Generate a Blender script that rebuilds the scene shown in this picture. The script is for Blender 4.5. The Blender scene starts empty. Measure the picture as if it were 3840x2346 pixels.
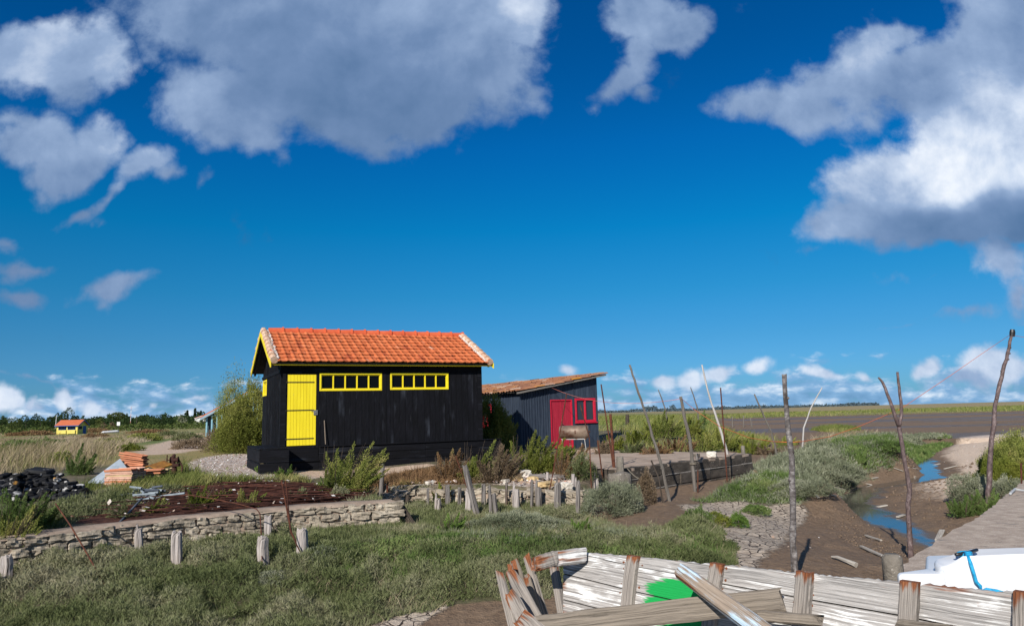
import bpy, math, random
import numpy as np
from mathutils import Vector, Matrix
random.seed(7); RNG = np.random.default_rng(11)
SC = bpy.context.scene; COL = SC.collection
R = math.radians
# ---------------------------------------------------------------- camera (photo 3840x2346, focal 2700 px, 8 deg up, 1.5 deg roll)
PW, PH, PF = 3840., 2346., 2700.
CAMM = Matrix.Rotation(math.pi/2+R(8.03), 3, 'X') @ Matrix.Rotation(-R(1.5), 3, 'Z')
cam = bpy.data.objects.new('camera', bpy.data.cameras.new('camera')); COL.objects.link(cam)
cam.matrix_world = CAMM.to_4x4()
cam.data.sensor_width = 36; cam.data.lens = 36*PF/PW; cam.data.clip_end = 20000; cam.data.clip_start = .05
SC.camera = cam
def ray(u, v):
    d = CAMM @ Vector(((u-PW/2)/PF, -(v-PH/2)/PF, -1)); return d/d.y
def gz(u, v, z): d = ray(u, v); return d*(z/d.z)
def at(u, v, Y): return ray(u, v)*Y
def wallpt(u, v, C, ang):
    a = Vector((math.cos(ang), math.sin(ang), 0)); b = Vector((-math.sin(ang), math.cos(ang), 0))
    d = ray(u, v); p = d*(b.dot(C)/b.dot(d)); return (p-C).dot(a), p.z
# ---------------------------------------------------------------- noise in numpy
def _h(ix, iy, s):
    n = (ix.astype(np.int64)*374761393 + iy.astype(np.int64)*668265263 + s*974711) & 0x7fffffff
    n = ((n ^ (n >> 13))*1274126177) & 0x7fffffff
    return ((n ^ (n >> 16)) & 0xffff)/65535.
def vnoise(x, y, s=0):
    x = np.asarray(x, float); y = np.asarray(y, float)
    ix = np.floor(x); iy = np.floor(y); fx = x-ix; fy = y-iy
    fx = fx*fx*(3-2*fx); fy = fy*fy*(3-2*fy)
    a = _h(ix, iy, s); b = _h(ix+1, iy, s); c = _h(ix, iy+1, s); d = _h(ix+1, iy+1, s)
    return (a+(b-a)*fx)+((c+(d-c)*fx)-(a+(b-a)*fx))*fy
def fbm(x, y, s=0, o=4):
    t = 0; a = .5; n = 0
    for i in range(o):
        t = t+a*vnoise(np.asarray(x)*2**i, np.asarray(y)*2**i, s+i*17); n += a; a *= .5
    return t/n
def ss(a, b, x):
    t = np.clip((np.asarray(x, float)-a)/(b-a), 0, 1); return t*t*(3-2*t)
def inpoly(x, y, P):
    x = np.asarray(x, float); y = np.asarray(y, float); r = np.zeros(x.shape, bool); n = len(P)
    for i in range(n):
        x1, y1 = P[i][:2]; x2, y2 = P[(i+1) % n][:2]
        if y1 == y2: continue
        c = (y1 > y) != (y2 > y); r ^= c & (x < (x2-x1)*(y-y1)/(y2-y1)+x1)
    return r
def segd(x, y, P, closed=False):
    """distance to a polyline, signed side of the nearest segment (+ = left of travel)"""
    best = np.full(np.shape(x), 1e9); side = np.zeros(np.shape(x))
    n = len(P); 
    for i in range(n if closed else n-1):
        x1, y1 = P[i][:2]; x2, y2 = P[(i+1) % n][:2]
        dx, dy = x2-x1, y2-y1; l = dx*dx+dy*dy+1e-12
        t = np.clip(((x-x1)*dx+(y-y1)*dy)/l, 0, 1)
        d = np.hypot(x-x1-t*dx, y-y1-t*dy); m = d < best
        best = np.where(m, d, best); side = np.where(m, np.sign(dx*(y-y1)-dy*(x-x1)), side)
    return best, side
def sdpoly(x, y, P):
    d, _ = segd(x, y, P, True); return np.where(inpoly(x, y, P), d, -d)
# ---------------------------------------------------------------- node materials
MATS = {}
def newmat(name):
    m = bpy.data.materials.new(name); m.use_nodes = True; nt = m.node_tree; nt.nodes.clear()
    return m, nt
def N(nt, t, **k):
    n = nt.nodes.new(t)
    for a, b in k.items():
        if a == 'inp':
            for i, v in b.items():
                if isinstance(v, bpy.types.NodeSocket): nt.links.new(v, n.inputs[i])
                else: n.inputs[i].default_value = v
        else: setattr(n, a, b)
    return n
def c4(c): return (c[0], c[1], c[2], 1.)
def ramp(nt, fac, stops, interp='LINEAR'):
    r = N(nt, 'ShaderNodeValToRGB', inp={0: fac}); cr = r.color_ramp; cr.interpolation = interp
    while len(cr.elements) > 1: cr.elements.remove(cr.elements[-1])
    for i, (p, c) in enumerate(stops):
        e = cr.elements[0] if i == 0 else cr.elements.new(p)
        e.position = p; e.color = c4(c) if not isinstance(c, (int, float)) else (c, c, c, 1)
    return r.outputs[0]
def maprange(nt, v, a, b, lo=0., hi=1.):
    return N(nt, 'ShaderNodeMapRange', interpolation_type='SMOOTHSTEP', inp={0: v, 1: a, 2: b, 3: lo, 4: hi}).outputs[0]
def mixc(nt, fac, a, b, mode='MIX'):
    n = N(nt, 'ShaderNodeMix', data_type='RGBA', blend_type=mode)
    for i, v in ((0, fac), (6, a), (7, b)):
        if isinstance(v, bpy.types.NodeSocket): nt.links.new(v, n.inputs[i])
        else: n.inputs[i].default_value = v if i == 0 else c4(v)
    return n.outputs[2]
def mth(nt, op, a, b=None, c=None, clamp=False):
    n = N(nt, 'ShaderNodeMath', operation=op, use_clamp=clamp)
    for i, v in enumerate((a, b, c)):
        if v is None: continue
        if isinstance(v, bpy.types.NodeSocket): nt.links.new(v, n.inputs[i])
        else: n.inputs[i].default_value = v
    return n.outputs[0]
def noise(nt, vec, scale, detail=5., rough=.55, dist=0.):
    return N(nt, 'ShaderNodeTexNoise', inp={'Vector': vec, 'Scale': scale, 'Detail': detail, 'Roughness': rough, 'Distortion': dist}).outputs[0]
def coord(nt, kind, stretch=(1, 1, 1)):
    if kind == 'guv': v = N(nt, 'ShaderNodeAttribute', attribute_name='guv').outputs['Vector']
    elif kind == 'pos': v = N(nt, 'ShaderNodeNewGeometry').outputs['Position']
    else:
        v = N(nt, 'ShaderNodeTexCoord').outputs['Object']
        r = N(nt, 'ShaderNodeObjectInfo').outputs['Random']
        r2 = N(nt, 'ShaderNodeVectorMath', operation='SCALE', inp={0: (37., 91., 53.), 3: r}).outputs[0]
        v = N(nt, 'ShaderNodeVectorMath', operation='ADD', inp={0: v, 1: r2}).outputs[0]
    return N(nt, 'ShaderNodeVectorMath', operation='MULTIPLY', inp={0: v, 1: stretch}).outputs[0]
def finish(m, nt, col, rough=.8, spec=.3, h=None, bump=.3, bdist=.02, metal=0., trans=0.):
    if isinstance(col, tuple): col = c4(col)
    b = N(nt, 'ShaderNodeBsdfPrincipled', inp={'Base Color': col, 'Roughness': rough, 'Specular IOR Level': spec, 'Metallic': metal})
    if h is not None:
        bp = N(nt, 'ShaderNodeBump', inp={'Strength': bump, 'Distance': bdist, 'Height': h}); nt.links.new(bp.outputs[0], b.inputs['Normal'])
    o = N(nt, 'ShaderNodeOutputMaterial')
    if trans:
        t = N(nt, 'ShaderNodeBsdfTranslucent', inp={0: col}); mx = N(nt, 'ShaderNodeMixShader', inp={0: trans, 1: b.outputs[0], 2: t.outputs[0]})
        nt.links.new(mx.outputs[0], o.inputs[0])
    else: nt.links.new(b.outputs[0], o.inputs[0])
    return m
def pmat(name, stops, scale=4., kind='obj', stretch=(1, 1, 1), detail=6., rough=.8, spec=.25, bump=.3, bscale=None, bdist=.02,
         over=(), metal=0., rnd=0., dist=0.):
    """stops: colour ramp over a noise; over: (colour, scale, lo, hi, stretch) patches on top; rnd: per-object brightness spread"""
    if name in MATS: return MATS[name]
    m, nt = newmat(name); v = coord(nt, kind, stretch)
    n = noise(nt, v, scale, detail, .6, dist)
    if isinstance(stops[0], (int, float)): stops = [(0, stops)]
    col = ramp(nt, n, stops)
    for o in over:
        oc, osc, lo, hi = o[:4]; ov = coord(nt, kind, o[4]) if len(o) > 4 else v
        col = mixc(nt, maprange(nt, noise(nt, ov, osc, 5.), lo, hi), col, oc)
    if rnd:
        r = N(nt, 'ShaderNodeObjectInfo').outputs['Random']
        hs = N(nt, 'ShaderNodeHueSaturation', inp={2: maprange(nt, r, 0, 1, 1-rnd, 1+rnd), 4: col}); col = hs.outputs[0]
    h = noise(nt, v, bscale or scale*3, 6.) if bump else None
    MATS[name] = finish(m, nt, col, rough, spec, h, bump, bdist, metal); return m
def leafmat(name, stops, nscale=.8, stretch=(1, 1, 1), trans=.18, mixn=.55):
    """leaf colour from a per-leaf random value mixed with a broad noise over the ground"""
    if name in MATS: return MATS[name]
    m, nt = newmat(name)
    r = N(nt, 'ShaderNodeAttribute', attribute_name='rnd').outputs['Fac']
    n = maprange(nt, noise(nt, coord(nt, 'pos', stretch), nscale, 4.), .3, .7)
    f = mth(nt, 'ADD', mth(nt, 'MULTIPLY', r, 1-mixn), mth(nt, 'MULTIPLY', n, mixn))
    MATS[name] = finish(m, nt, ramp(nt, f, stops), .75, .12, trans=trans); return m
# ---------------------------------------------------------------- objects
WM = {}
def tag(o, label=None, cat=None, group=None, kind=None):
    if label: o['label'] = label
    if cat: o['category'] = cat
    if group: o['group'] = group
    if kind or label: o['kind'] = kind or 'thing'
    return o
def empty(name, loc, rz=0.):
    o = bpy.data.objects.new(name, None); COL.objects.link(o); o.empty_display_size = .2
    o.location = loc; o.rotation_euler = (0, 0, rz)
    WM[o.name] = Matrix.Translation(Vector(loc)) @ Matrix.Rotation(rz, 4, 'Z'); return o
def link(name, me, mat, parent=None, loc=None, world=True):
    o = bpy.data.objects.new(name, me); COL.objects.link(o)
    if mat is not None: me.materials.append(mat)
    if parent is not None:
        o.parent = parent; WM[o.name] = WM[parent.name]
        if world: me.transform(WM[parent.name].inverted())
    else:
        l = Vector(loc) if loc is not None else Vector((0, 0, 0))
        if loc is not None: me.transform(Matrix.Translation(-l)); o.location = l
        WM[o.name] = Matrix.Translation(l)
    return o
def copy_tree(o, loc, rz=None, parent=None):
    c = o.copy(); COL.objects.link(c)
    if parent is not None: c.parent = parent
    else:
        c.location = loc
        if rz is not None: c.rotation_euler = (c.rotation_euler[0], c.rotation_euler[1], rz)
    for ch in list(o.children): copy_tree(ch, None, None, c)
    return c
class MB:
    def __init__(s): s.v = []; s.f = []; s.g = []
    def add(s, vs, fs, gs=None):
        n = len(s.v); s.v += [tuple(p) for p in vs]; s.f += [tuple(i+n for i in f) for f in fs]
        s.g += list(gs) if gs else [(p[0], p[1], p[2]) for p in vs]; return s
    def box(s, x0, x1, y0, y1, z0, z1):
        return s.obox(Vector((x0, y0, z0)), Vector((x1-x0, 0, 0)), Vector((0, y1-y0, 0)), Vector((0, 0, z1-z0)))
    def obox(s, o, a, b, c, seed=None):
        """box from a corner and three edges; grain runs along a"""
        o, a, b, c = Vector(o), Vector(a), Vector(b), Vector(c); q = random.random()*40 if seed is None else seed
        vs = []; gs = []
        la, lb, lc = a.length, b.length, c.length
        for k in (0, 1):
            for j in (0, 1):
                for i in (0, 1): vs.append(o+a*i+b*j+c*k); gs.append((i*la+q, j*lb+q, k*lc+q))
        fs = [(0, 2, 3, 1), (4, 5, 7, 6), (0, 1, 5, 4), (2, 6, 7, 3), (0, 4, 6, 2), (1, 3, 7, 5)]
        if a.cross(b).dot(c) < 0: fs = [f[::-1] for f in fs]
        return s.add(vs, fs, gs)
    def beam(s, p0, p1, w, h, up=(0, 0, 1), seed=None):
        """timber from p0 to p1, w wide sideways, h high along up"""
        p0, p1 = Vector(p0), Vector(p1); d = (p1-p0); t = d.normalized(); sd = t.cross(Vector(up)).normalized(); u = sd.cross(t)
        return s.obox(p0-sd*w/2-u*h/2, d, sd*w, u*h, seed)
    def tube(s, pts, rad, n=8, jit=0., cap=True, squash=None, twist=0., ragged=0., crack=0.):
        pts = [Vector(p) for p in pts]; m = len(pts)
        rad = list(rad) if hasattr(rad, '__len__') else [rad]*m
        q = random.random()*50; vs = []; gs = []; L = 0; fs = []
        ang = [2*math.pi*j/n for j in range(n)]; prof = [1+random.uniform(-jit, jit)-(crack if random.random() < .25 else 0) for _ in ang]
        ref = None
        for i, p in enumerate(pts):
            t = (pts[min(i+1, m-1)]-pts[max(i-1, 0)]).normalized()
            if ref is None: ref = Vector((1, 0, 0)) if abs(t.x) < .8 else Vector((0, 1, 0))
            e1 = (ref-t*ref.dot(t)).normalized(); e2 = t.cross(e1); ref = e1
            if i: L += (p-pts[i-1]).length
            for j, a in enumerate(ang):
                r = rad[i]*prof[j]*(1+random.uniform(-jit, jit)*.35)
                dz = t*(random.uniform(-ragged, ragged*.3) if i == m-1 else 0)
                sq = squash or 1
                vs.append(p+e1*math.cos(a)*r+e2*math.sin(a)*r*sq+dz); gs.append((L+q, a*rad[i]*1.0+q, q))
        for i in range(m-1):
            for j in range(n):
                k = (j+1) % n; fs.append((i*n+j, i*n+k, (i+1)*n+k, (i+1)*n+j))
        if cap:
            for e, rev in ((0, True), (m-1, False)):
                c = sum((vs[e*n+j] for j in range(n)), Vector())/n - ((pts[-1]-pts[-2]).normalized()*ragged*.5 if (ragged and not rev) else Vector())
                ci = len(vs); vs.append(c); gs.append((gs[e*n][0], q+.3, q))
                for j in range(n):
                    k = (j+1) % n; fs.append((ci, e*n+k, e*n+j) if rev else (ci, e*n+j, e*n+k))
        return s.add(vs, fs, gs)
    def rock(s, c, size, seed=None, rough=.18, sph=.5, rot=0., tilt=(0, 0), lv=3):
        rs = random.Random(seed if seed is not None else random.random()); vs = []; fs = []; idx = {}
        def vi(p):
            k = (round(p[0]*lv), round(p[1]*lv), round(p[2]*lv))
            if k not in idx: idx[k] = len(vs); vs.append(Vector(p))
            return idx[k]
        st = [-1+2*i/lv for i in range(lv+1)]
        for ax in range(3):
            for sg in (-1, 1):
                for i in range(lv):
                    for j in range(lv):
                        q = []
                        for (a, b) in ((i, j), (i+1, j), (i+1, j+1), (i, j+1)):
                            p = [0, 0, 0]; p[ax] = sg; p[(ax+1) % 3] = st[a]; p[(ax+2) % 3] = st[b]; q.append(vi(p))
                        fs.append(tuple(q) if sg > 0 else tuple(q[::-1]))
        M = Matrix.Rotation(rot, 3, 'Z') @ Matrix.Rotation(tilt[0], 3, 'X') @ Matrix.Rotation(tilt[1], 3, 'Y'); out = []
        for p in vs:
            q = p.lerp(p.normalized()*1.15, sph)*(1+rs.uniform(-rough, rough))
            out.append(Vector(c)+M @ Vector((q.x*size[0]/2, q.y*size[1]/2, q.z*size[2]/2)))
        return s.add(out, fs)
    def build(s, name, mat, parent=None, loc=None, world=True, smooth=False, bevel=0., seg=2, guv=True, sub=0):
        me = bpy.data.meshes.new(name); me.from_pydata(s.v, [], s.f); me.update()
        if guv:
            a = me.attributes.new('guv', 'FLOAT_VECTOR', 'POINT'); a.data.foreach_set('vector', np.array(s.g, np.float32).ravel())
        o = link(name, me, mat, parent, loc, world)
        if smooth: me.polygons.foreach_set('use_smooth', np.ones(len(me.polygons), bool))
        if bevel:
            b = o.modifiers.new('bevel', 'BEVEL'); b.width = bevel; b.segments = seg; b.limit_method = 'ANGLE'; b.angle_limit = R(40)
        if sub:
            b = o.modifiers.new('sub', 'SUBSURF'); b.levels = sub; b.render_levels = sub
        return o
def npmesh(name, V, F, mat, parent=None, loc=None, rnd=None, world=True):
    """quads/tris from numpy arrays (F: k columns)"""
    me = bpy.data.meshes.new(name); V = np.asarray(V, np.float32); F = np.asarray(F, np.int32); k = F.shape[1]
    me.vertices.add(len(V)); me.vertices.foreach_set('co', V.ravel())
    me.loops.add(F.size); me.loops.foreach_set('vertex_index', F.ravel())
    me.polygons.add(len(F)); me.polygons.foreach_set('loop_start', np.arange(0, F.size, k, dtype=np.int32))
    me.update(calc_edges=True)
    if rnd is not None:
        a = me.attributes.new('rnd', 'FLOAT', 'POINT'); a.data.foreach_set('value', np.asarray(rnd, np.float32))
    return link(name, me, mat, parent, loc, world)
def unit(A): return A/np.maximum(np.linalg.norm(A, axis=1, keepdims=True), 1e-9)
def leaf_arrays(P, D, L, W):
    """one rhombus per leaf: base, side, tip, side"""
    n = len(P); D = unit(D); Rn = RNG.normal(size=(n, 3)); S = unit(np.cross(D, Rn)); L = np.asarray(L).reshape(-1, 1)*np.ones((n, 1)); W = np.asarray(W).reshape(-1, 1)*np.ones((n, 1))
    V = np.stack([P, P+D*L*.45+S*W*.5, P+D*L, P+D*L*.45-S*W*.5], 1).reshape(-1, 3)
    return V, np.arange(4*n).reshape(n, 4)
def leaves(name, P, D, L, W, mat, parent=None, loc=None, tone=None):
    V, F = leaf_arrays(P, D, L, W); r = RNG.random(len(P)) if tone is None else np.clip(tone, 0, 1)
    return npmesh(name, V, F, mat, parent, loc, np.repeat(r, 4))
def blades(name, P, D, H, W, bend, mat, parent=None, loc=None, tone=None):
    """bent grass blades: two quads' worth in one quad + one (degenerate free) quad"""
    n = len(P); H = np.asarray(H).reshape(-1, 1)*np.ones((n, 1)); W = np.asarray(W).reshape(-1, 1)*np.ones((n, 1))
    D = unit(D); B = RNG.normal(size=(n, 3)); B[:, 2] = 0; B = unit(B+np.asarray(bend[:3]).reshape(1, 3)*bend[3]); S = unit(np.cross(D, RNG.normal(size=(n, 3))))
    m = P+D*H*.55+B*H*.08; t = P+D*H*.92+B*H*.34
    V = np.stack([P-S*W*.5, P+S*W*.5, m+S*W*.4, m-S*W*.4, t+S*W*.08, t-S*W*.08], 1).reshape(-1, 3)
    i = np.arange(n)*6; F = np.concatenate([np.stack([i, i+1, i+2, i+3], 1), np.stack([i+3, i+2, i+4, i+5], 1)])
    r = RNG.random(n) if tone is None else np.clip(tone, 0, 1)
    return npmesh(name, V, F, mat, parent, loc, np.repeat(r, 6))
# ================================================================ light, sky and clouds
SUN_AZ, SUN_EL = R(23), R(30)          # light travels towards +Y, a little to the right
sd = bpy.data.lights.new('sun', 'SUN'); sun = bpy.data.objects.new('sun', sd); COL.objects.link(sun)
sd.energy = 5.0; sd.angle = R(.53); sd.color = (1., .955, .88)
tr = Vector((math.sin(SUN_AZ)*math.cos(SUN_EL), math.cos(SUN_AZ)*math.cos(SUN_EL), -math.sin(SUN_EL)))
sun.rotation_euler = tr.to_track_quat('-Z', 'Y').to_euler(); sun.location = (-8, -12, 15)
W_ = bpy.data.worlds.new('World'); SC.world = W_; W_.use_nodes = True; nt = W_.node_tree; nt.nodes.clear()
W_.cycles.sampling_method = 'MANUAL'; W_.cycles.sample_map_resolution = 512
STR = .1
sky = N(nt, 'ShaderNodeTexSky', sky_type='NISHITA'); sky.sun_disc = False; sky.sun_elevation = SUN_EL
sky.sun_rotation = math.atan2(-tr.x, -tr.y); sky.altitude = 0; sky.air_density = 1.; sky.dust_density = .3; sky.ozone_density = 2.5
D = N(nt, 'ShaderNodeTexCoord').outputs['Generated']
sx = N(nt, 'ShaderNodeSeparateXYZ', inp={0: D}); X_, Y_, Z_ = sx.outputs
# a polarising filter's deep, saturated blue
g = N(nt, 'ShaderNodeGamma', inp={0: sky.outputs[0], 1: 1.0}).outputs[0]
elv = maprange(nt, Z_, 0., .5)
tint = ramp(nt, elv, [(0, (.155, .40, .77)), (.1, (.115, .40, .68)), (.25, (.06, .43, .68)), (.5, (.009, .46, .74)), (.8, (.004, .40, .78)), (1, (.002, .34, .70))])
skyc = mixc(nt, 1., g, tint, 'MULTIPLY')
# plane of directions in front of the camera's side of the world: p = (x/y, z/y), clouds laid out on the sky sphere
yy = mth(nt, 'MAXIMUM', Y_, .05)
px_ = mth(nt, 'DIVIDE', X_, yy); pz_ = mth(nt, 'DIVIDE', Z_, yy)
P0 = N(nt, 'ShaderNodeCombineXYZ', inp={0: px_, 1: pz_, 2: 0.}).outputs[0]
def cloudlayer(P):
    """density of the big clouds at P"""
    wn = N(nt, 'ShaderNodeTexNoise', inp={'Vector': P, 'Scale': 5., 'Detail': 4., 'Roughness': .55})
    w = N(nt, 'ShaderNodeVectorMath', operation='SUBTRACT', inp={0: wn.outputs['Color'], 1: (.5, .5, .5)}).outputs[0]
    w = N(nt, 'ShaderNodeVectorMath', operation='SCALE', inp={0: w, 3: .13}).outputs[0]
    Pw = N(nt, 'ShaderNodeVectorMath', operation='ADD', inp={0: P, 1: w}).outputs[0]
    return Pw
def pdir(u, v): d = ray(u, v); return Vector((d.x, d.z, 0))
BL = [  # u, v, semi-axes px, rotation (deg, counter-clockwise), weight, brightness
 (840, -60, 490, 250, 0, 1., .50), (1150, 120, 600, 260, -12, 1., .46), (1650, 60, 430, 330, 0, 1., .56), (1330, 330, 560, 210, -6, 1., .40), (1500, 420, 330, 130, 0, .9, .34),
 (1980, 40, 130, 130, 0, 1., .78), (1800, 300, 240, 180, 30, .8, .46), (740, 350, 190, 150, -25, .85, .62), (900, 380, 240, 170, -20, .9, .52), (900, 470, 190, 100, -15, .75, .55), (1060, 580, 90, 60, -30, .35, .45), (1450, 550, 130, 50, 0, .4, .38), (1980, 360, 80, 80, 0, .4, .45),
 (150, 190, 190, 105, 0, .88, .68), (395, 215, 130, 115, 40, .8, .68), (250, 230, 130, 100, 0, .7, .52), (300, 320, 100, 90, 0, .5, .48), (40, 200, 160, 120, 0, .7, .52),
 (190, 530, 300, 125, -6, .92, .60), (390, 490, 135, 110, 30, .85, .68), (280, 620, 220, 95, 10, .9, .44), (60, 530, 120, 85, 0, .7, .5), (60, 450, 110, 70, 0, .5, .5),
 (600, 590, 140, 75, 15, .72, .60), (540, 650, 130, 60, 40, .75, .62), (430, 760, 130, 40, 40, .55, .5), (330, 800, 90, 30, 10, .45, .46), (690, 640, 70, 70, 0, .6, .52), (415, 850, 45, 40, 0, .4, .46), (815, 690, 40, 80, -10, .38, .42),
 (40, 890, 90, 50, -10, .5, .44), (130, 990, 150, 55, 0, .62, .42), (220, 880, 35, 60, 0, .25, .4), (390, 1075, 135, 52, 8, .7, .44), (110, 1095, 95, 45, 0, .55, .36),
 (2420, 30, 215, 120, 0, .85, .58), (2560, 80, 160, 90, 20, .75, .55), (2390, 200, 90, 120, -20, .62, .52), (2290, 330, 150, 75, 25, .66, .50), (2430, 340, 70, 40, 0, .4, .46), (2220, 380, 50, 60, 0, .4, .46), (2790, 20, 60, 50, 0, .35, .45),
 (2870, 340, 190, 100, 10, .8, .58), (3050, 400, 230, 110, -20, .85, .56), (3200, 260, 260, 130, 35, .85, .62), (3340, 160, 170, 70, 10, .7, .6), (3430, 340, 320, 150, 10, .9, .50), (3560, 250, 230, 150, 30, .85, .54), (3780, 120, 220, 330, 0, 1., .56), (3640, 420, 330, 150, 0, .9, .48),
 (3740, 480, 240, 190, 30, 1.1, .98), (3540, 600, 270, 170, 25, 1.05, .95), (3330, 720, 220, 160, 10, 1., .74), (3720, 680, 330, 190, 0, 1.1, .88), (3120, 850, 150, 85, 0, .85, .66), (3350, 850, 260, 100, 0, .95, .52), (3620, 850, 380, 95, 8, 1., .33), (3040, 930, 80, 40, 0, .35, .45), (3860, 830, 200, 130, 0, 1., .26),
 (3790, 1000, 150, 110, -30, .8, .72), (3640, 880, 120, 60, 0, .6, .4), (3830, 1120, 60, 100, 0, .5, .5), (3400, 1175, 330, 14, 4, .25, .5), (3650, 1170, 220, 26, 6, .3, .5), (3500, 1040, 260, 16, 3, .22, .5),
 (3740, 1340, 175, 80, 0, .85, .86), (3460, 1345, 60, 45, 0, .8, .8), (3600, 1400, 150, 50, 0, .6, .62), (2470, 1425, 66, 38, 0, .75, .82), (2590, 1412, 66, 52, 0, .75, .84), (2720, 1395, 84, 44, 0, .75, .82), (2870, 1402, 60, 50, 0, .75, .84), (3060, 1392, 80, 34, 0, .75, .82), (3215, 1390, 45, 35, 0, .75, .82), (2100, 1405, 60, 34, 0, .7, .85), (1855, 1425, 45, 26, 0, .6, .82),
 (250, 1470, 52, 58, 0, .85, .84), (350, 1495, 52, 44, 0, .75, .80), (20, 1505, 60, 55, 0, .8, .84), (100, 1510, 35, 40, 0, .6, .75), (430, 1515, 70, 35, 0, .6, .75), (530, 1490, 25, 22, 0, .5, .75), (620, 1510, 25, 22, 0, .5, .75), (765, 1510, 40, 20, 0, .55, .78), (150, 1520, 45, 25, 0, .5, .7),
 (200, 1425, 420, 13, -4, .3, .5)]
def blobs(Pw):
    Dn = None; Bn = None
    for (u, v, a, b, rot, w, br) in BL_:
        c = pdir(u, v); ca, sa = math.cos(R(rot)), math.sin(R(rot))
        e1 = pdir(u+a*ca, v-a*sa)-c; e2 = pdir(u-b*sa, v-b*ca)-c
        mp = N(nt, 'ShaderNodeMapping', vector_type='TEXTURE', inp={0: Pw, 1: c, 2: (0, 0, math.atan2(e1.y, e1.x)), 3: (e1.length*1.35, e2.length*1.35, 1)})
        q = N(nt, 'ShaderNodeTexGradient', gradient_type='SPHERICAL', inp={0: mp.outputs[0]}).outputs[1]
        q = mth(nt, 'MULTIPLY', q, w)
        Dn = q if Dn is None else mth(nt, 'MAXIMUM', Dn, mth(nt, 'ADD', mth(nt, 'MULTIPLY', q, .8), mth(nt, 'MULTIPLY', Dn, .35)))
        q2 = mth(nt, 'POWER', q, 2.)
        Bn = (q2, mth(nt, 'MULTIPLY', q2, br)) if Bn is None else (mth(nt, 'ADD', Bn[0], q2), mth(nt, 'MULTIPLY_ADD', q2, br, Bn[1]))
    return Dn, mth(nt, 'DIVIDE', Bn[1], mth(nt, 'MAXIMUM', Bn[0], .0005))
def fb(P, sc, det, ro=.55): return noise(nt, P, sc, det, ro, .15)
def vadd(P, o): return N(nt, 'ShaderNodeVectorMath', operation='ADD', inp={0: P, 1: o}).outputs[0]
def bgnode(c): return N(nt, 'ShaderNodeBackground', inp={0: c, 1: STR}).outputs[0]
def scl(c): return N(nt, 'ShaderNodeVectorMath', operation='SCALE', inp={0: c, 3: 1/STR}).outputs[0]
splitx = pdir(2140, 150).x; splitz = pdir(2000, 1270).y
def bigclouds(sel, base):
    """cumulus from the blobs of one part of the sky, over base"""
    global BL_
    BL_ = sel; Dn, Br = blobs(cloudlayer(P0))
    n1 = fb(P0, 6.5, 9., .6); n2 = fb(vadd(P0, (-.016, .028, 0)), 6.5, 6., .55)
    dens = mth(nt, 'ADD', Dn, mth(nt, 'ADD', mth(nt, 'MULTIPLY', mth(nt, 'SUBTRACT', n1, .5), .95), mth(nt, 'MULTIPLY', mth(nt, 'SUBTRACT', fb(P0, 22., 6., .62), .5), .42)))
    alpha = mth(nt, 'MULTIPLY', maprange(nt, dens, .13, .46), maprange(nt, mth(nt, 'ABSOLUTE', mth(nt, 'SUBTRACT', px_, splitx)), .0, .02))
    rel = mth(nt, 'MULTIPLY', mth(nt, 'SUBTRACT', n1, n2), mth(nt, 'MULTIPLY_ADD', Br, 1.15, .05))
    val = mth(nt, 'ADD', mth(nt, 'ADD', Br, rel), mth(nt, 'MULTIPLY', mth(nt, 'SUBTRACT', fb(P0, 3.2, 5.), .5), .34))
    val = mth(nt, 'SUBTRACT', val, maprange(nt, dens, .45, 1.25, 0., .06))
    ccol = ramp(nt, val, CR)
    return mixc(nt, mth(nt, 'MULTIPLY', alpha, .95), base, scl(ccol))
CR = [(.0, (.04, .10, .21)), (.25, (.085, .16, .30)), (.45, (.15, .235, .40)), (.65, (.27, .37, .55)), (.85, (.56, .64, .77)), (1., (.78, .82, .88))]
def horizonbank(base):
    """a bank of small cumulus along the horizon"""
    hp = N(nt, 'ShaderNodeVectorMath', operation='MULTIPLY', inp={0: P0, 1: (1., 2.4, 1.)}).outputs[0]
    hn = fb(hp, 14., 7., .58); hs = fb(vadd(hp, (-.008, .02, 0)), 14., 5., .52)
    hz = N(nt, 'ShaderNodeMapRange', inp={0: pz_, 1: 0., 2: .085, 3: 1., 4: 0.}).outputs[0]
    big = fb(P0, 4., 2.)
    hb = mth(nt, 'ADD', mth(nt, 'MULTIPLY', hz, .42), mth(nt, 'ADD', mth(nt, 'MULTIPLY', mth(nt, 'SUBTRACT', hn, .5), .9), mth(nt, 'MULTIPLY', mth(nt, 'SUBTRACT', big, .5), .3)))
    ha = mth(nt, 'MULTIPLY', maprange(nt, hb, .15, .34), maprange(nt, pz_, .10, .06))
    hv = mth(nt, 'ADD', mth(nt, 'MULTIPLY', mth(nt, 'SUBTRACT', hn, hs), 2.6), .46)
    hcol = ramp(nt, hv, [(0, (.13, .27, .47)), (.45, (.20, .37, .60)), (.7, (.40, .54, .72)), (1, (.80, .85, .92))])
    return mixc(nt, mth(nt, 'MULTIPLY', ha, .9), base, scl(hcol))
top = [b for b in BL if b[1]-b[3] < 1230]; low = [b for b in BL if b[1] > 1230]
lft = [b for b in top if b[0] < 2150]; rgt = [b for b in top if b[0] >= 2150]
plain = bgnode(mixc(nt, .3, skyc, tuple(c/STR for c in (.30, .36, .47))))
def pick(cond, a, b):
    """a where cond is 0, b where it is 1 (the other branch is not worked out)"""
    return N(nt, 'ShaderNodeMixShader', inp={0: cond, 1: a, 2: b}).outputs[0]
upper = pick(mth(nt, 'GREATER_THAN', px_, splitx), bgnode(bigclouds(lft, skyc)), bgnode(bigclouds(rgt, skyc)))
lower = bgnode(bigclouds(low, horizonbank(skyc)))
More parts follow.
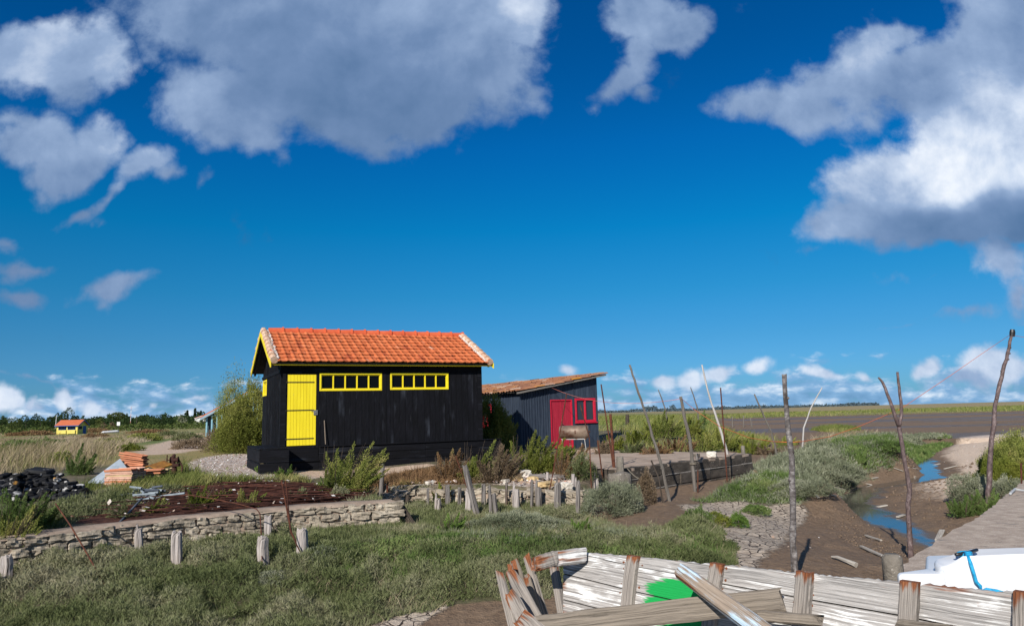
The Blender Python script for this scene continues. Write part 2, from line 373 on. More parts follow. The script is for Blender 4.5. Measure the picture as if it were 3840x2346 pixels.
frontsky = pick(mth(nt, 'GREATER_THAN', mth(nt, 'MULTIPLY_ADD', px_, -.0, pz_), splitz), lower, upper)
inview = mth(nt, 'MULTIPLY', mth(nt, 'GREATER_THAN', Y_, .3), mth(nt, 'GREATER_THAN', Z_, -.04))
final = pick(inview, plain, frontsky)
wo = N(nt, 'ShaderNodeOutputWorld'); nt.links.new(final, wo.inputs[0])
SC.view_settings.view_transform = 'Standard'; SC.view_settings.look = 'None'; SC.view_settings.exposure = .25; SC.view_settings.gamma = 1.
SC.cycles.max_bounces = 6; SC.cycles.transparent_max_bounces = 8
# ================================================================ terrain (camera eye = z 0)
WALL1 = [(-11.5, 8.2), (-9.2, 9.6), (-7.35, 10.85), (-5.6, 12.6), (-4.0, 13.6), (-2.35, 14.25)]
WALL2 = [(-3.3, 17.7), (-1.6, 17.3), (0., 16.7), (1.35, 16.05)]
PIERF = [Vector((2.48, 18.2, 0)), Vector((7.5, 23.3, 0))]
TERR = WALL1+[(-2.45, 15.3), (-3.3, 17.7)]+WALL2[1:]+[(2.0, 17.0), (2.6, 18.5), (7.2, 23.2), (6.9, 27), (8.6, 30), (12, 45), (28, 100), (50, 178), (70, 260), (300, 1200), (300, 6000), (-6000, 6000), (-6000, 4), (-60, 4), (-20, 5)]
CREEK = [(11., 8.), (9.4, 10.5), (8.7, 13.), (8.7, 15.5), (9.6, 19.), (10.8, 23.6), (13.2, 27.), (17.2, 30.), (19.8, 35.), (23.5, 43.), (33, 56.), (60, 80)]
def terr(x, y):
    x = np.asarray(x, float); y = np.asarray(y, float)
    z = -2.05-.28*ss(11.5, 7.5, y)+.10*(fbm(x*.55, y*.55, 3)-.5)
    # right bank beyond the creek, with a shell-sand mound
    right = ss(0, 8, x-(9.5+(y-12)*.45))
    z = z+.18*right*ss(8, 16, y)+.55*np.exp(-(((x-19.)/4.)**2+((y-31.)/6.)**2))
    # mudflat
    mudedge = 46+6*(fbm(x*.08, y*0, 5)-.5)
    m = ss(mudedge, mudedge+7, y)*ss(-1.5, 1.5, x-(12+(y-45)*.286))
    flat = -2.5+.25*ss(150, 195, y)+.16*(fbm(x*.05, y*.12, 8)-.5)+.12*(fbm(x*.3, y*.3, 9)-.5)*ss(200, 60, y)
    dike = 1.75*ss(330, 470, y)*ss(60, 240, x)
    z = z*(1-m)+(flat+dike)*m
    # creek
    d, s = segd(x, y, CREEK); wob = .5*(fbm(x*.7, y*.7, 12)-.5); d = np.maximum(d+wob, 0)
    leftup = ss(17, 20, y)
    pl = ss(.5, 1.7, d)*leftup+np.clip(d/5.5, 0, 1)**.85*(1-leftup)
    prr = np.clip(d/3.2, 0, 1)*(1-ss(14, 19, y))+np.clip(d/7., 0, 1)**.9*ss(14, 19, y)
    p = np.where(s > 0, pl, prr)
    cz = -3.06+.10*(fbm(x*2.2, y*2.2, 14)-.5)+.1*ss(30, 50, y)
    z = np.where(m < .98, cz*(1-p)+z*p, z)
    z = z+.07*(fbm(x*3.1, y*3.1, 44, 3)-.5)*ss(60, 30, y)*np.where(d < 9, 1, .35)
    # terrace the huts stand on, held by the stone walls and the pier
    t = sdpoly(x, y, TERR); w = np.where((y < 23.2) | (x < 0), .12, 1.6)
    up = ss(-w, w, t-.3)
    rise = ss(0, 4.5, t); zt = -1.66+.34*rise+.05*(fbm(x*.4, y*.4, 21)-.5)-.30*ss(30, 130, y)
    zt = zt-.10*ss(-3, 2, x)*ss(18, 22, y)*ss(40, 28, y)
    zt = zt+(-1.445-zt)*ss(.8, 1.8, x)*ss(17.2, 18.2, y+.0*x)*ss(31, 27, y)
    bump = .55*ss(30, 33, y)*ss(48, 40, y)*ss(3.6, 5, x)*ss(13.5, 10.5, x-(y-33)*.25)
    z = z*(1-up)+(zt+.6*bump)*up
    return z
def tz(x, y): return float(terr(np.array([x]), np.array([y]))[0])
_Y = np.concatenate([np.geomspace(4, 60, 900), np.geomspace(60.2, 900, 500)])
def ground(u, v):
    d = ray(u, v); h = terr(d.x*_Y, _Y); k = np.nonzero(d.z*_Y < h)[0]
    if len(k) == 0: return Vector(d*900)
    i = max(k[0], 1); a = d.z*_Y[i-1]-h[i-1]; b = d.z*_Y[i]-h[i]; t = a/(a-b+1e-9); Y = _Y[i-1]+(_Y[i]-_Y[i-1])*t
    return Vector((d.x*Y, Y, d.z*Y))
def poly(pts): return [tuple(ground(u, v))[:2] for u, v in pts]
# ---- plan regions, from where they lie in the photograph
REG = {
 'scrub': poly([(-300, 2110), (0, 2092), (380, 2064), (770, 2016), (1265, 1958), (1480, 1916), (1560, 1886), (1760, 1862), (2150, 1898), (2190, 1930), (2300, 1972), (2440, 1990), (2560, 1962), (2690, 1975), (2745, 2050), (2735, 2130), (2600, 2150), (2100, 2190), (2060, 2240), (1750, 2262), (1600, 2284), (1480, 2310), (1330, 2360), (1250, 2700), (-400, 2700)]),
 'inlet': poly([(1470, 1900), (1440, 1868), (1530, 1850), (1800, 1850), (2150, 1880), (2150, 1910), (1760, 1900), (1550, 1910)]),
 'crack': poly([(2540, 1890), (2700, 1866), (2860, 1893), (2990, 1880), (3035, 1920), (2975, 1985), (2920, 2050), (2830, 2135), (2700, 2150), (2725, 2050), (2650, 2000), (2560, 1985), (2600, 1930)]),
 'crack2': poly([(1570, 2275), (1700, 2258), (1560, 2346), (1430, 2400), (1330, 2380), (1450, 2320)]),
 'pale': poly([(3440, 1812), (3520, 1778), (3535, 1715), (3570, 1668), (3580, 1655), (3700, 1630), (3900, 1615), (3900, 1700), (3680, 1800), (3560, 1862), (3490, 1840)]),
 'bank': poly([(2590, 1880), (2680, 1850), (2840, 1790), (2830, 1745), (2900, 1720), (3000, 1690), (3060, 1655), (3200, 1640), (3560, 1632), (3570, 1652), (3470, 1672), (3390, 1700), (3370, 1738), (3262, 1776), (3176, 1822), (3060, 1850), (3025, 1885), (2900, 1895), (2760, 1880)]),
 'rust': poly([(260, 1960), (420, 1900), (560, 1862), (760, 1830), (1100, 1815), (1290, 1830), (1400, 1862), (1420, 1878), (1100, 1905), (760, 1935), (400, 1965)]),
 'shell': poly([(640, 1755), (760, 1715), (930, 1690), (960, 1740), (1010, 1765), (1130, 1775), (1180, 1790), (1000, 1812), (700, 1790)]),
 'rubble': poly([(1340, 1835), (1440, 1822), (1900, 1810), (2010, 1780), (2130, 1770), (2160, 1832), (2030, 1826), (1800, 1812), (1640, 1812), (1430, 1840)]),
 'track': poly([(500, 1698), (560, 1668), (650, 1648), (800, 1636), (800, 1658), (770, 1676), (700, 1696), (560, 1712)]),
 'path': poly([(1010, 1765), (1180, 1765), (1600, 1738), (1640, 1742), (1500, 1770), (1180, 1790), (1100, 1800)]),
 'yard': poly([(2000, 1720), (2130, 1690), (2240, 1680), (2380, 1690), (2420, 1705), (2300, 1730), (2280, 1770), (2200, 1760), (2100, 1745)]),
}
SAND = REG['pale']
gx = np.concatenate([-np.geomspace(2500, 60, 14), np.arange(-58, -13, 1.2), np.arange(-13, 13.5, .11), np.arange(13.6, 34, .3), np.arange(34.5, 90, 1.5), np.geomspace(92, 2500, 18)])
gy = np.concatenate([np.arange(-6, 4.5, .8), np.arange(4.6, 27, .11), np.arange(27.1, 60, .35), np.arange(60.5, 140, 1.6), np.geomspace(142, 5000, 34)])
XX, YY = np.meshgrid(gx, gy); ZZ = terr(XX, YY)
nx, ny = len(gx), len(gy); ii = (np.arange(ny-1)[:, None]*nx+np.arange(nx-1)[None, :]).ravel()
GF = np.stack([ii, ii+1, ii+nx+1, ii+nx], 1)
def soft(pl, w): return ss(-w, w, sdpoly(XX, YY, pl))
wet = np.zeros_like(XX)
dC, sC = segd(XX, YY, CREEK)
far_mud = ss(46, 52, YY)*ss(-2, 2, XX-(12+(YY-45)*.286))
onterr = ss(-.2, .4, sdpoly(XX, YY, TERR))
far_green = np.where(YY > 60, ss(172, 186, YY+14*(fbm(XX*.03, YY*0, 4)-.5)), 0)*far_mud
masks = {
 'm_mud': np.clip(np.maximum.reduce([far_mud*(1-far_green), (1-onterr)*(1-soft(REG['scrub'], .25))*(1-soft(REG['bank'], .4))*np.where(YY < 60, 1, 0)]), 0, 1),
 'm_crack': np.maximum(soft(REG['crack'], .35), soft(REG['crack2'], .2)),
 'm_pale': np.maximum(soft(REG['pale'], 2.2)*ss(.2, 1.4, np.where(sC < 0, dC, -dC)), .50*ss(2.5, 4.5, dC)*ss(12, 7, dC)*(sC < 0)*ss(15, 20, YY)*ss(40, 34, YY)),
 'm_rust': soft(REG['rust'], .35)*onterr, 'm_shell': np.maximum(soft(REG['shell'], .6), soft(REG['rubble'], .25)),
 'm_sand': np.maximum.reduce([soft(REG['track'], .5), soft(REG['path'], .3), soft(REG['yard'], .5)]),
 'm_wet': np.maximum(.42*ss(1.5, .5, dC), far_mud*ss(.50, .62, fbm(XX*.012, YY*.09, 31))*(1-far_green)),
 'm_far': np.maximum(far_green, onterr*np.where(XX < -5.5, ss(19, 26, YY+.25*XX+1.5), ss(40, 60, YY))),
 'm_dike': ss(345, 380, YY)*ss(50, 160, XX),
}
V = np.stack([XX.ravel(), YY.ravel(), ZZ.ravel()], 1)
gm, nt = newmat('ground'); Pn = coord(nt, 'pos')
def at_(n): return N(nt, 'ShaderNodeAttribute', attribute_name=n).outputs['Fac']
nb = noise(nt, Pn, 1.3, 6., .6); nf = noise(nt, Pn, 9., 6., .62); nff = noise(nt, Pn, 45., 4., .6)
nd = mth(nt, 'SUBTRACT', mth(nt, 'ADD', mth(nt, 'MULTIPLY', nb, .5), mth(nt, 'MULTIPLY', nf, .5)), .5)
def mask(n, amp=1.3, soft_=.16):
    f = mth(nt, 'ADD', at_(n), mth(nt, 'MULTIPLY', nd, amp)); return maprange(nt, f, .5-soft_, .5+soft_)
soil = ramp(nt, nf, [(.25, (.085, .066, .044)), (.5, (.16, .125, .085)), (.75, (.25, .20, .145))])
soil = mixc(nt, maprange(nt, nb, .42, .6), soil, (.10, .095, .045))
farn = noise(nt, N(nt, 'ShaderNodeVectorMath', operation='MULTIPLY', inp={0: Pn, 1: (.02, .09, 1)}).outputs[0], 1.2, 6., .6)
farc = ramp(nt, farn, [(.3, (.10, .14, .032)), (.45, (.15, .18, .05)), (.55, (.26, .21, .08)), (.68, (.34, .24, .11)), (.8, (.13, .14, .045))])
mudc = ramp(nt, nf, [(.3, (.138, .090, .056)), (.6, (.208, .140, .089)), (.8, (.275, .192, .126))])
wetc = mixc(nt, maprange(nt, nb, .4, .6), (.115, .080, .050), (.165, .118, .078))
vo = N(nt, 'ShaderNodeTexVoronoi', feature='DISTANCE_TO_EDGE', inp={'Vector': N(nt, 'ShaderNodeVectorMath', operation='ADD', inp={0: Pn, 1: N(nt, 'ShaderNodeVectorMath', operation='SCALE', inp={0: N(nt, 'ShaderNodeTexNoise', inp={'Vector': Pn, 'Scale': 4.}).outputs['Color'], 3: .12}).outputs[0]}).outputs[0], 'Scale': 6.5, 'Randomness': 1.}).outputs[0]
gap = maprange(nt, vo, .012, .055)
crk = mixc(nt, gap, (.07, .05, .037), ramp(nt, nf, [(.3, (.37, .29, .22)), (.7, (.54, .45, .355))]))
shl = N(nt, 'ShaderNodeTexVoronoi', inp={'Vector': Pn, 'Scale': 30., 'Randomness': 1.})
shc = ramp(nt, N(nt, 'ShaderNodeSeparateColor', inp={0: shl.outputs['Color']}).outputs[0], [(0, (.27, .19, .145)), (.4, (.40, .30, .235)), (.7, (.56, .46, .39)), (.92, (.74, .69, .64))])
palec = mixc(nt, maprange(nt, nff, .5, .62), ramp(nt, nf, [(.3, (.50, .35, .235)), (.7, (.68, .52, .38))]), (.80, .70, .60))
sandc = ramp(nt, nf, [(.3, (.45, .32, .225)), (.7, (.60, .46, .35))])
rustc = ramp(nt, nff, [(.3, (.035, .014, .010)), (.55, (.085, .030, .018)), (.75, (.14, .055, .03))])
dikc = ramp(nt, nf, [(.3, (.20, .16, .07)), (.7, (.36, .28, .15))])
col = soil
col = mixc(nt, mask('m_far', .5, .3), col, farc)
col = mixc(nt, mask('m_mud', .7), col, mudc)
col = mixc(nt, mth(nt, 'MULTIPLY', mask('m_wet', .6, .3), mask('m_mud', .5)), col, wetc)
col = mixc(nt, mask('m_pale', 1.2, .25), col, palec)
col = mixc(nt, mask('m_crack', 1.), col, crk)
col = mixc(nt, mask('m_sand', .9), col, sandc)
col = mixc(nt, mask('m_shell', 1.2, .2), col, shc)
col = mixc(nt, mask('m_rust', 1.), col, rustc)
col = mixc(nt, mask('m_dike', .6, .3), col, dikc)
rgh = maprange(nt, mth(nt, 'MULTIPLY', mask('m_wet', .6, .3), mask('m_mud', .5)), 0, 1, .9, .46)
hgt = mth(nt, 'ADD', mth(nt, 'MULTIPLY', nf, .8), mth(nt, 'ADD', mth(nt, 'MULTIPLY', nff, .35), mth(nt, 'MULTIPLY', mth(nt, 'MULTIPLY', gap, mask('m_crack', 1.)), 1.)))
finish(gm, nt, col, rgh, .3, hgt, 1., .07)
gro = npmesh('ground', V, GF, gm); gro['kind'] = 'structure'
for k, a in masks.items():
    at2 = gro.data.attributes.new(k, 'FLOAT', 'POINT'); at2.data.foreach_set('value', a.ravel().astype(np.float32))
gro.data.polygons.foreach_set('use_smooth', np.ones(len(gro.data.polygons), bool))
# water lying in the creek: sheets cut to the channel, the bed showing through its shallow edge
wm, nt = newmat('creek_water')
wn = noise(nt, coord(nt, 'pos', (1, 1, 1)), 9., 3.)
dp_ = mth(nt, 'ADD', N(nt, 'ShaderNodeAttribute', attribute_name='depth').outputs['Fac'], mth(nt, 'MULTIPLY', mth(nt, 'SUBTRACT', noise(nt, coord(nt, 'pos', (1, 1, 1)), 3., 5., .65), .5), .10))
dm = maprange(nt, dp_, .0, .075)
wb = N(nt, 'ShaderNodeBsdfPrincipled', inp={'Base Color': mixc(nt, dm, (.13, .095, .066), (.055, .052, .045)), 'Roughness': maprange(nt, dm, 0, 1, .55, .07), 'Specular IOR Level': maprange(nt, dm, 0, 1, .2, .36)})
bp_ = N(nt, 'ShaderNodeBump', inp={'Strength': .15, 'Distance': .01, 'Height': wn}); nt.links.new(bp_.outputs[0], wb.inputs['Normal'])
nt.links.new(wb.outputs[0], N(nt, 'ShaderNodeOutputMaterial').inputs[0])
wx, wy = np.meshgrid(np.arange(4, 34, .2), np.arange(9, 56, .2)); wd, _ = segd(wx, wy, CREEK)
wz = -2.978+.1*ss(30, 50, wy); wi = (np.arange(wx.shape[0]-1)[:, None]*wx.shape[1]+np.arange(wx.shape[1]-1)[None, :]).ravel()
keep = (wd.ravel()[wi] < 2.2); wi = wi[keep]; ww = wx.shape[1]
water = npmesh('water', np.stack([wx.ravel(), wy.ravel(), wz.ravel()], 1), np.stack([wi, wi+1, wi+ww+1, wi+ww], 1), wm); water['kind'] = 'structure'
at3 = water.data.attributes.new('depth', 'FLOAT', 'POINT'); at3.data.foreach_set('value', (wz-terr(wx, wy)).ravel().astype(np.float32))
# ================================================================ buildings
BLK = pmat('black_boards', [(.3, (.0022, .0022, .003)), (.55, (.004, .004, .006)), (.8, (.010, .0105, .015))], 2.2, 'guv', (.6, 6, 6), rough=.7, spec=.16, bump=.5, bscale=9., over=[((.040, .045, .058), 1.5, .56, .84), ((.06, .062, .068), 5., .70, .80, (.25, 14, 14))])  # bluish overlays paint sheen as well as wear into the board colour
YEL = pmat('yellow_paint', [(.3, (.72, .56, .012)), (.6, (.80, .64, .018)), (.8, (.84, .69, .03))], 2., 'guv', (.5, 5, 5), rough=.55, spec=.3, bump=.15, bscale=12., over=[((.50, .37, .03), 1.6, .62, .82, (.5, 9, 9)), ((.42, .36, .16), 9., .71, .76, (.6, 3, 3))])
YED = pmat('yellow_fascia', [(.3, (.55, .40, .012)), (.7, (.66, .50, .02))], 3., 'guv', (.5, 5, 5), rough=.6, bump=.2)
IRON = pmat('black_iron', [(.3, (.012, .011, .01)), (.7, (.03, .026, .022))], 8., rough=.6, bump=.2)
STEEL = pmat('lock_steel', [(.3, (.20, .19, .18)), (.7, (.34, .32, .30))], 9., rough=.45, metal=.7)
GLASS, nt = newmat('dark_window_glass'); finish(GLASS, nt, (.003, .003, .0035), .05, .12)
TILE = pmat('terracotta_tiles', [(.25, (.46, .105, .036)), (.5, (.57, .155, .054)), (.75, (.65, .205, .082))], 1.7, 'guv', (2.1, 2.1, 2.1), rough=.75, bump=.15, over=[((.28, .05, .025), 1.4, .54, .74), ((.62, .40, .28), 2.4, .62, .78), ((.16, .06, .035), 6., .70, .78)])
RIDGE = pmat('ridge_tiles', [(.3, (.47, .075, .028)), (.7, (.60, .13, .05))], 3., rough=.75, bump=.15)
VERGE = pmat('verge_tiles', [(.3, (.40, .22, .14)), (.5, (.56, .38, .26)), (.7, (.62, .47, .36))], 5., rough=.85, bump=.3, over=[((.60, .18, .08), 2.5, .56, .66), ((.70, .66, .60), 6., .58, .68)])
MORT = pmat('lime_mortar', [(.3, (.52, .47, .42)), (.7, (.72, .69, .65))], 9., rough=.95, bump=.5)
def slope_tiles(name, mat, p0, along, up, nA, nU, dep, wave, parent, rowlift=.035, smp=8, jit=.006, prof=None):
    """tiled slope: nA tiles along the eave, nU courses up the slope"""
    p0, along, up = Vector(p0), Vector(along), Vector(up); nrm = along.cross(up).normalized(); nrm = nrm if nrm.z > 0 else -nrm
    mb = MB(); la, lu = along.length/nA, up.length/nU; a = along.normalized(); u = up.normalized()
    prof = prof or (lambda t: wave*(max(0, math.sin(math.pi*min(1, t/.5)))**1.2 if t < .5 else 0.))
    for r_ in range(nU):
        tj = [(random.uniform(-jit, jit), random.uniform(-jit, jit), random.random()*9) for _ in range(nA+1)]
        rows = []
        for e in (0, 1, 2):            # drip edge underside, drip edge top, upper end
            row = []; gs = []
            for i in range(nA*smp+1):
                k = min(i//smp, nA-1); t = (i % smp)/smp if i < nA*smp else 1.
                h = prof(t)+tj[k][0]
                d = (r_+1.08)*lu if e == 2 else r_*lu+tj[k][1]
                if e < 2: d -= .02*(prof(t)/max(wave, .001))
                lift = {0: rowlift-.022, 1: rowlift, 2: .006}[e]
                row.append(p0+a*(i/smp*la)+u*d+nrm*(lift+h)); gs.append((k*.37+tj[k][2], r_*.71+tj[k][2], t*.1))
            rows.append((row, gs))
        n = nA*smp+1; vs = [v for rw in rows for v in rw[0]]; gs = [g_ for rw in rows for g_ in rw[1]]; fs = []
        for e in (0, 1):
            for i in range(n-1): fs.append((e*n+i, e*n+i+1, (e+1)*n+i+1, (e+1)*n+i))
        mb.add(vs, fs, gs)
    return mb.build(name, mat, parent, world=False)
def boards(mb, s0, s1, top, bot, w, holes, place, thick=.022, gap=.007, jit=.010, batten=0., rnd=random):
    """vertical boards from s0 to s1; top(s), bot(s) heights; holes (sa, sb, za, zb); place(s, out, z) -> point"""
    edges = [s0]; s = s0
    while s < s1-w*.5:
        s += w*rnd.uniform(.82, 1.18); edges.append(min(s, s1))
    edges[-1] = s1
    for h in holes: edges += [h[0], h[1]]
    edges = sorted(set(round(e, 4) for e in edges if s0 <= e <= s1))
    for a, b in zip(edges[:-1], edges[1:]):
        if b-a < .004: continue
        m = (a+b)/2; segs = [(None, None)]
        cuts = sorted((h[2], h[3]) for h in holes if h[0] < m < h[1])
        zs = []; cur = None
        for c in cuts: zs.append((cur, c[0])); cur = c[1]
        zs.append((cur, None)); o = rnd.uniform(0, jit); g2 = gap/2; q = rnd.random()*40
        for (zb, zt) in zs:
            za0 = bot(a) if zb is None else zb; za1 = bot(b) if zb is None else zb
            zb0 = top(a) if zt is None else zt; zb1 = top(b) if zt is None else zt
            if min(zb0, zb1)-max(za0, za1) < .01: continue
            vs = []; gs = []
            for oo in (o, o+thick):
                for (ss_, zz_) in ((a+g2, za0), (b-g2, za1), (b-g2, zb1), (a+g2, zb0)):
                    vs.append(place(ss_, oo, zz_)); gs.append((zz_+q, ss_*.3+q, oo+q))
            mb.add(vs, [(0, 1, 2, 3), (7, 6, 5, 4), (0, 4, 5, 1), (1, 5, 6, 2), (2, 6, 7, 3), (3, 7, 4, 0)], gs)
        if batten and not any(h[0]-.03 < a < h[1]+.03 for h in holes):
            vs = []; gs = []
            for oo in (thick+jit*.5, thick+jit+batten):
                for (ss_, zz_) in ((a-.02, bot(a)), (a+.02, bot(a)), (a+.02, top(a)), (a-.02, top(a))):
                    vs.append(place(ss_, oo, zz_)); gs.append((zz_+q+7, ss_, oo))
            mb.add(vs, [(0, 1, 2, 3), (7, 6, 5, 4), (0, 4, 5, 1), (1, 5, 6, 2), (2, 6, 7, 3), (3, 7, 4, 0)], gs)
# ---------------------------------------------------------------- black hut
HC = Vector((-6.407, 19.984, 0)); HA = R(26); GB = -1.36; HL, HW = 5.95, 4.0
hut = empty('oyster_hut', (HC.x, HC.y, GB), HA)
tag(hut, 'black boarded hut with a yellow door and an orange tiled roof', 'hut')
def hb(mb, name, mat, parent=hut, **k):
    mb.v = [(p[0], p[1], p[2]-GB) for p in mb.v]; return mb.build(name, mat, parent, world=False, **k)
FL, WT, RZ = -.72, 1.56, 2.62
gt = lambda t: WT+(RZ-WT)*(1-abs(t-HW/2)/(HW/2))
DOOR = (.13, .93, -.70, 1.27); W1 = (1.01, 2.81, .80, 1.31); W2 = (3.06, 4.89, .815, 1.315); GW = (2.98, 3.92, .79, 1.29)
wl = MB()
boards(wl, 0, HL, lambda s: WT, lambda s: FL-.05, .185, [DOOR, W1, W2], lambda s, o, z: (s, -o, z))
boards(wl, 0, HW, gt, lambda s: FL-.05, .11, [GW], lambda t, o, z: (-o, t, z), batten=.018)
boards(wl, 0, HW, gt, lambda s: FL-.05, .185, [], lambda t, o, z: (HL+o, t, z))
boards(wl, 0, HL, lambda s: WT, lambda s: FL-.05, .185, [], lambda s, o, z: (s, HW+o, z))
wl.box(.0, HL, .10, .12, FL, WT); wl.box(.10, .12, 0.13, HW-.02, FL, WT); wl.box(HL-.03, HL-.01, .13, HW-.02, FL, WT); wl.box(.13, HL-.04, HW-.03, HW-.01, FL, WT); wl.box(.13, HL-.04, .13, HW-.04, WT-.02, WT-.01)
walls = hb(wl, 'walls', BLK)
tr_ = MB()
tr_.box(-.045, .10, -.048, -.034, FL-.05, WT); tr_.box(-.048, -.034, -.03, .10, FL-.05, WT-.3)
tr_.box(HL-.10, HL+.045, -.048, -.034, FL-.05, WT-.02)
tr_.obox((-.065, .0, 1.32), (0, 3.98, 0), (0.022, 0, 0), (0, 0, .09)); tr_.box(.0, HL, -.046, -.0345, WT-.22, WT-.02)
hb(tr_, 'corner_boards', BLK)
# door
dm = MB(); n = 9; dw = (DOOR[1]-DOOR[0]-.02)/n
for i in range(n): dm.obox((DOOR[0]+.01+i*dw+.0025, -.035, DOOR[2]+.01), (0, 0, DOOR[3]-DOOR[2]-.02), (dw-.005, 0, 0), (0, .03, 0))
dm.box(DOOR[0]+.01, DOOR[1]-.01, -.012, -.004, DOOR[2]+.01, DOOR[3]-.01)
door = hb(dm, 'door', YEL, bevel=.003, seg=1)
for z in (1.05, .275, -.505):
    q = MB(); q.box(.11, .86, -.047, -.036, z-.013, z+.013); q.tube([(.105, -.045, z-.03), (.105, -.045, z+.03)], .013, 6); hb(q, 'strap_hinge', IRON, door)
q = MB(); q.box(.85, .965, -.062, -.037, .135, .275); q.box(.78, .85, -.055, -.045, .235, .245); q.tube([(.905, -.062, .20), (.905, -.075, .20)], .02, 8); hb(q, 'lock', STEEL, door, bevel=.004)
df = MB(); df.box(DOOR[0]-.03, DOOR[0]+.008, -.03, .06, DOOR[2], DOOR[3]+.02); df.box(DOOR[1]-.008, DOOR[1]+.03, -.03, .06, DOOR[2], DOOR[3]+.02); df.box(DOOR[0]+.01, DOOR[1]-.01, -.028, .06, DOOR[3]-.008, DOOR[3]+.02); hb(df, 'door_frame', BLK)
def strip_window(a, b, za, zb, n, parent=hut, out=(0, -1), axis=0):
    """yellow frame, bars and dark panes; axis 0 on the front, 1 on the left gable"""
    def pl(s, o, z): return (s, -o, z) if axis == 0 else (-o, s, z)
    def bx(mb, s0, s1, o0, o1, z0, z1):
        p = pl(s0, o0, z0); mb.obox(p, Vector(pl(s1, o0, z0))-Vector(p), Vector(pl(s0, o1, z0))-Vector(p), (0, 0, z1-z0))
    m = MB(); f = .048
    bx(m, a, b, -.06, .045, za, za+f); bx(m, a, b, -.06, .045, zb-f, zb); bx(m, a, a+f, -.06, .043, za+f, zb-f); bx(m, b-f, b, -.06, .043, za+f, zb-f)
    w = hb(m, 'window', YEL, bevel=.004, seg=1)
    m = MB(); i = .022
    bx(m, a+f, b-f, -.05, .02, za+f, za+f+i); bx(m, a+f, b-f, -.05, .02, zb-f-i, zb-f); bx(m, a+f, a+f+i, -.05, .018, za+f+i, zb-f-i); bx(m, b-f-i, b-f, -.05, .018, za+f+i, zb-f-i)
    for k in range(1, n):
        c = a+f+(b-a-2*f)*k/n; bx(m, c-.016, c+.016, -.05, .015, za+f+i, zb-f-i)
    hb(m, 'glazing_bars', YEL, w)
    m = MB(); bx(m, a+f, b-f, -.045, -.038, za+f, zb-f); hb(m, 'glass', GLASS, w)
    return w
strip_window(*W1, 5); strip_window(*W2, 5); strip_window(*GW, 2, axis=1)
# roof
E0, T0 = 1.60, -.33; RT = 2.69; rs = RT-E0; S0, S1 = -.36, 6.26
rf = MB()
rf.add([(S0, T0, E0-.03), (S1, T0, E0-.03), (S1, 2, RT-.03), (S0, 2, RT-.03), (S0, 4-T0, E0-.03), (S1, 4-T0, E0-.03),
        (S0, T0, E0-.06), (S1, T0, E0-.06), (S1, 2, RT-.06), (S0, 2, RT-.06), (S0, 4-T0, E0-.06), (S1, 4-T0, E0-.06)],
       [(0, 1, 2, 3), (3, 2, 5, 4), (7, 6, 9, 8), (8, 9, 10, 11), (0, 6, 7, 1), (4, 5, 11, 10), (0, 3, 9, 6), (3, 4, 10, 9), (1, 7, 8, 2), (2, 8, 11, 5)])
for s in (S0+.1, .75, 1.75, 2.75, 3.75, 4.75, S1-.1):           # rafters under the eaves
    rf.beam((s, T0+.10, E0-.075), (s, 1.98, RT-.11), .06, .08); rf.beam((s, 4-T0-.10, E0-.10), (s, 2.02, RT-.11), .06, .08)
roof = hb(rf, 'roof', BLK)
zl = -GB
for nm, y0, uy in (('roof_tiles', T0-.03, 1), ('roof_tiles', 4-T0+.03, -1)):
    slope_tiles(nm, TILE, (S0+.17, y0, E0-.012+zl), (S1-S0-.34, 0, 0), (0, (2-T0-.01)*uy, rs), 29, 9, .3, .022, roof, smp=9, rowlift=.045)
m = MB()
for k in range(15):
    a = S0+.22+k*.4225; m.tube([(a, 2, RT+.005), (a+.40, 2, RT+.012), (a+.405, 2, RT+.012), (a+.45, 2, RT+.014)], [.095, .10, .122, .122], 12, squash=1.15)
hb(m, 'ridge_tiles', RIDGE, roof, smooth=False)
for s in (S0+.07, S1-.10):
    m = MB(); mm = MB()
    for sg in (1, -1):
        for k in range(9):
            t0 = (T0-.04+k*.262); t1 = t0+.31; z0 = E0+(t0-T0)/(2-T0)*rs+.055; z1 = E0+(t1-T0)/(2-T0)*rs+.035
            if t1 > 2.03: t1 = 2.03; z1 = RT+.05
            y0, y1 = (t0, t1) if sg > 0 else (4-t0, 4-t1); j = random.uniform(-.012, .012)
            m.tube([(s+j, y0, z0), (s, y1, z1)], [.105, .082], 10, jit=.03)
        for k in range(40):
            t = T0+.05+k*(2-T0-.05)/40; z = E0+(t-T0)/(2-T0)*rs+.05; sx_ = s+(.125 if s < 1 else -.11)
            mm.rock((sx_+random.uniform(-.02, .02), t if sg > 0 else 4-t, z), (random.uniform(.03, .09), .08, .04), rough=.3, sph=.6, lv=2)
    hb(m, 'verge_tiles', VERGE, roof); hb(mm, 'mortar', MORT, roof)
m = MB(); m.box(S0+.025, S1-.01, T0+.035, T0+.055, E0-.095, E0-.012); hb(m, 'fascia', YED)
for s in (S0-.02, S1-.005):
    m = MB()
    for sg in (1, -1):
        y0, y1 = (T0-.03, 2.) if sg > 0 else (4-T0+.03, 2.)
        m.add([(s, y0, E0-.16), (s+.025, y0, E0-.16), (s+.025, y0, E0+.0), (s, y0, E0+.0), (s, y1, RT-.145), (s+.025, y1, RT-.145), (s+.025, y1, RT+.015), (s, y1, RT+.015)],
              [(0, 1, 2, 3), (7, 6, 5, 4), (0, 4, 5, 1), (1, 5, 6, 2), (2, 6, 7, 3), (3, 7, 4, 0)])
    hb(m, 'bargeboard', YEL)
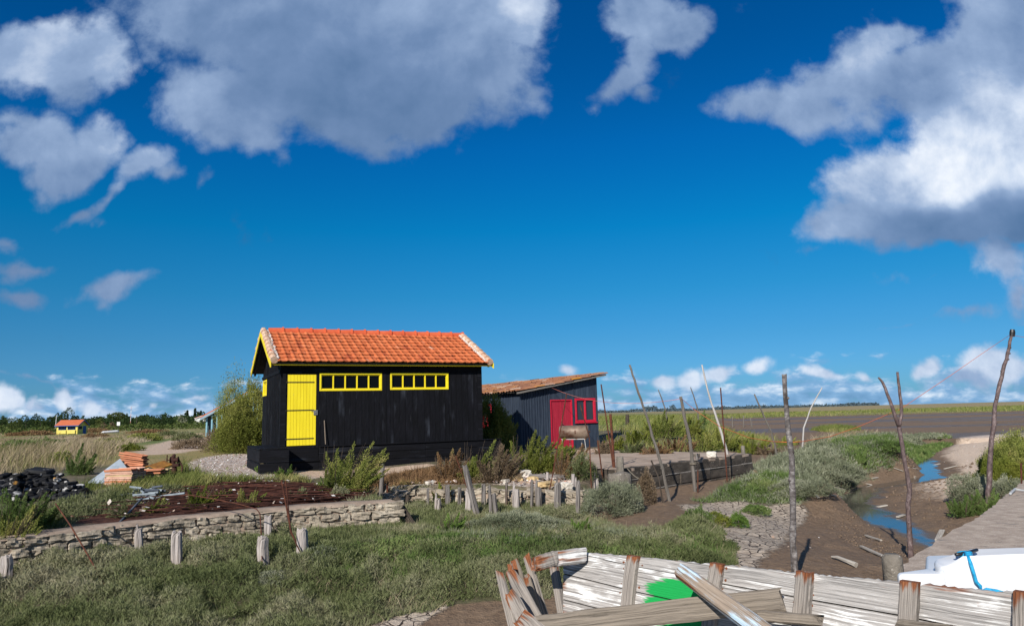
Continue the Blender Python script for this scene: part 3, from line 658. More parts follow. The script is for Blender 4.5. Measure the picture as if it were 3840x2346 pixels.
# plinth of heavy boards, the recess under the door, the step at the gable
m = MB(); zz = -1.44
for k, h in enumerate((.27, .22, .20)):
    o = (-.16, -.145, -.155)[k]; m.obox((1.0, o, zz+.004), (3.1, 0, 0), (0, .12, 0), (0, 0, h-.008)); m.obox((4.105, o-.004, zz+.004), (2.45, 0, 0), (0, .12, 0), (0, 0, h-.008)); zz += h
m.box(1.0, 6.56, -.20, -.06, zz+.002, zz+.028); m.box(.0, 1.0, -.02, .05, -1.44, FL+.01); m.box(.12, 1.0, -.17, -.03, -1.13, -1.095); m.box(.12, 1.0, -.13, -.03, -1.44, -1.135)
m.box(-.02, 6.5, 0.06, 4.05, -1.44, FL-.06); m.box(6.5, 6.56, -.02, 1.9, -1.44, zz)
hb(m, 'plinth', BLK, bevel=.006, seg=1)
m = MB()
for k in range(3): m.obox((-.66+k*.255, -.78, -.745), (0, 3.0, 0), (.25, 0, 0), (0, 0, .035))
for z in (-1.42, -1.08): m.obox((-.65, -.77, z), (.75, 0, 0), (0, .05, 0), (0, 0, .325)); m.obox((-.65, -.715, z), (0, 2.93, 0), (.05, 0, 0), (0, 0, .325)); m.obox((.05, -.715, z), (0, .55, 0), (.05, 0, 0), (0, 0, .325))
hb(m, 'step', BLK, bevel=.006, seg=1)
m = MB(); m.beam((1.17, -.13, FL+.04), (1.14, -.075, -.02), .018, .015, up=(0, 1, 0)); o = m.build('wooden_stick', pmat('pale_wood', [(.3, (.16, .12, .085)), (.7, (.30, .24, .19))], 4., 'guv', (1, 20, 20), rough=.9), world=False)
o.data.transform(WM[hut.name] @ Matrix.Translation((0, 0, -GB))); tag(o, 'thin pale stick leaning on the black wall right of the yellow door', 'stick')
# ---------------------------------------------------------------- navy hut with the red door
RC = Vector((.23, 28.6, 0)); RA = R(30); RG = -1.40
rhut = empty('boat_shed', (RC.x, RC.y, RG), RA); tag(rhut, 'dark blue shed with a red door under a lichen-covered lean-to roof', 'shed')
NAVY = pmat('navy_boards', [(.3, (.021, .029, .046)), (.55, (.033, .045, .067)), (.8, (.054, .068, .096))], 2., 'guv', (.6, 6, 6), rough=.7, spec=.2, bump=.35, bscale=9.)
RED = pmat('red_paint', [(.3, (.27, .012, .028)), (.6, (.36, .018, .04)), (.8, (.42, .035, .055))], 3., 'guv', (.6, 5, 5), rough=.6, bump=.2, over=[((.45, .16, .16), 4., .70, .80)])
REDF = pmat('red_frame', [(.3, (.42, .010, .03)), (.7, (.54, .02, .05))], 3., 'guv', (.6, 5, 5), rough=.5, bump=.15)
LICH = pmat('lichen_tiles', [(.28, (.10, .055, .04)), (.42, (.22, .10, .06)), (.55, (.34, .15, .075)), (.7, (.42, .24, .14))], 3.4, 'guv', (2.6, 2.6, 2.6), rough=.95, bump=.5, over=[((.44, .19, .03), 2.6, .57, .68), ((.50, .42, .34), 5., .56, .68), ((.07, .045, .035), 4., .60, .72)])
def rb(mb, name, mat, parent=rhut, **k):
    mb.v = [(p[0], p[1], p[2]-RG) for p in mb.v]; return mb.build(name, mat, parent, world=False, **k)
z5 = lambda x, y: (1750+x/2.508, 1300+y/2.508)
def rp(x, y): return wallpt(*z5(x, y), RC, RA)
RL = rp(1230, 600)[0]; RD = 12.; tops = lambda s: .86+.168*s
d0, d1 = rp(786, 700)[0], rp(992, 700)[0]; dz1 = rp(885, 495)[1]; wa, wb = rp(1015, 600)[0], rp(1209, 600)[0]; wz0, wz1 = rp(1100, 716)[1], rp(1100, 482)[1]
RDOOR = (d0, d1, RG, dz1); RWIN = (wa, wb, wz0, wz1); LWIN = (2.35, 3.25, -.55, .48)
m = MB(); boards(m, 0, RL, tops, lambda s: RG-.1, .13, [RDOOR, RWIN], lambda s, o, z: (s, -o, z), batten=.02)
boards(m, 0, RD, lambda s: .84, lambda s: RG-.1, .13, [LWIN], lambda t, o, z: (-o, t, z), batten=.02)
boards(m, 0, RD, lambda s: tops(RL), lambda s: RG-.1, .13, [], lambda t, o, z: (RL+o, t, z)); boards(m, 0, RL, tops, lambda s: RG-.1, .13, [], lambda s, o, z: (s, RD+o, z))
m.box(0, RL-.01, .16, .18, RG, .82); m.box(.16, .18, .2, RD-.1, RG, .8); m.box(-.04, .06, -.045, -.0335, RG, .84)
rb(m, 'walls', NAVY)
m = MB(); mid = rp(893, 700)[0]
for a, b in ((d0+.05, mid-.006), (mid+.006, d1-.05)):
    n = 5
    for i in range(n): m.obox((a+(b-a)*i/n+.003, .0, RG+.02), (0, 0, dz1-RG-.07), ((b-a)/n-.006, 0, 0), (0, .03, 0))
m.box(mid-.02, mid+.025, -.015, -.002, RG+.02, dz1-.06); rdoor = rb(m, 'door', RED, bevel=.003, seg=1)
m = MB(); m.tube([(mid-.05, -.05, -.42), (mid+.05, -.05, -.42)], .012, 6); m.tube([(mid-.0, -.02, -.42), (mid-.0, -.05, -.42)], .012, 6); rb(m, 'door_handle', STEEL, rdoor)
m = MB(); m.box(d0, d0+.05, -.045, .05, RG, dz1); m.box(d1-.05, d1, -.045, .05, RG, dz1); m.box(d0+.05, d1-.05, -.043, .05, dz1-.05, dz1); rb(m, 'door_frame', REDF)
def rwin(a, b, za, zb, axis, sill=True):
    def bx(mb, s0, s1, o0, o1, z0, z1):
        p = (lambda s, o, z: (s, -o, z) if axis == 0 else (-o, s, z)); q = Vector(p(s0, o0, z0)); mb.obox(q, Vector(p(s1, o0, z0))-q, Vector(p(s0, o1, z0))-q, (0, 0, z1-z0))
    f = .09; m = MB(); bx(m, a, b, -.05, .05, za+.04, za+.04+f); bx(m, a, b, -.05, .05, zb-f, zb); bx(m, a, a+f, -.05, .048, za+.04+f, zb-f); bx(m, b-f, b, -.05, .048, za+.04+f, zb-f)
    bx(m, (a+b)/2-.035, (a+b)/2+.035, -.05, .035, za+.04+f, zb-f); w = rb(m, 'window', REDF, bevel=.005, seg=1)
    m = MB(); bx(m, a-.03, b+.03, -.05, .10, za, za+.038); rb(m, 'sill', REDF, w)
    m = MB(); bx(m, a+f, b-f, -.03, -.024, za+.04+f, zb-f); rb(m, 'glass', GLASS2, w)
GLASS2, nt = newmat('shed_window_glass'); finish(GLASS2, nt, (.03, .035, .045), .03, .6)
rwin(*RWIN, 0); rwin(*LWIN, 1)
m = MB(); m.box(-.25, RL+.28, -.25, RD+.3, 0, .03)
m.v = [(p[0], p[1], p[2]+tops(p[0])+.03) for p in m.v]; rroof = rb(m, 'roof', pmat('roof_boards', [(.3, (.05, .045, .04)), (.7, (.10, .09, .08))], 3., rough=.9))
hal = lambda t: .055*math.sin(math.pi*t)
slope_tiles('roof_tiles', LICH, (-.33, RD+.33, tops(-.33)+.07-RG), (0, -(RD+.66), 0), (RL+.70, 0, .168*(RL+.70)), 56, 10, .3, .055, rroof, smp=6, jit=.022, prof=hal, rowlift=.03)
m = MB(); m.obox((-.30, -.29, 0), (RL+.62, 0, .168*(RL+.62)), (0, .03, 0), (0, 0, .07)); m.v = [(p[0], p[1], p[2]+tops(-.30)-.02) for p in m.v]; rb(m, 'verge_board', pmat('grey_board', [(.3, (.10, .095, .085)), (.7, (.22, .20, .18))], 4., 'guv', (1, 12, 12), rough=.9))
# ---------------------------------------------------------------- small buildings far off
def gable_hut(name, label, base, rz, L, Wd, h, rise, wallm, roofm, trimm, over=.3, cat='hut', tiles=True):
    r_ = empty(name, base, rz); tag(r_, label, cat)
    m = MB(); m.box(0, L, 0, Wd, 0, h); m.add([(L, 0, h), (L, Wd, h), (L, Wd/2, h+rise), (0, 0, h), (0, Wd, h), (0, Wd/2, h+rise)], [(0, 1, 2), (5, 4, 3), (0, 2, 5, 3), (1, 4, 5, 2)]); m.build('walls', wallm, r_, world=False)
    k = rise/(Wd/2); m = MB()
    for sg in (0, 1):
        y0 = -over if sg == 0 else Wd+over; vs = [(-over, y0, h-over*k+.02), (L+over, y0, h-over*k+.02), (L+over, Wd/2, h+rise+.02), (-over, Wd/2, h+rise+.02)]
        vs += [(p[0], p[1], p[2]+.10) for p in vs]; f = [(3, 2, 1, 0), (4, 5, 6, 7), (0, 1, 5, 4), (1, 2, 6, 5), (3, 0, 4, 7), (2, 3, 7, 6)]
        m.add(vs, f if sg == 0 else [t[::-1] for t in f])
    rf_ = m.build('roof', roofm, r_, world=False); m = MB()
    m.box(-over, L+over, -over-.04, -over-.005, h-over*k-.06, h-over*k+.10)
    for x in (-over-.04, L+over+.003):
        for sg in (0, 1):
            y0 = -over if sg == 0 else Wd+over
            m.add([(x, y0, h-over*k-.12), (x+.035, y0, h-over*k-.12), (x+.035, y0, h-over*k+.10), (x, y0, h-over*k+.10), (x, Wd/2, h+rise-.12), (x+.035, Wd/2, h+rise-.12), (x+.035, Wd/2, h+rise+.12), (x, Wd/2, h+rise+.12)], [(0, 1, 2, 3), (7, 6, 5, 4), (0, 4, 5, 1), (1, 5, 6, 2), (2, 6, 7, 3), (3, 7, 4, 0)])
    m.build('fascia', trimm, r_, world=False); return r_
FYEL = pmat('pale_yellow_boards', [(.3, (.62, .50, .10)), (.7, (.74, .62, .16))], 3., rough=.7, bump=.1)
BLU = pmat('blue_paint', [(.3, (.012, .065, .22)), (.7, (.025, .10, .30))], 3., rough=.6, bump=.1)
FTIL = pmat('far_tiles', [(.3, (.45, .10, .04)), (.7, (.60, .18, .08))], 3., stretch=(1, 1, 6), rough=.85)
Yd = 150.; pc = at(286, 1628, Yd); yw = math.hypot(1, 0)
yh = gable_hut('yellow_hut', 'small yellow hut with blue trim far off in the dry field', (pc.x-3.75, pc.y-.6, pc.z-.25), R(8), 4.0, 4.6, 2.15, 1.0, FYEL, FTIL, BLU)
for a in (.35, 2.1):
    m = MB(); m.box(a, a+1.5, -.06, -.01, 1.25, 2.0); w = m.build('window', BLU, yh, world=False)
    m = MB()
    for k in range(5): m.box(a+.06+k*.285, a+.06+k*.285+.25, -.075, -.065, 1.32, 1.94)
    m.build('glass', GLASS, w, world=False); m = MB(); m.box(a-.02, a+1.55, -.22, -.14, .45, 1.2); m.build('shutter', FYEL, yh, world=False)
m = MB(); m.box(4.01, 4.05, 2.5, 3.9, 0, 1.95); m.build('door', BLU, yh, world=False)
m = MB(); m.box(4.01, 4.05, .4, 2.0, 1.3, 1.95); w = m.build('window', BLU, yh, world=False); m = MB()
for k in range(4): m.box(4.055, 4.065, .5+k*.37, .8+k*.37, 1.36, 1.9)
m.build('glass', GLASS, w, world=False)
pw_ = at(772, 1577, 330); WHT = pmat('white_render', [(.3, (.70, .69, .66)), (.7, (.80, .79, .77))], 2., rough=.9)
wh = gable_hut('white_house', 'small white house with an orange roof at the far edge of the field', (pw_.x-5, pw_.y, pw_.z-1.6), R(-60), 4., 5., 2.9, 1.0, WHT, FTIL, WHT, cat='house')
m = MB(); m.box(4.01, 4.05, 1.8, 2.8, .1, 2.0); m.build('door', BLU, wh, world=False)
# pale blue slatted shed behind the tamarisk
pb = at(773, 1630, 62.); PBL = pmat('pale_blue_slats', [(.3, (.16, .33, .40)), (.7, (.25, .43, .50))], 3., 'guv', (1, 8, 8), rough=.7)
PBR = pmat('grey_blue_trim', [(.3, (.20, .28, .34)), (.7, (.28, .36, .42))], 3., rough=.7); bs = empty('slatted_shed', (pb.x, pb.y, pb.z-.1), R(14)); tag(bs, 'pale blue slatted shed with a pink tiled roof behind the tamarisk', 'shed')
he, wd_, ri = 1.75, 7.4, 2.05; m = MB()
for k in range(19):
    x = k*wd_/18; zt = he+ri*(1-abs(x-wd_/2)/(wd_/2)); m.box(x-.05, x+.07, -.03, .03, 0, zt)
m.box(0, wd_, .031, .06, he-.08, he+.04); m.box(0, wd_, .031, .06, .0, .15); m.build('slats', PBL, bs, world=False)
m = MB(); m.box(0, wd_, .30, .34, 0, he); m.add([(0, .30, he), (wd_, .30, he), (wd_/2, .30, he+ri)], [(0, 1, 2)]); m.box(0, wd_, 6., 6.1, 0, he); m.box(-.04, 0, .3, 6, 0, he); m.box(wd_, wd_+.04, .3, 6, 0, he); m.build('walls', pmat('shed_inside', [(.3, (.03, .045, .05)), (.7, (.06, .09, .10))], 2., rough=.9), bs, world=False)
k_ = ri/(wd_/2)
for nm, dz, th_, mt, ya in (('roof', .06, .09, FTIL, -.35), ('bargeboard', -.16, .21, PBR, -.39)):
    m = MB(); yb = 6.2 if nm == 'roof' else -.351
    for sg in (-1, 1):
        x0 = wd_/2+sg*(wd_/2+.45); z0 = he-.45*k_
        vs = [(x0, ya, z0+dz), (wd_/2, ya, he+ri+dz), (wd_/2, yb, he+ri+dz), (x0, yb, z0+dz)]; vs += [(p[0], p[1], p[2]+th_) for p in vs]
        f = [(0, 1, 2, 3), (7, 6, 5, 4), (4, 5, 1, 0), (6, 7, 3, 2), (5, 6, 2, 1), (7, 4, 0, 3)]; m.add(vs, f if sg > 0 else [t[::-1] for t in f])
    m.build(nm, mt, bs, world=False)
# ================================================================ stone walls, pier, posts, poles, rods, ropes, debris
STONE = pmat('limestone', [(.25, (.13, .105, .08)), (.45, (.27, .225, .17)), (.65, (.42, .36, .28)), (.8, (.52, .46, .38))], 3.2, rough=.95, bump=.9, bscale=14., bdist=.03, over=[((.07, .06, .05), 7., .58, .72), ((.40, .22, .06), 1.3, .70, .78)])
CAPS = pmat('wall_mortar', [(.3, (.22, .165, .125)), (.7, (.38, .29, .22))], 4., rough=.95, bump=.6, bscale=16.)
def along(P, d):
    for a, b in zip(P[:-1], P[1:]):
        a, b = Vector(a), Vector(b); l = (b-a).length
        if d <= l: return a+(b-a)*d/l, (b-a).normalized()
        d -= l
    return Vector(P[-1]), (Vector(P[-1])-Vector(P[-2])).normalized()
def length(P): return sum((Vector(b)-Vector(a)).length for a, b in zip(P[:-1], P[1:]))
def stone_wall(P, ztop, zbot, name, label, courses, cap=True, messy=0., skip=0.):
    L = length(P); m = MB(); rs = random.Random(len(P)); base = along(P, L/2)[0]
    r_ = empty(name, (base.x, base.y, zbot(L/2))); tag(r_, label, 'wall')
    core = MB(); n = int(L/.6)
    for i in range(n):
        p, t = along(P, L*i/n); q, t2 = along(P, L*(i+1)/n); nn = Vector((-t.y, t.x)); d = L*(i+.5)/n; zt = ztop(d)-(.03 if cap else .10)
        core.add([(p.x+nn.x*.07, p.y+nn.y*.07, zbot(d)-.3), (q.x+nn.x*.07, q.y+nn.y*.07, zbot(d)-.3), (q.x+nn.x*.5, q.y+nn.y*.5, zbot(d)-.3), (p.x+nn.x*.5, p.y+nn.y*.5, zbot(d)-.3),
                  (p.x+nn.x*.07, p.y+nn.y*.07, zt), (q.x+nn.x*.07, q.y+nn.y*.07, zt), (q.x+nn.x*.5, q.y+nn.y*.5, zt+.02), (p.x+nn.x*.5, p.y+nn.y*.5, zt+.02)], [(0, 1, 5, 4), (4, 5, 6, 7), (2, 3, 7, 6)])
    core.build('mortar_core', CAPS, r_)
    d0 = rs.random()*.1
    for c in range(courses):
        d = d0+c*.11
        while d < L:
            w = rs.uniform(.16, .40); hh = (ztop(d)-zbot(d)+.12)/courses; p, t = along(P, d+w/2); nn = Vector((-t.y, t.x)); dd = rs.uniform(.0, .05)+messy*rs.uniform(-.1, .1)
            if rs.random() > skip:
                z = zbot(d)-.12+hh*(c+.5)+messy*rs.uniform(-.06, .06)
                m.rock((p.x+nn.x*(.12+dd), p.y+nn.y*(.12+dd), z), (w*.98, .26, hh*rs.uniform(.80, 1.02)), seed=rs.random(), rough=.15+messy*.1, sph=.24, rot=math.atan2(t.y, t.x)+rs.uniform(-.08, .08)*(1+5*messy), tilt=(rs.uniform(-.1, .1), rs.uniform(-.06, .06)*(1+5*messy)), lv=4)
            d += w+.012
    m.build('stones', STONE, r_, smooth=False)
    if cap:
        k = MB(); n = int(L/.22); vs = []; fs = []
        for i in range(n+1):
            p, t = along(P, L*i/n); nn = Vector((-t.y, t.x)); d = L*i/n; z = ztop(d)
            for o, dz in ((.02, -.03), (.05, .0), (.25, .02), (.46, .02), (.5, -.05)): vs.append((p.x+nn.x*(o+rs.uniform(-.02, .02)), p.y+nn.y*(o+rs.uniform(-.02, .02)), z+dz+rs.uniform(-.01, .01)))
        for i in range(n):
            for j in range(4): fs.append((i*5+j, i*5+5+j, i*5+6+j, i*5+1+j))
        fs = [f[::-1] for f in fs]; k.add(vs, fs).build('coping', CAPS, r_, smooth=True)
    return r_
stone_wall(WALL1, lambda d: -1.60, lambda d: -2.06, 'stone_wall', 'long low wall of pale mortared limestone blocks beside the rusty rod heap', 4)
stone_wall(WALL2, lambda d: -1.70, lambda d: -2.0, 'rubble_wall', 'low crumbling rubble wall behind the row of worn grey stakes', 3, cap=False, messy=.6, skip=.06)
rs = random.Random(5)
ROCKW = pmat('white_rock', [(.3, (.46, .41, .34)), (.7, (.66, .62, .56))], 4., rough=.95, bump=.7, bscale=12.)
ROCKY = pmat('ochre_rock', [(.3, (.40, .27, .12)), (.7, (.56, .42, .24))], 4., rough=.95, bump=.7, bscale=12.)
for (u, v, w, h, mt, lb) in ((1968, 1790, 45, 28, ROCKW, 'wedge shaped white rock by the grey log on the rubble'), (2000, 1808, 40, 22, ROCKY, 'squared ochre rock standing behind two stakes on the rubble wall'), (1935, 1800, 52, 18, ROCKY, 'flat sandy rock left of the ochre one on the rubble'),
        (2125, 1832, 42, 24, ROCKW, 'rounded whitish rock at the right end of the rubble wall'), (2050, 1822, 60, 18, ROCKY, 'long yellowish slab rock on the rubble wall by the rounded white rock'), (1895, 1812, 30, 16, ROCKW, 'small pale rock on the middle of the rubble wall'), (1610, 1815, 28, 12, ROCKW, 'grey flat stone on the rubble wall below the reddish shrub'), (2668, 1712, 32, 20, ROCKW, 'white block of rock lying on the concrete pier')):
    p = ground(u, v) if u < 2500 else gz(u, v, -1.40); s = p.y/PF
    m = MB(); m.rock((p.x, p.y, p.z+h*s*.42), (w*s*1.1, w*s*.8, h*s*1.1), seed=u, rough=.12, sph=.3, rot=u*.1, lv=4); o = m.build('rock', mt, loc=(p.x, p.y, p.z), smooth=False, bevel=.012)
    tag(o, lb, 'rock')
# ---------------------------------------------------------------- pier
CONC = pmat('pier_concrete', [(.3, (.035, .029, .024)), (.5, (.075, .062, .05)), (.7, (.13, .108, .09))], 1.6, stretch=(1, 1, 2.5), rough=.95, bump=1., bscale=22., bdist=.03, over=[((.22, .19, .16), 7., .62, .72)])
SLAB = pmat('pier_slab', [(.3, (.27, .20, .15)), (.5, (.36, .275, .21)), (.7, (.44, .35, .275))], 1.2, rough=.95, bump=.4, bscale=20., over=[((.20, .16, .13), 2., .6, .72)])
SEAM = pmat('lime_seam', [(.3, (.16, .14, .12)), (.7, (.40, .36, .32))], 6., rough=.95)
pf0, pf1 = Vector((2.48, 18.2)), Vector((7.5, 23.3)); pt = (pf1-pf0).normalized(); pn = Vector((-pt.y, pt.x)); PLEN = (pf1-pf0).length; PT = -1.40
pier = empty('concrete_pier', (pf0.x, pf0.y, -2.4), math.atan2(pt.y, pt.x)); tag(pier, 'dark blockwork concrete landing pier with a sandy slab on top', 'pier')
def pb_(mb, nm, mt, par=pier, **k): mb.v = [(p[0], p[1], p[2]+2.4) for p in mb.v]; return mb.build(nm, mt, par, world=False, **k)
m = MB(); zc = -2.75; rs = random.Random(3); sm = MB()
for r_ in range(4):
    h = (.42, .33, .30, .295)[r_]; x = 0.
    while x < PLEN-.05:
        w = rs.uniform(1.1, 2.0); w = min(w, PLEN-x); w = PLEN-x if PLEN-x-w < .4 else w; o = rs.uniform(-.022, .022)
        m.obox((x+.004, o, zc+.008), (w-.008, 0, 0), (0, .4, 0), (0, 0, h-.016)); x += w
    m.obox((PLEN-.25, .42, zc+.008), (0.24+rs.uniform(-.01, .01), 0, 0), (0, 4.2, 0), (0, 0, h-.016))
    x = .2
    while x < PLEN and r_ < 3:
        w = rs.uniform(.3, 1.3)
        if rs.random() < .62: sm.obox((x, -.008, zc+h-.014), (min(w, PLEN-x), 0, 0), (0, .03, 0), (0, 0, rs.uniform(.012, .028)))
        x += w
    zc += h
m.box(.0, PLEN-.27, .42, .8, -2.75, PT-.03); pb_(m, 'blockwork', CONC, bevel=.022, seg=2)
pb_(sm, 'lime_seams', SEAM)
m = MB(); vs = []; nxs, nys = 30, 12
for j in range(nys+1):
    for i in range(nxs+1):
        x = -.02+(PLEN+.02)*i/nxs; y = (.015+rs.uniform(-.03, .03) if j == 0 else 5.2*j/nys); vs.append((x, y, PT+.012*rs.uniform(-1, 1)+(.0 if j else -.02)))
fs = [(j*(nxs+1)+i, j*(nxs+1)+i+1, (j+1)*(nxs+1)+i+1, (j+1)*(nxs+1)+i) for j in range(nys) for i in range(nxs)]
m.add(vs, fs); n0 = len(vs); m.add([(x, y, z-.07) for x, y, z in vs[:nxs+1]], [])
m.f += [(i+1, i, n0+i, n0+i+1) for i in range(nxs)]
pb_(m, 'slab', SLAB, smooth=False)
def bollard(u, v0, v1, w, mt, name, label, zb, cat='bollard', round_=False, lean=0.):
    p = gz(u, v0, zb); s = p.y/PF; h = (v0-v1)*s; r0 = w*s/2; m = MB()
    pts = [(p.x, p.y, zb-.15), (p.x+lean*.4, p.y, zb+h*.5), (p.x+lean*.9, p.y, zb+h*.88), (p.x+lean, p.y, zb+h)]
    m.tube(pts, [r0*1.02, r0, r0*.98, r0*(.72 if round_ else .9)], 14, jit=.05); o = m.build(name, mt, loc=(p.x, p.y, zb), smooth=round_); return tag(o, label, cat)
OLDC = pmat('old_concrete', [(.3, (.10, .085, .068)), (.6, (.20, .175, .145)), (.8, (.30, .265, .22))], 5., rough=.95, bump=.9, bscale=30., over=[((.45, .41, .36), 34., .63, .69)])
bollard(2326, 1760, 1713, 27, OLDC, 'concrete_bollard', 'pale square topped bollard at the near corner of the pier', PT)
bollard(2787, 1694, 1671, 14, OLDC, 'concrete_bollard', 'small stump shaped bollard at the far end of the pier', PT)
p = gz(2786, 1760, PT)
m = MB(); q0 = gz(2322, 1770, PT); m.rock((q0.x-.02, q0.y-.12, -2.0), (.44, .36, 1.2), seed=3, rough=.05, sph=.12, rot=.5, lv=4); tag(m.build('concrete_pillar', OLDC, loc=(q0.x, q0.y, -2.6), smooth=True), 'rough concrete pillar below the bollard at the near pier corner', 'pillar')
# ---------------------------------------------------------------- weathered posts
def wood(name, a, b, c, extra=()): return pmat(name, [(.28, a), (.5, b), (.72, c)], 2.4, 'guv', (.9, 26, 26), detail=7., rough=.92, spec=.15, bump=.9, bscale=5., bdist=.012, over=list(extra))
W_PALE = wood('pale_driftwood', (.10, .083, .07), (.38, .33, .30), (.56, .505, .475), [((.26, .105, .05), .55, .62, .76, (.6, 2.5, 2.5)), ((.035, .028, .024), 1.1, .60, .66, (.5, 22, 22))])
W_GREY = wood('grey_wood', (.035, .030, .027), (.17, .15, .138), (.33, .30, .275), [((.10, .06, .04), .7, .58, .72, (.6, 3, 3)), ((.022, .018, .016), 1.1, .58, .64, (.5, 22, 22))])
W_DARK = wood('dark_wet_wood', (.018, .014, .012), (.055, .043, .034), (.12, .095, .075))
W_BARK = pmat('birch_bark', [(.3, (.06, .05, .047)), (.5, (.12, .105, .10)), (.64, (.25, .23, .22)), (.78, (.48, .45, .43))], 5., 'guv', (5., 3., 3.), rough=.9, bump=.7, bscale=8., over=[((.045, .036, .032), 1.4, .53, .68, (2.2, 6, 6))])
W_RED = pmat('cherry_bark', [(.3, (.045, .028, .026)), (.55, (.12, .082, .078)), (.75, (.26, .205, .20))], 4., 'guv', (3., 5., 5.), rough=.7, spec=.4, bump=.5, bscale=8., over=[((.48, .43, .42), 1.6, .66, .76, (1.6, 5, 5))])
STK = []
def post(u, vb, vt, w, mt, label, name='stake', du=0., split=None, ragged=.5, sink=.25, z=None, cat='stake'):
    """stump from the ground at (u, vb) up to (u+du, vt); split: (offset px, width px, top v) second, detached half"""
    p = gz(u, vb, z) if z is not None else ground(u, vb)
    if z is None and -3.3 < p.x < 1.6 and 1826 < vb < 1900:
        yw = float(np.interp(p.x, [q[0] for q in WALL2], [q[1] for q in WALL2]))-.10-random.random()*.25
        if p.y > yw: p = at(u, vb, yw); sink = max(sink, p.z-tz(p.x, p.y)+.1)
    s = p.y/PF; t = at(u+du, vt, p.y); d = t-p; r_ = w*s/2
    STK.append((p.x, p.y)); m = MB(); b0 = p-d.normalized()*sink
    pts = [b0, p+d*.25, p+d*.6+Vector((random.uniform(-.12, .12)*r_, 0, 0)), p+d*.86, t]
    m.tube(pts, [r_*1.06, r_, r_*.97, r_*.95, r_*.80], 13, jit=.10, ragged=r_*ragged, crack=.22)
    if split:
        a = at(u+split[0], vb, p.y+r_*.4); b = at(u+split[0]+du, split[2], p.y+r_*.4); rr = split[1]*s/2
        m.tube([a-Vector((0, 0, sink)), a.lerp(b, .5), b], [rr*1.05, rr, rr*.6], 9, jit=.14, ragged=rr*1.2, crack=.25)
    return tag(m.build(name, mt, loc=p), label, cat, 'weathered stakes along the old banks')
post(24, 2168, 2078, 43, W_PALE, 'thick pale stake at the left edge, in front of a shorter one')
post(31, 2100, 2034, 36, W_PALE, 'pale stake half hidden behind the thick one at the left edge', du=4)
post(253, 2090, 2007, 16, W_DARK, 'thin dark stake against the long stone wall', split=(10, 8, 2016))
post(309, 2090, 1985, 30, W_PALE, 'tall pale stake with a slanting top, crossed by a rusty rod', ragged=.9)
post(523, 2079, 1980, 29, W_PALE, 'pale grooved stake with a tall dark splinter on top, in front of the stone wall', du=-5, split=(-4, 14, 1962))
post(664, 2110, 1990, 40, W_PALE, 'stout silvery stake with a rust stained top', ragged=.4)
post(1005, 2020, 1929, 31, W_PALE, 'orange topped pale stake just behind a shorter one', ragged=.6)
post(987, 2122, 2008, 40, W_PALE, 'squarish pale stake with a saw cut across it, beside a bent rod')
post(1131, 2096, 1978, 42, W_PALE, 'hollow stake with a charred rotten top', split=(14, 24, 2008), ragged=1.)
post(1427, 1868, 1738, 15, W_GREY, 'slim tall grey post standing at the end of the long stone wall', du=9, name='post', cat='post')
post(1645, 1912, 1868, 19, W_PALE, 'stake split in two with its dark left half standing higher', split=(-9, 13, 1844))
post(1605, 1860, 1829, 10, W_GREY, 'thin short stake in front of the rubble wall, leftmost of the row')
post(1678, 1845, 1816, 19, W_GREY, 'wide low stake touching the rubble wall behind a yellow green tuft')
post(1723, 1873, 1825, 15, W_GREY, 'grey stake left of the big leaning timber')
post(1757, 1912, 1832, 26, W_PALE, 'broken pale stake with an orange rotten core at the foot of the leaning timber', split=(12, 14, 1858), ragged=1.2)
post(1813, 1858, 1812, 16, W_GREY, 'grey stake just right of the leaning timber')
post(1859, 1928, 1846, 17, W_GREY, 'leaning stake whose dark top half is set back to the left', du=-8, split=(-16, 13, 1816))
post(1899, 1863, 1806, 11, W_GREY, 'thin straight stake between two split stakes')
post(1938, 1904, 1832, 24, W_PALE, 'broad split stake with a dark peg rising behind it', du=-2, split=(-9, 14, 1804))
post(1995, 1857, 1796, 12, W_GREY, 'thin stake standing before the ochre rock')
post(2021, 1880, 1824, 20, W_GREY, 'split grey stake with a taller left half right of the thin one', split=(-9, 12, 1796))
post(2090, 1895, 1806, 28, W_GREY, 'thick cracked stake with a black spike on top', split=(-1, 12, 1786))
post(2053, 1802, 1769, 11, W_PALE, 'short pale peg standing on the rubble behind a dark log')
post(2130, 1794, 1755, 13, W_GREY, 'little brown stake in the shrubs behind the drum')
post(2149, 1822, 1776, 14, W_PALE, 'forked pale stake beside the tall dark one', split=(9, 9, 1786))
post(2168, 1924, 1800, 17, W_GREY, 'tall narrow dark grey stake at the edge of the wet mud')
post(2235, 1850, 1790, 17, W_PALE, 'pale stake with a rusty split top near the roped pile', split=(-5, 9, 1770))
post(2288, 1842, 1758, 15, W_PALE, 'slanted pale pile roped to the rusty upright bar', du=-5, split=(8, 9, 1780))
post(1528, 1882, 1853, 15, W_DARK, 'rotten black stump in the grass beyond the wall end')
post(1788, 1928, 1741, 22, W_GREY, 'big grey timber leaning left above the row of stakes', du=-46, name='leaning_timber', cat='timber', ragged=.8)
post(1548, 1966, 1862, 26, W_DARK, 'dark log leaning off the end of the long stone wall', du=-66, name='leaning_log', cat='log', ragged=.6)
post(2614, 1722, 1699, 10, W_GREY, 'small grey mooring peg on the pier edge wound with rope', z=PT, sink=.02)
post(2353, 1585, 1552, 14, W_DARK, 'dark stump on the grassy rise behind the pier', z=-1.25)
m = MB(); p, q = ground(1985, 1800), ground(2120, 1800); m.tube([p+Vector((0, 0, .10)), (p+q)/2+Vector((0, 0, .08)), q+Vector((0, 0, .09))], [.06, .075, .05], 9, jit=.15, ragged=.05); tag(m.build('driftwood_log', W_GREY, loc=p), 'grey log lying across the rubble below the shrubs', 'log')
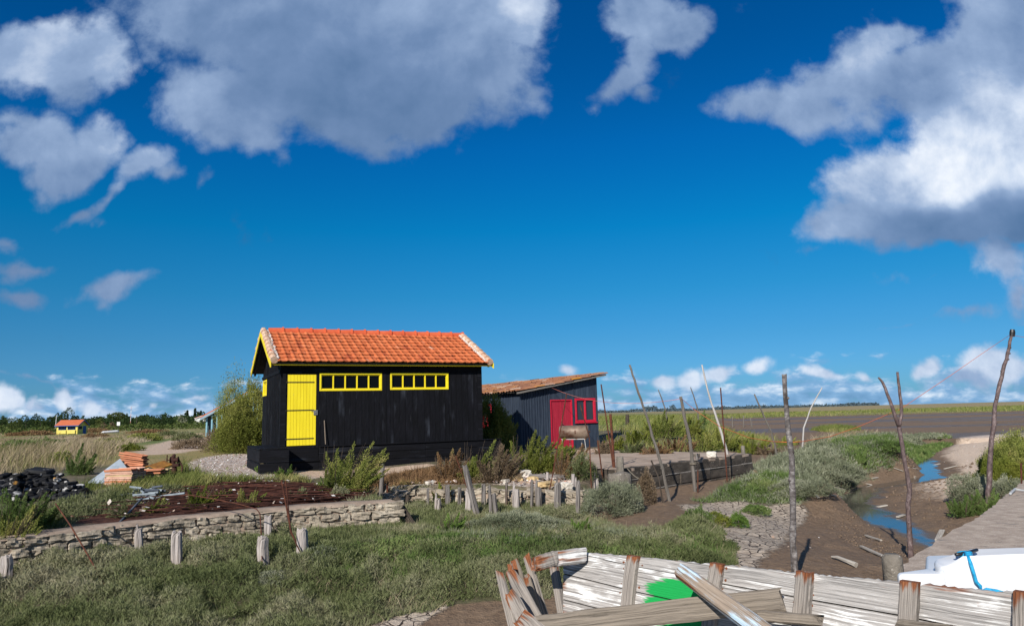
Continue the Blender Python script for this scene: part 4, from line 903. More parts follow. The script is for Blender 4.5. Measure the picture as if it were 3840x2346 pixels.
# ---------------------------------------------------------------- bare poles
def pole(pts, w0, w1, mt, label, Y=None, name='pole', base_ground=True, cat='pole', branches=(), group='bare wooden poles in the marsh', lean=0.):
    """pts: image points from the foot upwards; the foot stands on the ground there, the rest rises at that distance"""
    f = ground(*pts[0]) if Y is None else at(pts[0][0], pts[0][1], Y); Y0 = f.y; s = Y0/PF
    P = [f-Vector((0, 0, .3 if Y is None else 0))]+[at(u, v, Y0+lean*(i+1)) for i, (u, v) in enumerate(pts[1:])]
    if Y is not None: P[0].z = min(P[0].z, tz(P[0].x, P[0].y)-.2)
    Q = []; 
    for i in range(len(P)-1):
        for k in range(4): Q.append(P[i].lerp(P[i+1], k/4)+Vector((random.uniform(-1, 1), random.uniform(-1, 1), 0))*w0*s*(.10 if (i or k) else 0))
    Q.append(P[-1]); n = len(Q); m = MB()
    m.tube(Q, [(w0+(w1-w0)*i/(n-1))*s/2*random.uniform(.9, 1.1) for i in range(n)], 10, jit=.06, ragged=.01)
    for k in range(int(n*.5)):          # knots
        i = random.randrange(1, n-1); r_ = (w0+(w1-w0)*i/(n-1))*s/2; m.rock(Q[i]+Vector((random.uniform(-1, 1)*r_, -r_*.4, 0)), (r_*1.0, r_*1.0, r_*1.1), rough=.2, sph=.8, lv=2)
    for br in branches:
        B = [at(u, v, Y0) for u, v in br[0]]; C = []
        for i in range(len(B)-1):
            for k in range(3): C.append(B[i].lerp(B[i+1], k/3)+Vector((random.uniform(-1, 1), 0, 0))*br[1]*s*.1)
        C.append(B[-1]); m.tube(C, [br[1]*s/2+(br[2]-br[1])*s/2*i/(len(C)-1) for i in range(len(C))], 9, jit=.06)
    return tag(m.build(name, mt, loc=f, smooth=True), label, cat, group), P
W_POLE = wood('pole_wood', (.055, .046, .038), (.13, .115, .10), (.24, .215, .19))
W_WHT = wood('bleached_pole', (.20, .185, .17), (.40, .375, .355), (.55, .525, .505))
pole([(2518, 1878), (2485, 1755), (2455, 1660), (2423, 1555), (2385, 1443), (2361, 1367)], 13, 7, W_POLE, 'crooked dark pole leaning left before the pier, its tip forked')
_, Pq = pole([(2610, 1842), (2587, 1645), (2568, 1570), (2552, 1486)], 15, 11, W_POLE, 'straight brown pole that carries the orange rope by the pier')
pole([(2749, 1780), (2725, 1690), (2699, 1602), (2660, 1486), (2632, 1367)], 11, 6, W_WHT, 'bleached crooked pole leaning left at the right part of the pier')
pole([(2919, 1727), (2905, 1660), (2889, 1611), (2863, 1555), (2829, 1477)], 8, 5, W_POLE, 'dark bent pole with withered leaves tied halfway up', branches=[([(2885, 1612), (2875, 1632)], 3, 1), ([(2889, 1611), (2899, 1626)], 3, 1)])
pole([(3004, 1688), (3014, 1604), (3043, 1524), (3083, 1452)], 7, 4, W_WHT, 'slender bleached pole curving right beyond the thick birch post')
_, Pb = pole([(2985, 2215), (2977, 2075), (2974, 2000), (2969, 1732), (2953, 1583), (2941, 1402)], 25, 17, W_BARK, 'thick birch post with grey and white bark rising behind the wreck')
pole([(3413, 2092), (3405, 1890), (3413, 1838), (3394, 1748), (3371, 1599)], 19, 14, W_RED, 'dark forked pole like a letter Y standing in the creek', branches=[([(3371, 1602), (3336, 1498), (3310, 1432), (3294, 1415)], 14, 7), ([(3371, 1602), (3382, 1545), (3378, 1498), (3371, 1450), (3365, 1394)], 13, 9)])
_, Pr = pole([(3695, 1925), (3708, 1806), (3719, 1652), (3732, 1519), (3756, 1413), (3778, 1325), (3796, 1237)], 20, 11, W_RED, 'tallest pole, reddish bark, black tape round its top, beside the quay')
pole([(2506, 1572), (2496, 1535), (2480, 1490), (2468, 1460)], 6, 3, W_POLE, 'thin dark pole tip above the bushes left of the rope pole', Y=34)
pole([(2622, 1560), (2615, 1529), (2600, 1480), (2589, 1451)], 6, 3, W_POLE, 'thin bare pole sticking up behind the leafy sapling', Y=36)
for u, v, u2, v2, lb in ((2747, 1600, 2746, 1561, 'short stake in the mudflat, nearest the rusty rod'), (2788, 1600, 2788, 1558, 'short upright stake in the mudflat, middle of three'), (2822, 1603, 2813, 1565, 'short slanting stake in the mudflat beside two others')):
    pole([(u, v), (u2, v2)], 5, 4, W_POLE, lb, group='stakes in the mudflat')
m = MB(); b = at(3797, 1237, Pr[0].y); 
m.tube([b-Vector((.03, 0, .16)), b-Vector((.012, 0, .06)), b+Vector((0, 0, .01))], [.062, .066, .055], 10, jit=.1); tag(m.build('tape_wrapping', pmat('black_tape', [(.3, (.008, .008, .009)), (.7, (.02, .02, .022))], 6., rough=.4), loc=b), 'black tape wound round the top of the tallest pole', 'tape')
# ---------------------------------------------------------------- rusty rods
RUST = pmat('rust', [(.3, (.040, .014, .010)), (.5, (.085, .030, .018)), (.7, (.15, .055, .028))], 9., rough=.9, bump=.4, bscale=30.)
def rod(pts, w, label, mt=RUST, Y=None, name='rusty_rod', dY=0., cat='rod', z=None, sink=.15, group='rusty iron rods stuck upright in the bank'):
    f = (gz(*pts[0], z) if z is not None else ground(*pts[0])) if Y is None else at(*pts[0], Y); n = len(pts); P = [at(u, v, f.y+dY*i/(n-1)) for i, (u, v) in enumerate(pts)]
    P[0] = P[0]+(P[0]-P[1]).normalized()*sink; m = MB(); m.tube(P, [w*f.y/PF/2]*n, 7, jit=.05); return tag(m.build(name, mt, loc=f), label, cat, group)
rod([(1757, 1847), (1733, 1775), (1708, 1708)], 4, 'thin rusty rod leaning over the leaning timber')
rod([(2053, 1876), (2075, 1765), (2102, 1610), (2125, 1475)], 4.5, 'long rusty rod slanting right in front of the red door')
rod([(2219, 1862), (2210, 1640), (2175, 1517)], 4, 'bent thin rod beside the drum')
rod([(2300, 1762), (2291, 1690), (2272, 1560), (2254, 1440)], 5, 'tall dark iron rod right of the navy shed')
rod([(2308, 1836), (2300, 1700), (2289, 1551)], 10, 'thick rusty upright bar roped to the pale pile')
rod([(2258, 1780), (2250, 1715), (2241, 1650)], 5, 'short rusty rod between the drum and the thick bar')
rod([(2727, 1806), (2716, 1640), (2702, 1453)], 5, 'straight rusty rod beside the bleached pole')
rod([(2485, 1882), (2470, 1790), (2442, 1725)], 6, 'short slanting rusty rod before the pier blocks', mt=W_DARK)
rod([(2617, 1845), (2617, 1760)], 4, 'short rod hanging against the pier beside the rope pole')
rod([(395, 2196), (330, 2080), (262, 1965), (208, 1887)], 5.5, 'long rusty rod leaning over the stone wall at the left', dY=.9)
rod([(983, 2140), (981, 2020), (975, 1925), (962, 1907), (900, 1890), (800, 1869), (695, 1852)], 4.5, 'long bent rusty rod arching over the stone wall', dY=2.5)
rod([(1143, 2090), (1110, 2030), (1091, 1994), (1080, 1930), (1056, 1798)], 6.5, 'rusty rod leaning against the hollow stake, thicker of a crossed pair')
rod([(1145, 2102), (1112, 2040), (1090, 1985), (1085, 1940), (1072, 1803)], 5, 'thinner rusty rod of the pair crossed at the hollow stake')
rod([(1452, 1866), (1453, 1819)], 8, 'short stubby rusty bar near the slim grey post')
rod([(781, 1830), (680, 1827), (579, 1821)], 5, 'rusty rod lying level in the grass behind the pipes', dY=.3, sink=0, group='loose iron rods')
PIPE = pmat('pale_pipe', [(.3, (.13, .155, .175)), (.7, (.30, .34, .365))], 6., rough=.7, bump=.2)
DPIPE = pmat('slate_pole', [(.3, (.05, .06, .075)), (.7, (.11, .125, .15))], 6., rough=.7, bump=.2)
rod([(545, 1872), (620, 1857), (693, 1848)], 8, 'pale blue grey pole end lying over the pipe heap', mt=PIPE, name='pipe', cat='pipe', sink=.3, group='grey pipes')
rod([(418, 1990), (470, 1935), (532, 1868)], 9, 'slate grey pole leaning from the pipe heap over the stone wall', mt=DPIPE, name='pole', cat='pole', dY=1.6, group='grey pipes')
rs = random.Random(9)
for k in range(16):
    u = rs.uniform(475, 600); p = ground(u, rs.uniform(1858, 1890)); a = rs.uniform(-1.3, 1.3); L = rs.uniform(.16, .46); d = Vector((math.cos(a), math.sin(a), rs.uniform(-.1, .25)))*L; c = p+Vector((0, 0, .07+rs.random()*.14)); m = MB()
    m.tube([c-d/2, c+d/2], [.022, .022], 9, cap=False); m.tube([c-d/2+d*.001, c+d/2-d*.001], [.016, .016], 9, cap=False); m.f = m.f[:9]+[f[::-1] for f in m.f[9:]]
    tag(m.build('pipe', (PIPE, DPIPE, PIPE)[k % 3], loc=p), 'one of the cut grey pipes tumbled on the rust heap behind the stone wall', 'pipe', 'cut pipes in the heap')
# bed of rusty rods
RUSTB = pmat('dark_bed_rust', [(.3, (.022, .009, .007)), (.5, (.048, .017, .012)), (.7, (.09, .034, .02))], 9., rough=.9, bump=.4, bscale=30., rnd=.5)
rp_ = REG['rust']; xs = [p[0] for p in rp_]; ys = [p[1] for p in rp_]; k = 0; rs = random.Random(21)
while k < 150:
    x, y = rs.uniform(min(xs), max(xs)), rs.uniform(min(ys), max(ys)); a = R(17)+rs.gauss(0, .14); L = rs.uniform(1.2, 2.9); dx, dy = math.cos(a)*L/2, math.sin(a)*L/2
    if not all(inpoly(np.array([x+s_*dx]), np.array([y+s_*dy]), rp_)[0] for s_ in (-.8, 0, .8)): continue
    if x > -3 and rs.random() < .3: continue
    z = lambda t: tz(x+t*dx, y+t*dy)+.02+.11*h0
    h0 = rs.random()**1.5; m = MB(); m.tube([(x-dx, y-dy, z(-1)), (x-dx*.3, y-dy*.3, z(-.3)+rs.uniform(0, .05)), (x+dx*.35, y+dy*.35, z(.35)+rs.uniform(0, .05)), (x+dx, y+dy, z(1))], [rs.uniform(.006, .012)]*4, 6)
    tag(m.build('rusty_rod', RUSTB, loc=(x, y, tz(x, y))), 'thin rusty rod lying in the wide heap of rods behind the long stone wall', 'rod', 'rods lying in the rust heap'); k += 1
# ---------------------------------------------------------------- ropes
def rope(P, r_, mt, label, name='rope'):
    m = MB(); m.tube(P, [r_]*len(P), 6); return tag(m.build(name, mt, loc=P[0], smooth=True), label, 'rope')
def sag(a, b, s, n=14): return [a.lerp(b, i/n)-Vector((0, 0, s*4*(i/n)*(1-i/n))) for i in range(n+1)]
ORG = pmat('orange_rope', [(.3, (.55, .11, .04)), (.7, (.68, .19, .07))], 20., rough=.8)
PNK = pmat('faded_rope', [(.3, (.58, .17, .12)), (.7, (.70, .25, .17))], 20., rough=.8)
a = at(2069, 1453, 29.0); yq = Pq[0].y; b = at(2552, 1495, yq); rope(sag(a, b, .32), .0055, PNK, 'faded pink rope from the navy shed to the brown pole')
c = at(2961, 1656, Pb[0].y); n = 20; crv = [(2554, 1492), (2604, 1535), (2699, 1598), (2811, 1641), (2900, 1655), (2963, 1657)]
rope([at(u, v, yq+(Pb[0].y-yq)*((u-2554)/409.)) for u, v in crv], .0055, ORG, 'orange rope hanging from the brown pole down to the birch post')
yr = Pr[0].y; crv = [(2965, 1657), (3006, 1655), (3113, 1636), (3219, 1599), (3378, 1532), (3565, 1407), (3680, 1327), (3786, 1256)]
rope([at(u, v, Pb[0].y+(yr-Pb[0].y)*((u-2965)/821.)) for u, v in crv], .0048, ORG, 'red orange rope rising from the birch post to the tallest pole')
rope(sag(at(3795, 1256, yr), at(4300, 1290, yr-3), .1, 6), .0048, ORG, 'end of orange rope leading away right from the tallest pole')
HEMP = pmat('dark_hemp', [(.3, (.10, .085, .065)), (.7, (.22, .19, .15))], 30., rough=.9)
def coil(c, r_, turns, h, rr, mt, label, tilt=0.):
    P = []; n = turns*14
    for i in range(n+1): t = i/14*2*math.pi; P.append(c+Vector((math.cos(t)*r_*random.uniform(.96, 1.04), math.sin(t)*r_*(1-tilt), h*i/n+tilt*r_*math.sin(t))))
    return rope(P, rr, mt, label)
coil(gz(2613, 1716, PT)+Vector((0, 0, .04)), .085, 3, .08, .014, HEMP, 'grey rope wound round the small peg on the pier')
coil(at(2600, 1742, Pq[0].y), .085, 2, .06, .015, HEMP, 'rope lashing the brown pole to the pier')
coil(gz(2326, 1750, PT)+Vector((0, 0, -.10)), .26, 3, .10, .016, HEMP, 'dark rope wound round the pillar at the near pier corner')
rope(sag(at(2352, 1755, 17.9), at(2412, 1800, 17.3), .05, 6), .014, HEMP, 'dark rope slanting from the bollard down to the brown hanging bush')
coil(at(2293, 1795, ground(2308, 1836).y), .10, 2, .10, .013, HEMP, 'cord binding the slanted pile to the rusty bar')
# ---------------------------------------------------------------- drum on its stand
dp = gz(2156, 1706, -1.42); s = dp.y/PF; drum = empty('drum_barbecue', (dp.x, dp.y, dp.z), R(0)); tag(drum, 'rusty horizontal drum on a thin legged stand in front of the red door', 'barbecue')
DRUMM = pmat('drum_metal', [(.3, (.12, .078, .055)), (.5, (.21, .15, .11)), (.7, (.30, .235, .185))], 2.2, rough=.55, spec=.4, bump=.15, over=[((.085, .035, .02), 1.7, .52, .66)], metal=.25)
LEGM = pmat('stand_metal', [(.3, (.24, .235, .22)), (.7, (.42, .41, .39))], 5., rough=.6, over=[((.16, .06, .03), 6., .55, .65)])
Lh = 112*s/2; rD = 24*s; zc = (1706-1621)*s*1.0; m = MB(); xs = [(-Lh*.99, .0), (-Lh*.985, .55), (-Lh*.95, .86), (-Lh*.86, .99), (-Lh*.8, 1.0), (-Lh*.795, 1.015), (-Lh*.77, 1.015), (-Lh*.765, 1.), (Lh*.765, 1.), (Lh*.77, 1.015), (Lh*.795, 1.015), (Lh*.8, 1.), (Lh*.88, .98), (Lh*.96, .84), (Lh*.99, .5), (Lh, .0)]
Rz_ = Matrix.Rotation(R(-12), 3, 'Z')
m.tube([Rz_ @ Vector((x, 0, zc)) for x, _ in xs], [max(rD*q, .003) for _, q in xs], 28); m.build('barrel', DRUMM, drum, world=False, smooth=True)
m = MB(); m.tube([Rz_ @ Vector((Lh*.97, 0, zc)), Rz_ @ Vector((Lh*1.06, 0, zc))], [.03, .03], 10); m.build('outlet_pipe', RUST, drum, world=False)
for x in (-.62, .12):
    m = MB(); q = Rz_ @ Vector((Lh*x, -rD*1.01, zc)); m.obox(q+Vector((-.015, -.01, -.05)), (.03, 0, 0), (0, .02, 0), (0, 0, .11)); m.build('hinge', RUST, drum, world=False)
m = MB()
for yy_ in (-.20, .20): m.beam(Rz_ @ Vector((-Lh*.8, yy_, zc-rD-.015)), Rz_ @ Vector((Lh*.8, yy_, zc-rD-.015)), .03, .03)
for x in (-Lh*.78, Lh*.78): m.beam(Rz_ @ Vector((x, -.19, zc-rD-.015)), Rz_ @ Vector((x, .19, zc-rD-.015)), .028, .028)
m.build('stand_frame', LEGM, drum, world=False)
for x, y, dx in ((-.72, -.2, -.07), (.72, -.2, .07), (-.35, .2, -.02), (.45, .2, -.05)):
    m = MB(); m.tube([Rz_ @ Vector((Lh*x, y, zc-rD-.02)), Rz_ @ Vector((Lh*x+dx, y*1.25, -.06))], [.015, .012], 7); m.build('leg', LEGM, drum, world=False)
# ---------------------------------------------------------------- heap of dark stones, tile stacks, sheet, machine
SLATE = pmat('black_stone', [(.3, (.008, .008, .009)), (.55, (.018, .018, .019)), (.75, (.042, .041, .040))], 4., rough=.7, spec=.15, bump=.5, bscale=16., over=[((.50, .48, .45), 4.2, .59, .65), ((.34, .17, .03), 1.9, .66, .72)], rnd=.4)
hb0 = ground(110, 1872); sc = hb0.y/PF; rs = random.Random(14); k = 0
def pile_top(u): 
    for (a, ha), (b, hb_) in zip(PT_[:-1], PT_[1:]):
        if a <= u <= b: return ha+(hb_-ha)*(u-a)/(b-a)
    return 1850
PT_ = [(-60, 1785), (0, 1782), (60, 1782), (90, 1772), (130, 1760), (180, 1768), (215, 1796), (260, 1812), (318, 1850)]
for row in range(9):
    v = 1872-row*13.5
    u = -50+(row % 2)*9
    while u < 318:
        w = rs.uniform(17, 34)
        if v > pile_top(u)+6:
            dY = (1872-v)*.011+rs.uniform(-.1, .1); Y = hb0.y+dY+(-.4 if u < 60 else 0); q = at(u+w/2, v-6, Y); m = MB()
            gzv = tz(q.x, q.y); q.z = max(q.z, gzv+.03)
            m.rock((0, 0, 0), (w*sc*1.15, rs.uniform(.18, .3), rs.uniform(9, 16)*sc*1.25), seed=rs.random(), rough=.13, sph=.45, rot=rs.uniform(-.5, .5), tilt=(rs.uniform(-.25, .25), rs.uniform(-.35, .35)), lv=3)
            m.v = [(a+q.x, b+q.y, c+q.z) for a, b, c in m.v]
            tag(m.build('dark_stone', SLATE, loc=q, bevel=.01, seg=1), 'one of the slaty black stones in the heap at the left', 'stone', 'black stones in the heap'); k += 1
        u += w*.92
q = at(150, 1764, hb0.y+1.0); m = MB(); m.rock(q, (.46, .34, .07), seed=4, rough=.1, sph=.3, tilt=(.1, .12), lv=4); tag(m.build('slate_slab', SLATE, loc=q), 'broad flat slate slab crowning the heap of black stones', 'slab')
TILES_ = [pmat('stacked_tile_'+n, [(.3, a), (.7, b)], 5., rough=.9, bump=.35, bscale=16., rnd=.15, over=[((.10, .06, .045), 5., .66, .74)]) for n, a, b in (('salmon', (.50, .29, .205), (.64, .41, .31)), ('orange', (.46, .17, .085), (.58, .25, .14)), ('sand', (.52, .37, .20), (.64, .49, .30)))]
def tile_mesh():
    m = MB(); m.obox((-.22, -.15, 0), (.44, 0, 0), (0, .30, 0), (0, 0, .022))
    for y in (-.15, .115): m.obox((-.22, y, .022), (.44, 0, 0), (0, .035, 0), (0, 0, .014))
    return m
def stack(u, v, w, n, rz, lab, grp, cols, step=.033, tilt=0., wob=.03, dx=0., up=0., deep=1):
    p = ground(u, v); s = p.y/PF; k = w*s/.44
    for i in range(n):
        for j in range(deep):
            m = tile_mesh(); Mx = Matrix.Translation(p+Vector((dx*i+random.uniform(-wob, wob), j*.33+random.uniform(-wob, wob), .03+up+i*step))) @ Matrix.Rotation(rz+random.gauss(0, wob*1.2), 4, 'Z') @ Matrix.Rotation(tilt*(i/n)+random.gauss(0, .02), 4, 'Y') @ Matrix.Diagonal((k, 1, 1, 1))
            m.v = [tuple(Mx @ Vector(q)) for q in m.v]; tag(m.build('clay_tile', cols[(i*7+j) % len(cols)], loc=p, bevel=.005, seg=1), lab, 'roof tile', grp)
sal, oran, san = TILES_
stack(452, 1826, 96, 9, R(6), 'pale salmon roof tile in the level stack nearest the stone wall', 'front stack of tiles', [sal, sal, oran, sal, sal, san], step=.040, deep=2)
stack(556, 1812, 92, 5, R(10), 'orange or sandy roof tile in the right hand stack under the ridge tile', 'right stack of tiles', [oran, oran, sal, oran, san], step=.062, deep=2, wob=.04)
stack(506, 1795, 86, 12, R(3), 'roof tile in the tall leaning stack behind the others', 'back stack of tiles', [oran, sal, oran, sal, sal, san, sal], step=.050, tilt=.22, dx=-.006, wob=.035)
fa = [ground(326, 1812), None, None, None]; Yb = fa[0].y; q = [fa[0], at(451, 1720, Yb+.75), at(485, 1765, Yb+.45), at(408, 1822, Yb-.1)]
m = MB(); t = Vector((.0, -.012, .01)); m.add([tuple(a) for a in q]+[tuple(a+t) for a in q], [(3, 2, 1, 0), (4, 5, 6, 7), (0, 1, 5, 4), (1, 2, 6, 5), (2, 3, 7, 6), (3, 0, 4, 7)])
tag(m.build('metal_sheet', pmat('zinc_sheet', [(.3, (.20, .24, .27)), (.5, (.29, .33, .37)), (.7, (.38, .42, .46))], 3., rough=.55, spec=.4, bump=.15, over=[((.28, .13, .06), 2.6, .68, .74)]), loc=q[0]), 'bent grey zinc sheet leaning on the tile stacks', 'sheet')
yb = ground(560, 1812).y+.25; a0, a1, b0, b1, c0, c1 = [at(u, v, Y) for u, v, Y in ((530, 1757, yb-.05), (590, 1762, yb-.12), (556, 1748, yb), (618, 1742, yb+.25), (591, 1726, yb+.35), (618, 1744, yb+.3))]
m = MB(); A, Bv, Cv, Dv = at(530, 1757, yb), at(558, 1747, yb-.02), at(590, 1762, yb-.04), None; back = Vector((.20, .30, .085))
vs = [A, Bv, Cv, A+back, Bv+back, Cv+back]; th_ = Vector((0, 0, .025)); m.add([tuple(p) for p in vs]+[tuple(p+th_) for p in vs], [(0, 1, 4, 3), (1, 2, 5, 4), (6, 9, 10, 7), (7, 10, 11, 8), (0, 6, 7, 1), (1, 7, 8, 2), (3, 4, 10, 9), (4, 5, 11, 10), (0, 3, 9, 6), (2, 8, 11, 5)])
tag(m.build('ridge_cap', pmat('rust_lichen_cap', [(.3, (.13, .055, .02)), (.5, (.26, .12, .025)), (.7, (.36, .19, .04))], 4., rough=.95, bump=.5, bscale=14.), loc=A), 'tent shaped ridge cap orange with lichen on top of the right tile stack', 'ridge cap')
mp = ground(652, 1788); s = mp.y/PF; mach = empty('rusty_winch', mp, R(10)); tag(mach, 'rusty cast iron winch standing beside the tile stacks', 'winch')
DR = pmat('dark_rust', [(.3, (.030, .013, .010)), (.6, (.065, .026, .018)), (.8, (.11, .045, .028))], 6., rough=.85, bump=.6, bscale=18.)
m = MB(); m.tube([(0, 0, -.05), (0, 0, .26)], [.075, .06], 10); m.box(-.10, .12, -.09, .09, .26, .33); m.build('pedestal', DR, mach, world=False, bevel=.01)
m = MB(); m.tube([(-.10, 0, .42), (-.085, 0, .42), (-.08, 0, .42), (.07, 0, .42), (.075, 0, .42), (.09, 0, .42)], [.085, .085, .055, .055, .085, .085], 14); m.build('drum', DR, mach, world=False)
m = MB(); m.tube([(-.03, 0, .33), (-.03, 0, .50), (0, 0, .56)], [.05, .055, .03], 10); m.tube([(-.17, -.02, .42), (-.10, -.02, .42)], [.012, .012], 7); m.tube([(-.17, -.02, .30), (-.17, -.02, .55)], [.014, .014], 7); m.tube([(.10, 0, .42), (.19, 0, .25), (.19, -.05, .12)], [.02, .02, .02], 7); m.build('crank', DR, mach, world=False)
# ================================================================ quay, wreck, dinghy, driftwood
QT = -1.60
QM = pmat('quay_concrete', [(.3, (.28, .22, .175)), (.48, (.37, .295, .235)), (.68, (.47, .385, .31))], 5.5, rough=.95, bump=.8, bscale=30., over=[((.64, .57, .50), 42., .60, .68), ((.17, .155, .14), 3.2, .60, .70), ((.46, .36, .28), 3.5, .60, .74)])
e = [gz(3330, 2160, QT)]+[gz(u, v, QT) for u, v in ((3384, 2117), (3440, 2073), (3500, 2032), (3580, 1985), (3664, 1943), (3697, 1918), (3770, 1858), (3840, 1800))]+[Vector((13, 17.5, QT))]
outl = []
for a, b in zip(e[:-1], e[1:]):
    n = max(1, int((b-a).length/.18))
    for i in range(n): outl.append(a.lerp(b, i/n)+Vector((random.uniform(-.03, .03), random.uniform(-.03, .03), 0)))
outl += [e[-1], Vector((22, 17.5, QT)), Vector((22, 3, QT)), Vector((7.5, 3.2, QT)), Vector((5.9, 6.55, QT)), Vector((3.9, 6.62, QT))]
bm = bmesh_ = None
import bmesh
bm = bmesh.new(); tv = [bm.verts.new(p) for p in outl]; f = bm.faces.new(tv); 
if f.normal.z < 0: f.normal_flip()
r_ = bmesh.ops.extrude_face_region(bm, geom=[f]); dv = [v for v in r_['geom'] if isinstance(v, bmesh.types.BMVert)]
for v in dv: v.co.z = -3.3
bmesh.ops.recalc_face_normals(bm, faces=bm.faces[:]); me = bpy.data.meshes.new('quay'); bm.to_mesh(me); bm.free()
quay = link('quay', me, QM, None, e[0]); tag(quay, 'worn concrete quay speckled with shell grit at the right', 'quay')
bollard(3352, 2168, 2083, 68, OLDC, 'mooring_bollard', 'round topped pitted concrete bollard behind the wreck', QT, round_=True)
rod([(3831, 1812), (3829, 1735)], 6, 'short rusty iron bar standing by the quay edge at the far right', z=QT, group='loose iron rods')
m = MB(); m.tube([gz(3790, 1856, QT)+Vector((0, 0, .03)), gz(3808, 1843, QT)+Vector((0, 0, .05)), gz(3850, 1846, QT)+Vector((0, 0, .03))], [.02]*3, 8); tag(m.build('hose', pmat('grey_hose', [(.3, (.34, .35, .36)), (.7, (.44, .45, .46))], 8., rough=.6), loc=gz(3790, 1856, QT)), 'pale grey hose end lying on the quay edge', 'hose')
# ---------------------------------------------------------------- wreck
def wreckmat(name, base, white, wl_, extra=None):
    m, nt = newmat(name); v = coord(nt, 'guv', (1., 1., 1.)); vs_ = coord(nt, 'guv', (.55, 40., 40.))
    wv = N(nt, 'ShaderNodeVectorMath', operation='ADD', inp={0: vs_, 1: N(nt, 'ShaderNodeVectorMath', operation='SCALE', inp={0: N(nt, 'ShaderNodeTexNoise', inp={'Vector': v, 'Scale': 2.2}).outputs['Color'], 3: .9}).outputs[0]}).outputs[0]
    g1 = noise(nt, wv, 2.2, 7., .65); big = noise(nt, coord(nt, 'guv', (1.2, 4., 4.)), 2.2, 6., .6)
    grain = ramp(nt, g1, [(.30, tuple(c*.16 for c in base)), (.40, tuple(c*.6 for c in base)), (.52, base), (.8, tuple(min(1, c*1.4) for c in base))])
    wmask = mth(nt, 'ADD', mth(nt, 'MULTIPLY', g1, .75), mth(nt, 'MULTIPLY', big, 1.))
    col = mixc(nt, maprange(nt, wmask, wl_, wl_+.16), grain, white)
    st = N(nt, 'ShaderNodeAttribute', attribute_name='stain').outputs['Fac']
    rs_ = mth(nt, 'ADD', st, mth(nt, 'MULTIPLY', mth(nt, 'SUBTRACT', noise(nt, coord(nt, 'guv', (1.2, 15., 15.)), 1.5, 6.), .5), 2.2))
    col = mixc(nt, maprange(nt, rs_, .48, .80), col, ramp(nt, g1, [(.3, (.07, .025, .014)), (.55, (.24, .085, .035)), (.75, (.36, .16, .07))]))
    pt_ = N(nt, 'ShaderNodeAttribute', attribute_name='paint').outputs['Fac']
    pm = mth(nt, 'ADD', pt_, mth(nt, 'MULTIPLY', mth(nt, 'SUBTRACT', g1, .5), 1.5))
    col = mixc(nt, maprange(nt, pm, .46, .60), col, extra or (.010, .30, .065))
    MATS[name] = finish(m, nt, col, .88, .2, g1, .9, .01); return m
HULLM = wreckmat('hull_planks', (.37, .345, .325), (.73, .72, .70), .885)
RIBM = wreckmat('rib_wood', (.285, .25, .22), (.55, .52, .48), 1.14)
BLUM = wreckmat('flaking_blue_paint', (.30, .235, .18), (.47, .60, .70), .86)
BEAMM = wreckmat('grey_beam', (.21, .175, .14), (.4, .38, .35), 1.35)
A0, B0 = at(2195, 2070, 7.0), at(3840, 2221, 4.4); wdir = Vector((B0.x-A0.x, B0.y-A0.y, 0)); WAN = math.atan2(wdir.y, wdir.x); wdir.normalize(); wnor = Vector((wdir.y, -wdir.x, 0))
if wnor.y > 0: wnor = -wnor
def onhull(u, v, off):
    d = ray(u, v); C = Vector((A0.x, A0.y, 0))+wnor*off; return d*(wnor.dot(C)/wnor.dot(d))
US = [2112, 2200, 2350, 2550, 2700, 2980, 3370, 3600, 3850, 4200]
SEAM_ = [[2066, 2070, 2083, 2102, 2115, 2142, 2178, 2199, 2222, 2256], [2072, 2080, 2116, 2153, 2186, 2237, 2306, 2352, 2398, 2462], [2150, 2172, 2210, 2255, 2289, 2345, 2440, 2500, 2560, 2650],
         [2247, 2270, 2307, 2358, 2395, 2465, 2590, 2670, 2760, 2890], [2345, 2368, 2408, 2465, 2510, 2600, 2760, 2860, 2980, 3150], [2450, 2475, 2520, 2590, 2640, 2760, 2960, 3090, 3230, 3450]]
OFF = [0, .025, .07, .14, .24, .38]
def seam(k, u): return float(np.interp(u, US, SEAM_[k]))
def hullpt(u, k, o=0.):
    k0 = min(int(k), 4); f_ = k-k0; return onhull(u, seam(k0, u)*(1-f_)+seam(k0+1, u)*f_, OFF[k0]*(1-f_)+OFF[k0+1]*f_+o)
kz = hullpt(2900, 5).z
wreck = empty('boat_wreck', (A0.x+.9, A0.y-1.6, -2.42), WAN); tag(wreck, 'rotting white painted wooden boat wreck with bare ribs and a green patch', 'boat')
PAINT = [(2425, 2190), (2470, 2170), (2560, 2166), (2668, 2185), (2662, 2230), (2570, 2262), (2640, 2300), (2650, 2420), (2420, 2400), (2480, 2330), (2410, 2285), (2418, 2245), (2440, 2235), (2424, 2215)]
def setattr_(o, name, vals):
    a = o.data.attributes.new(name, 'FLOAT', 'POINT'); a.data.foreach_set('value', np.asarray(vals, np.float32))
def weld(name, mat, vs, fs, gs, parent, paint=None, stain=None, **k):
    mb = MB(); mb.add(vs, fs, gs); o = mb.build(name, mat, parent, **k)
    if paint is not None: setattr_(o, 'paint', paint)
    if stain is not None: setattr_(o, 'stain', stain)
    return o
TOPR = [2383, 2697, 3025, 3419, 3838]
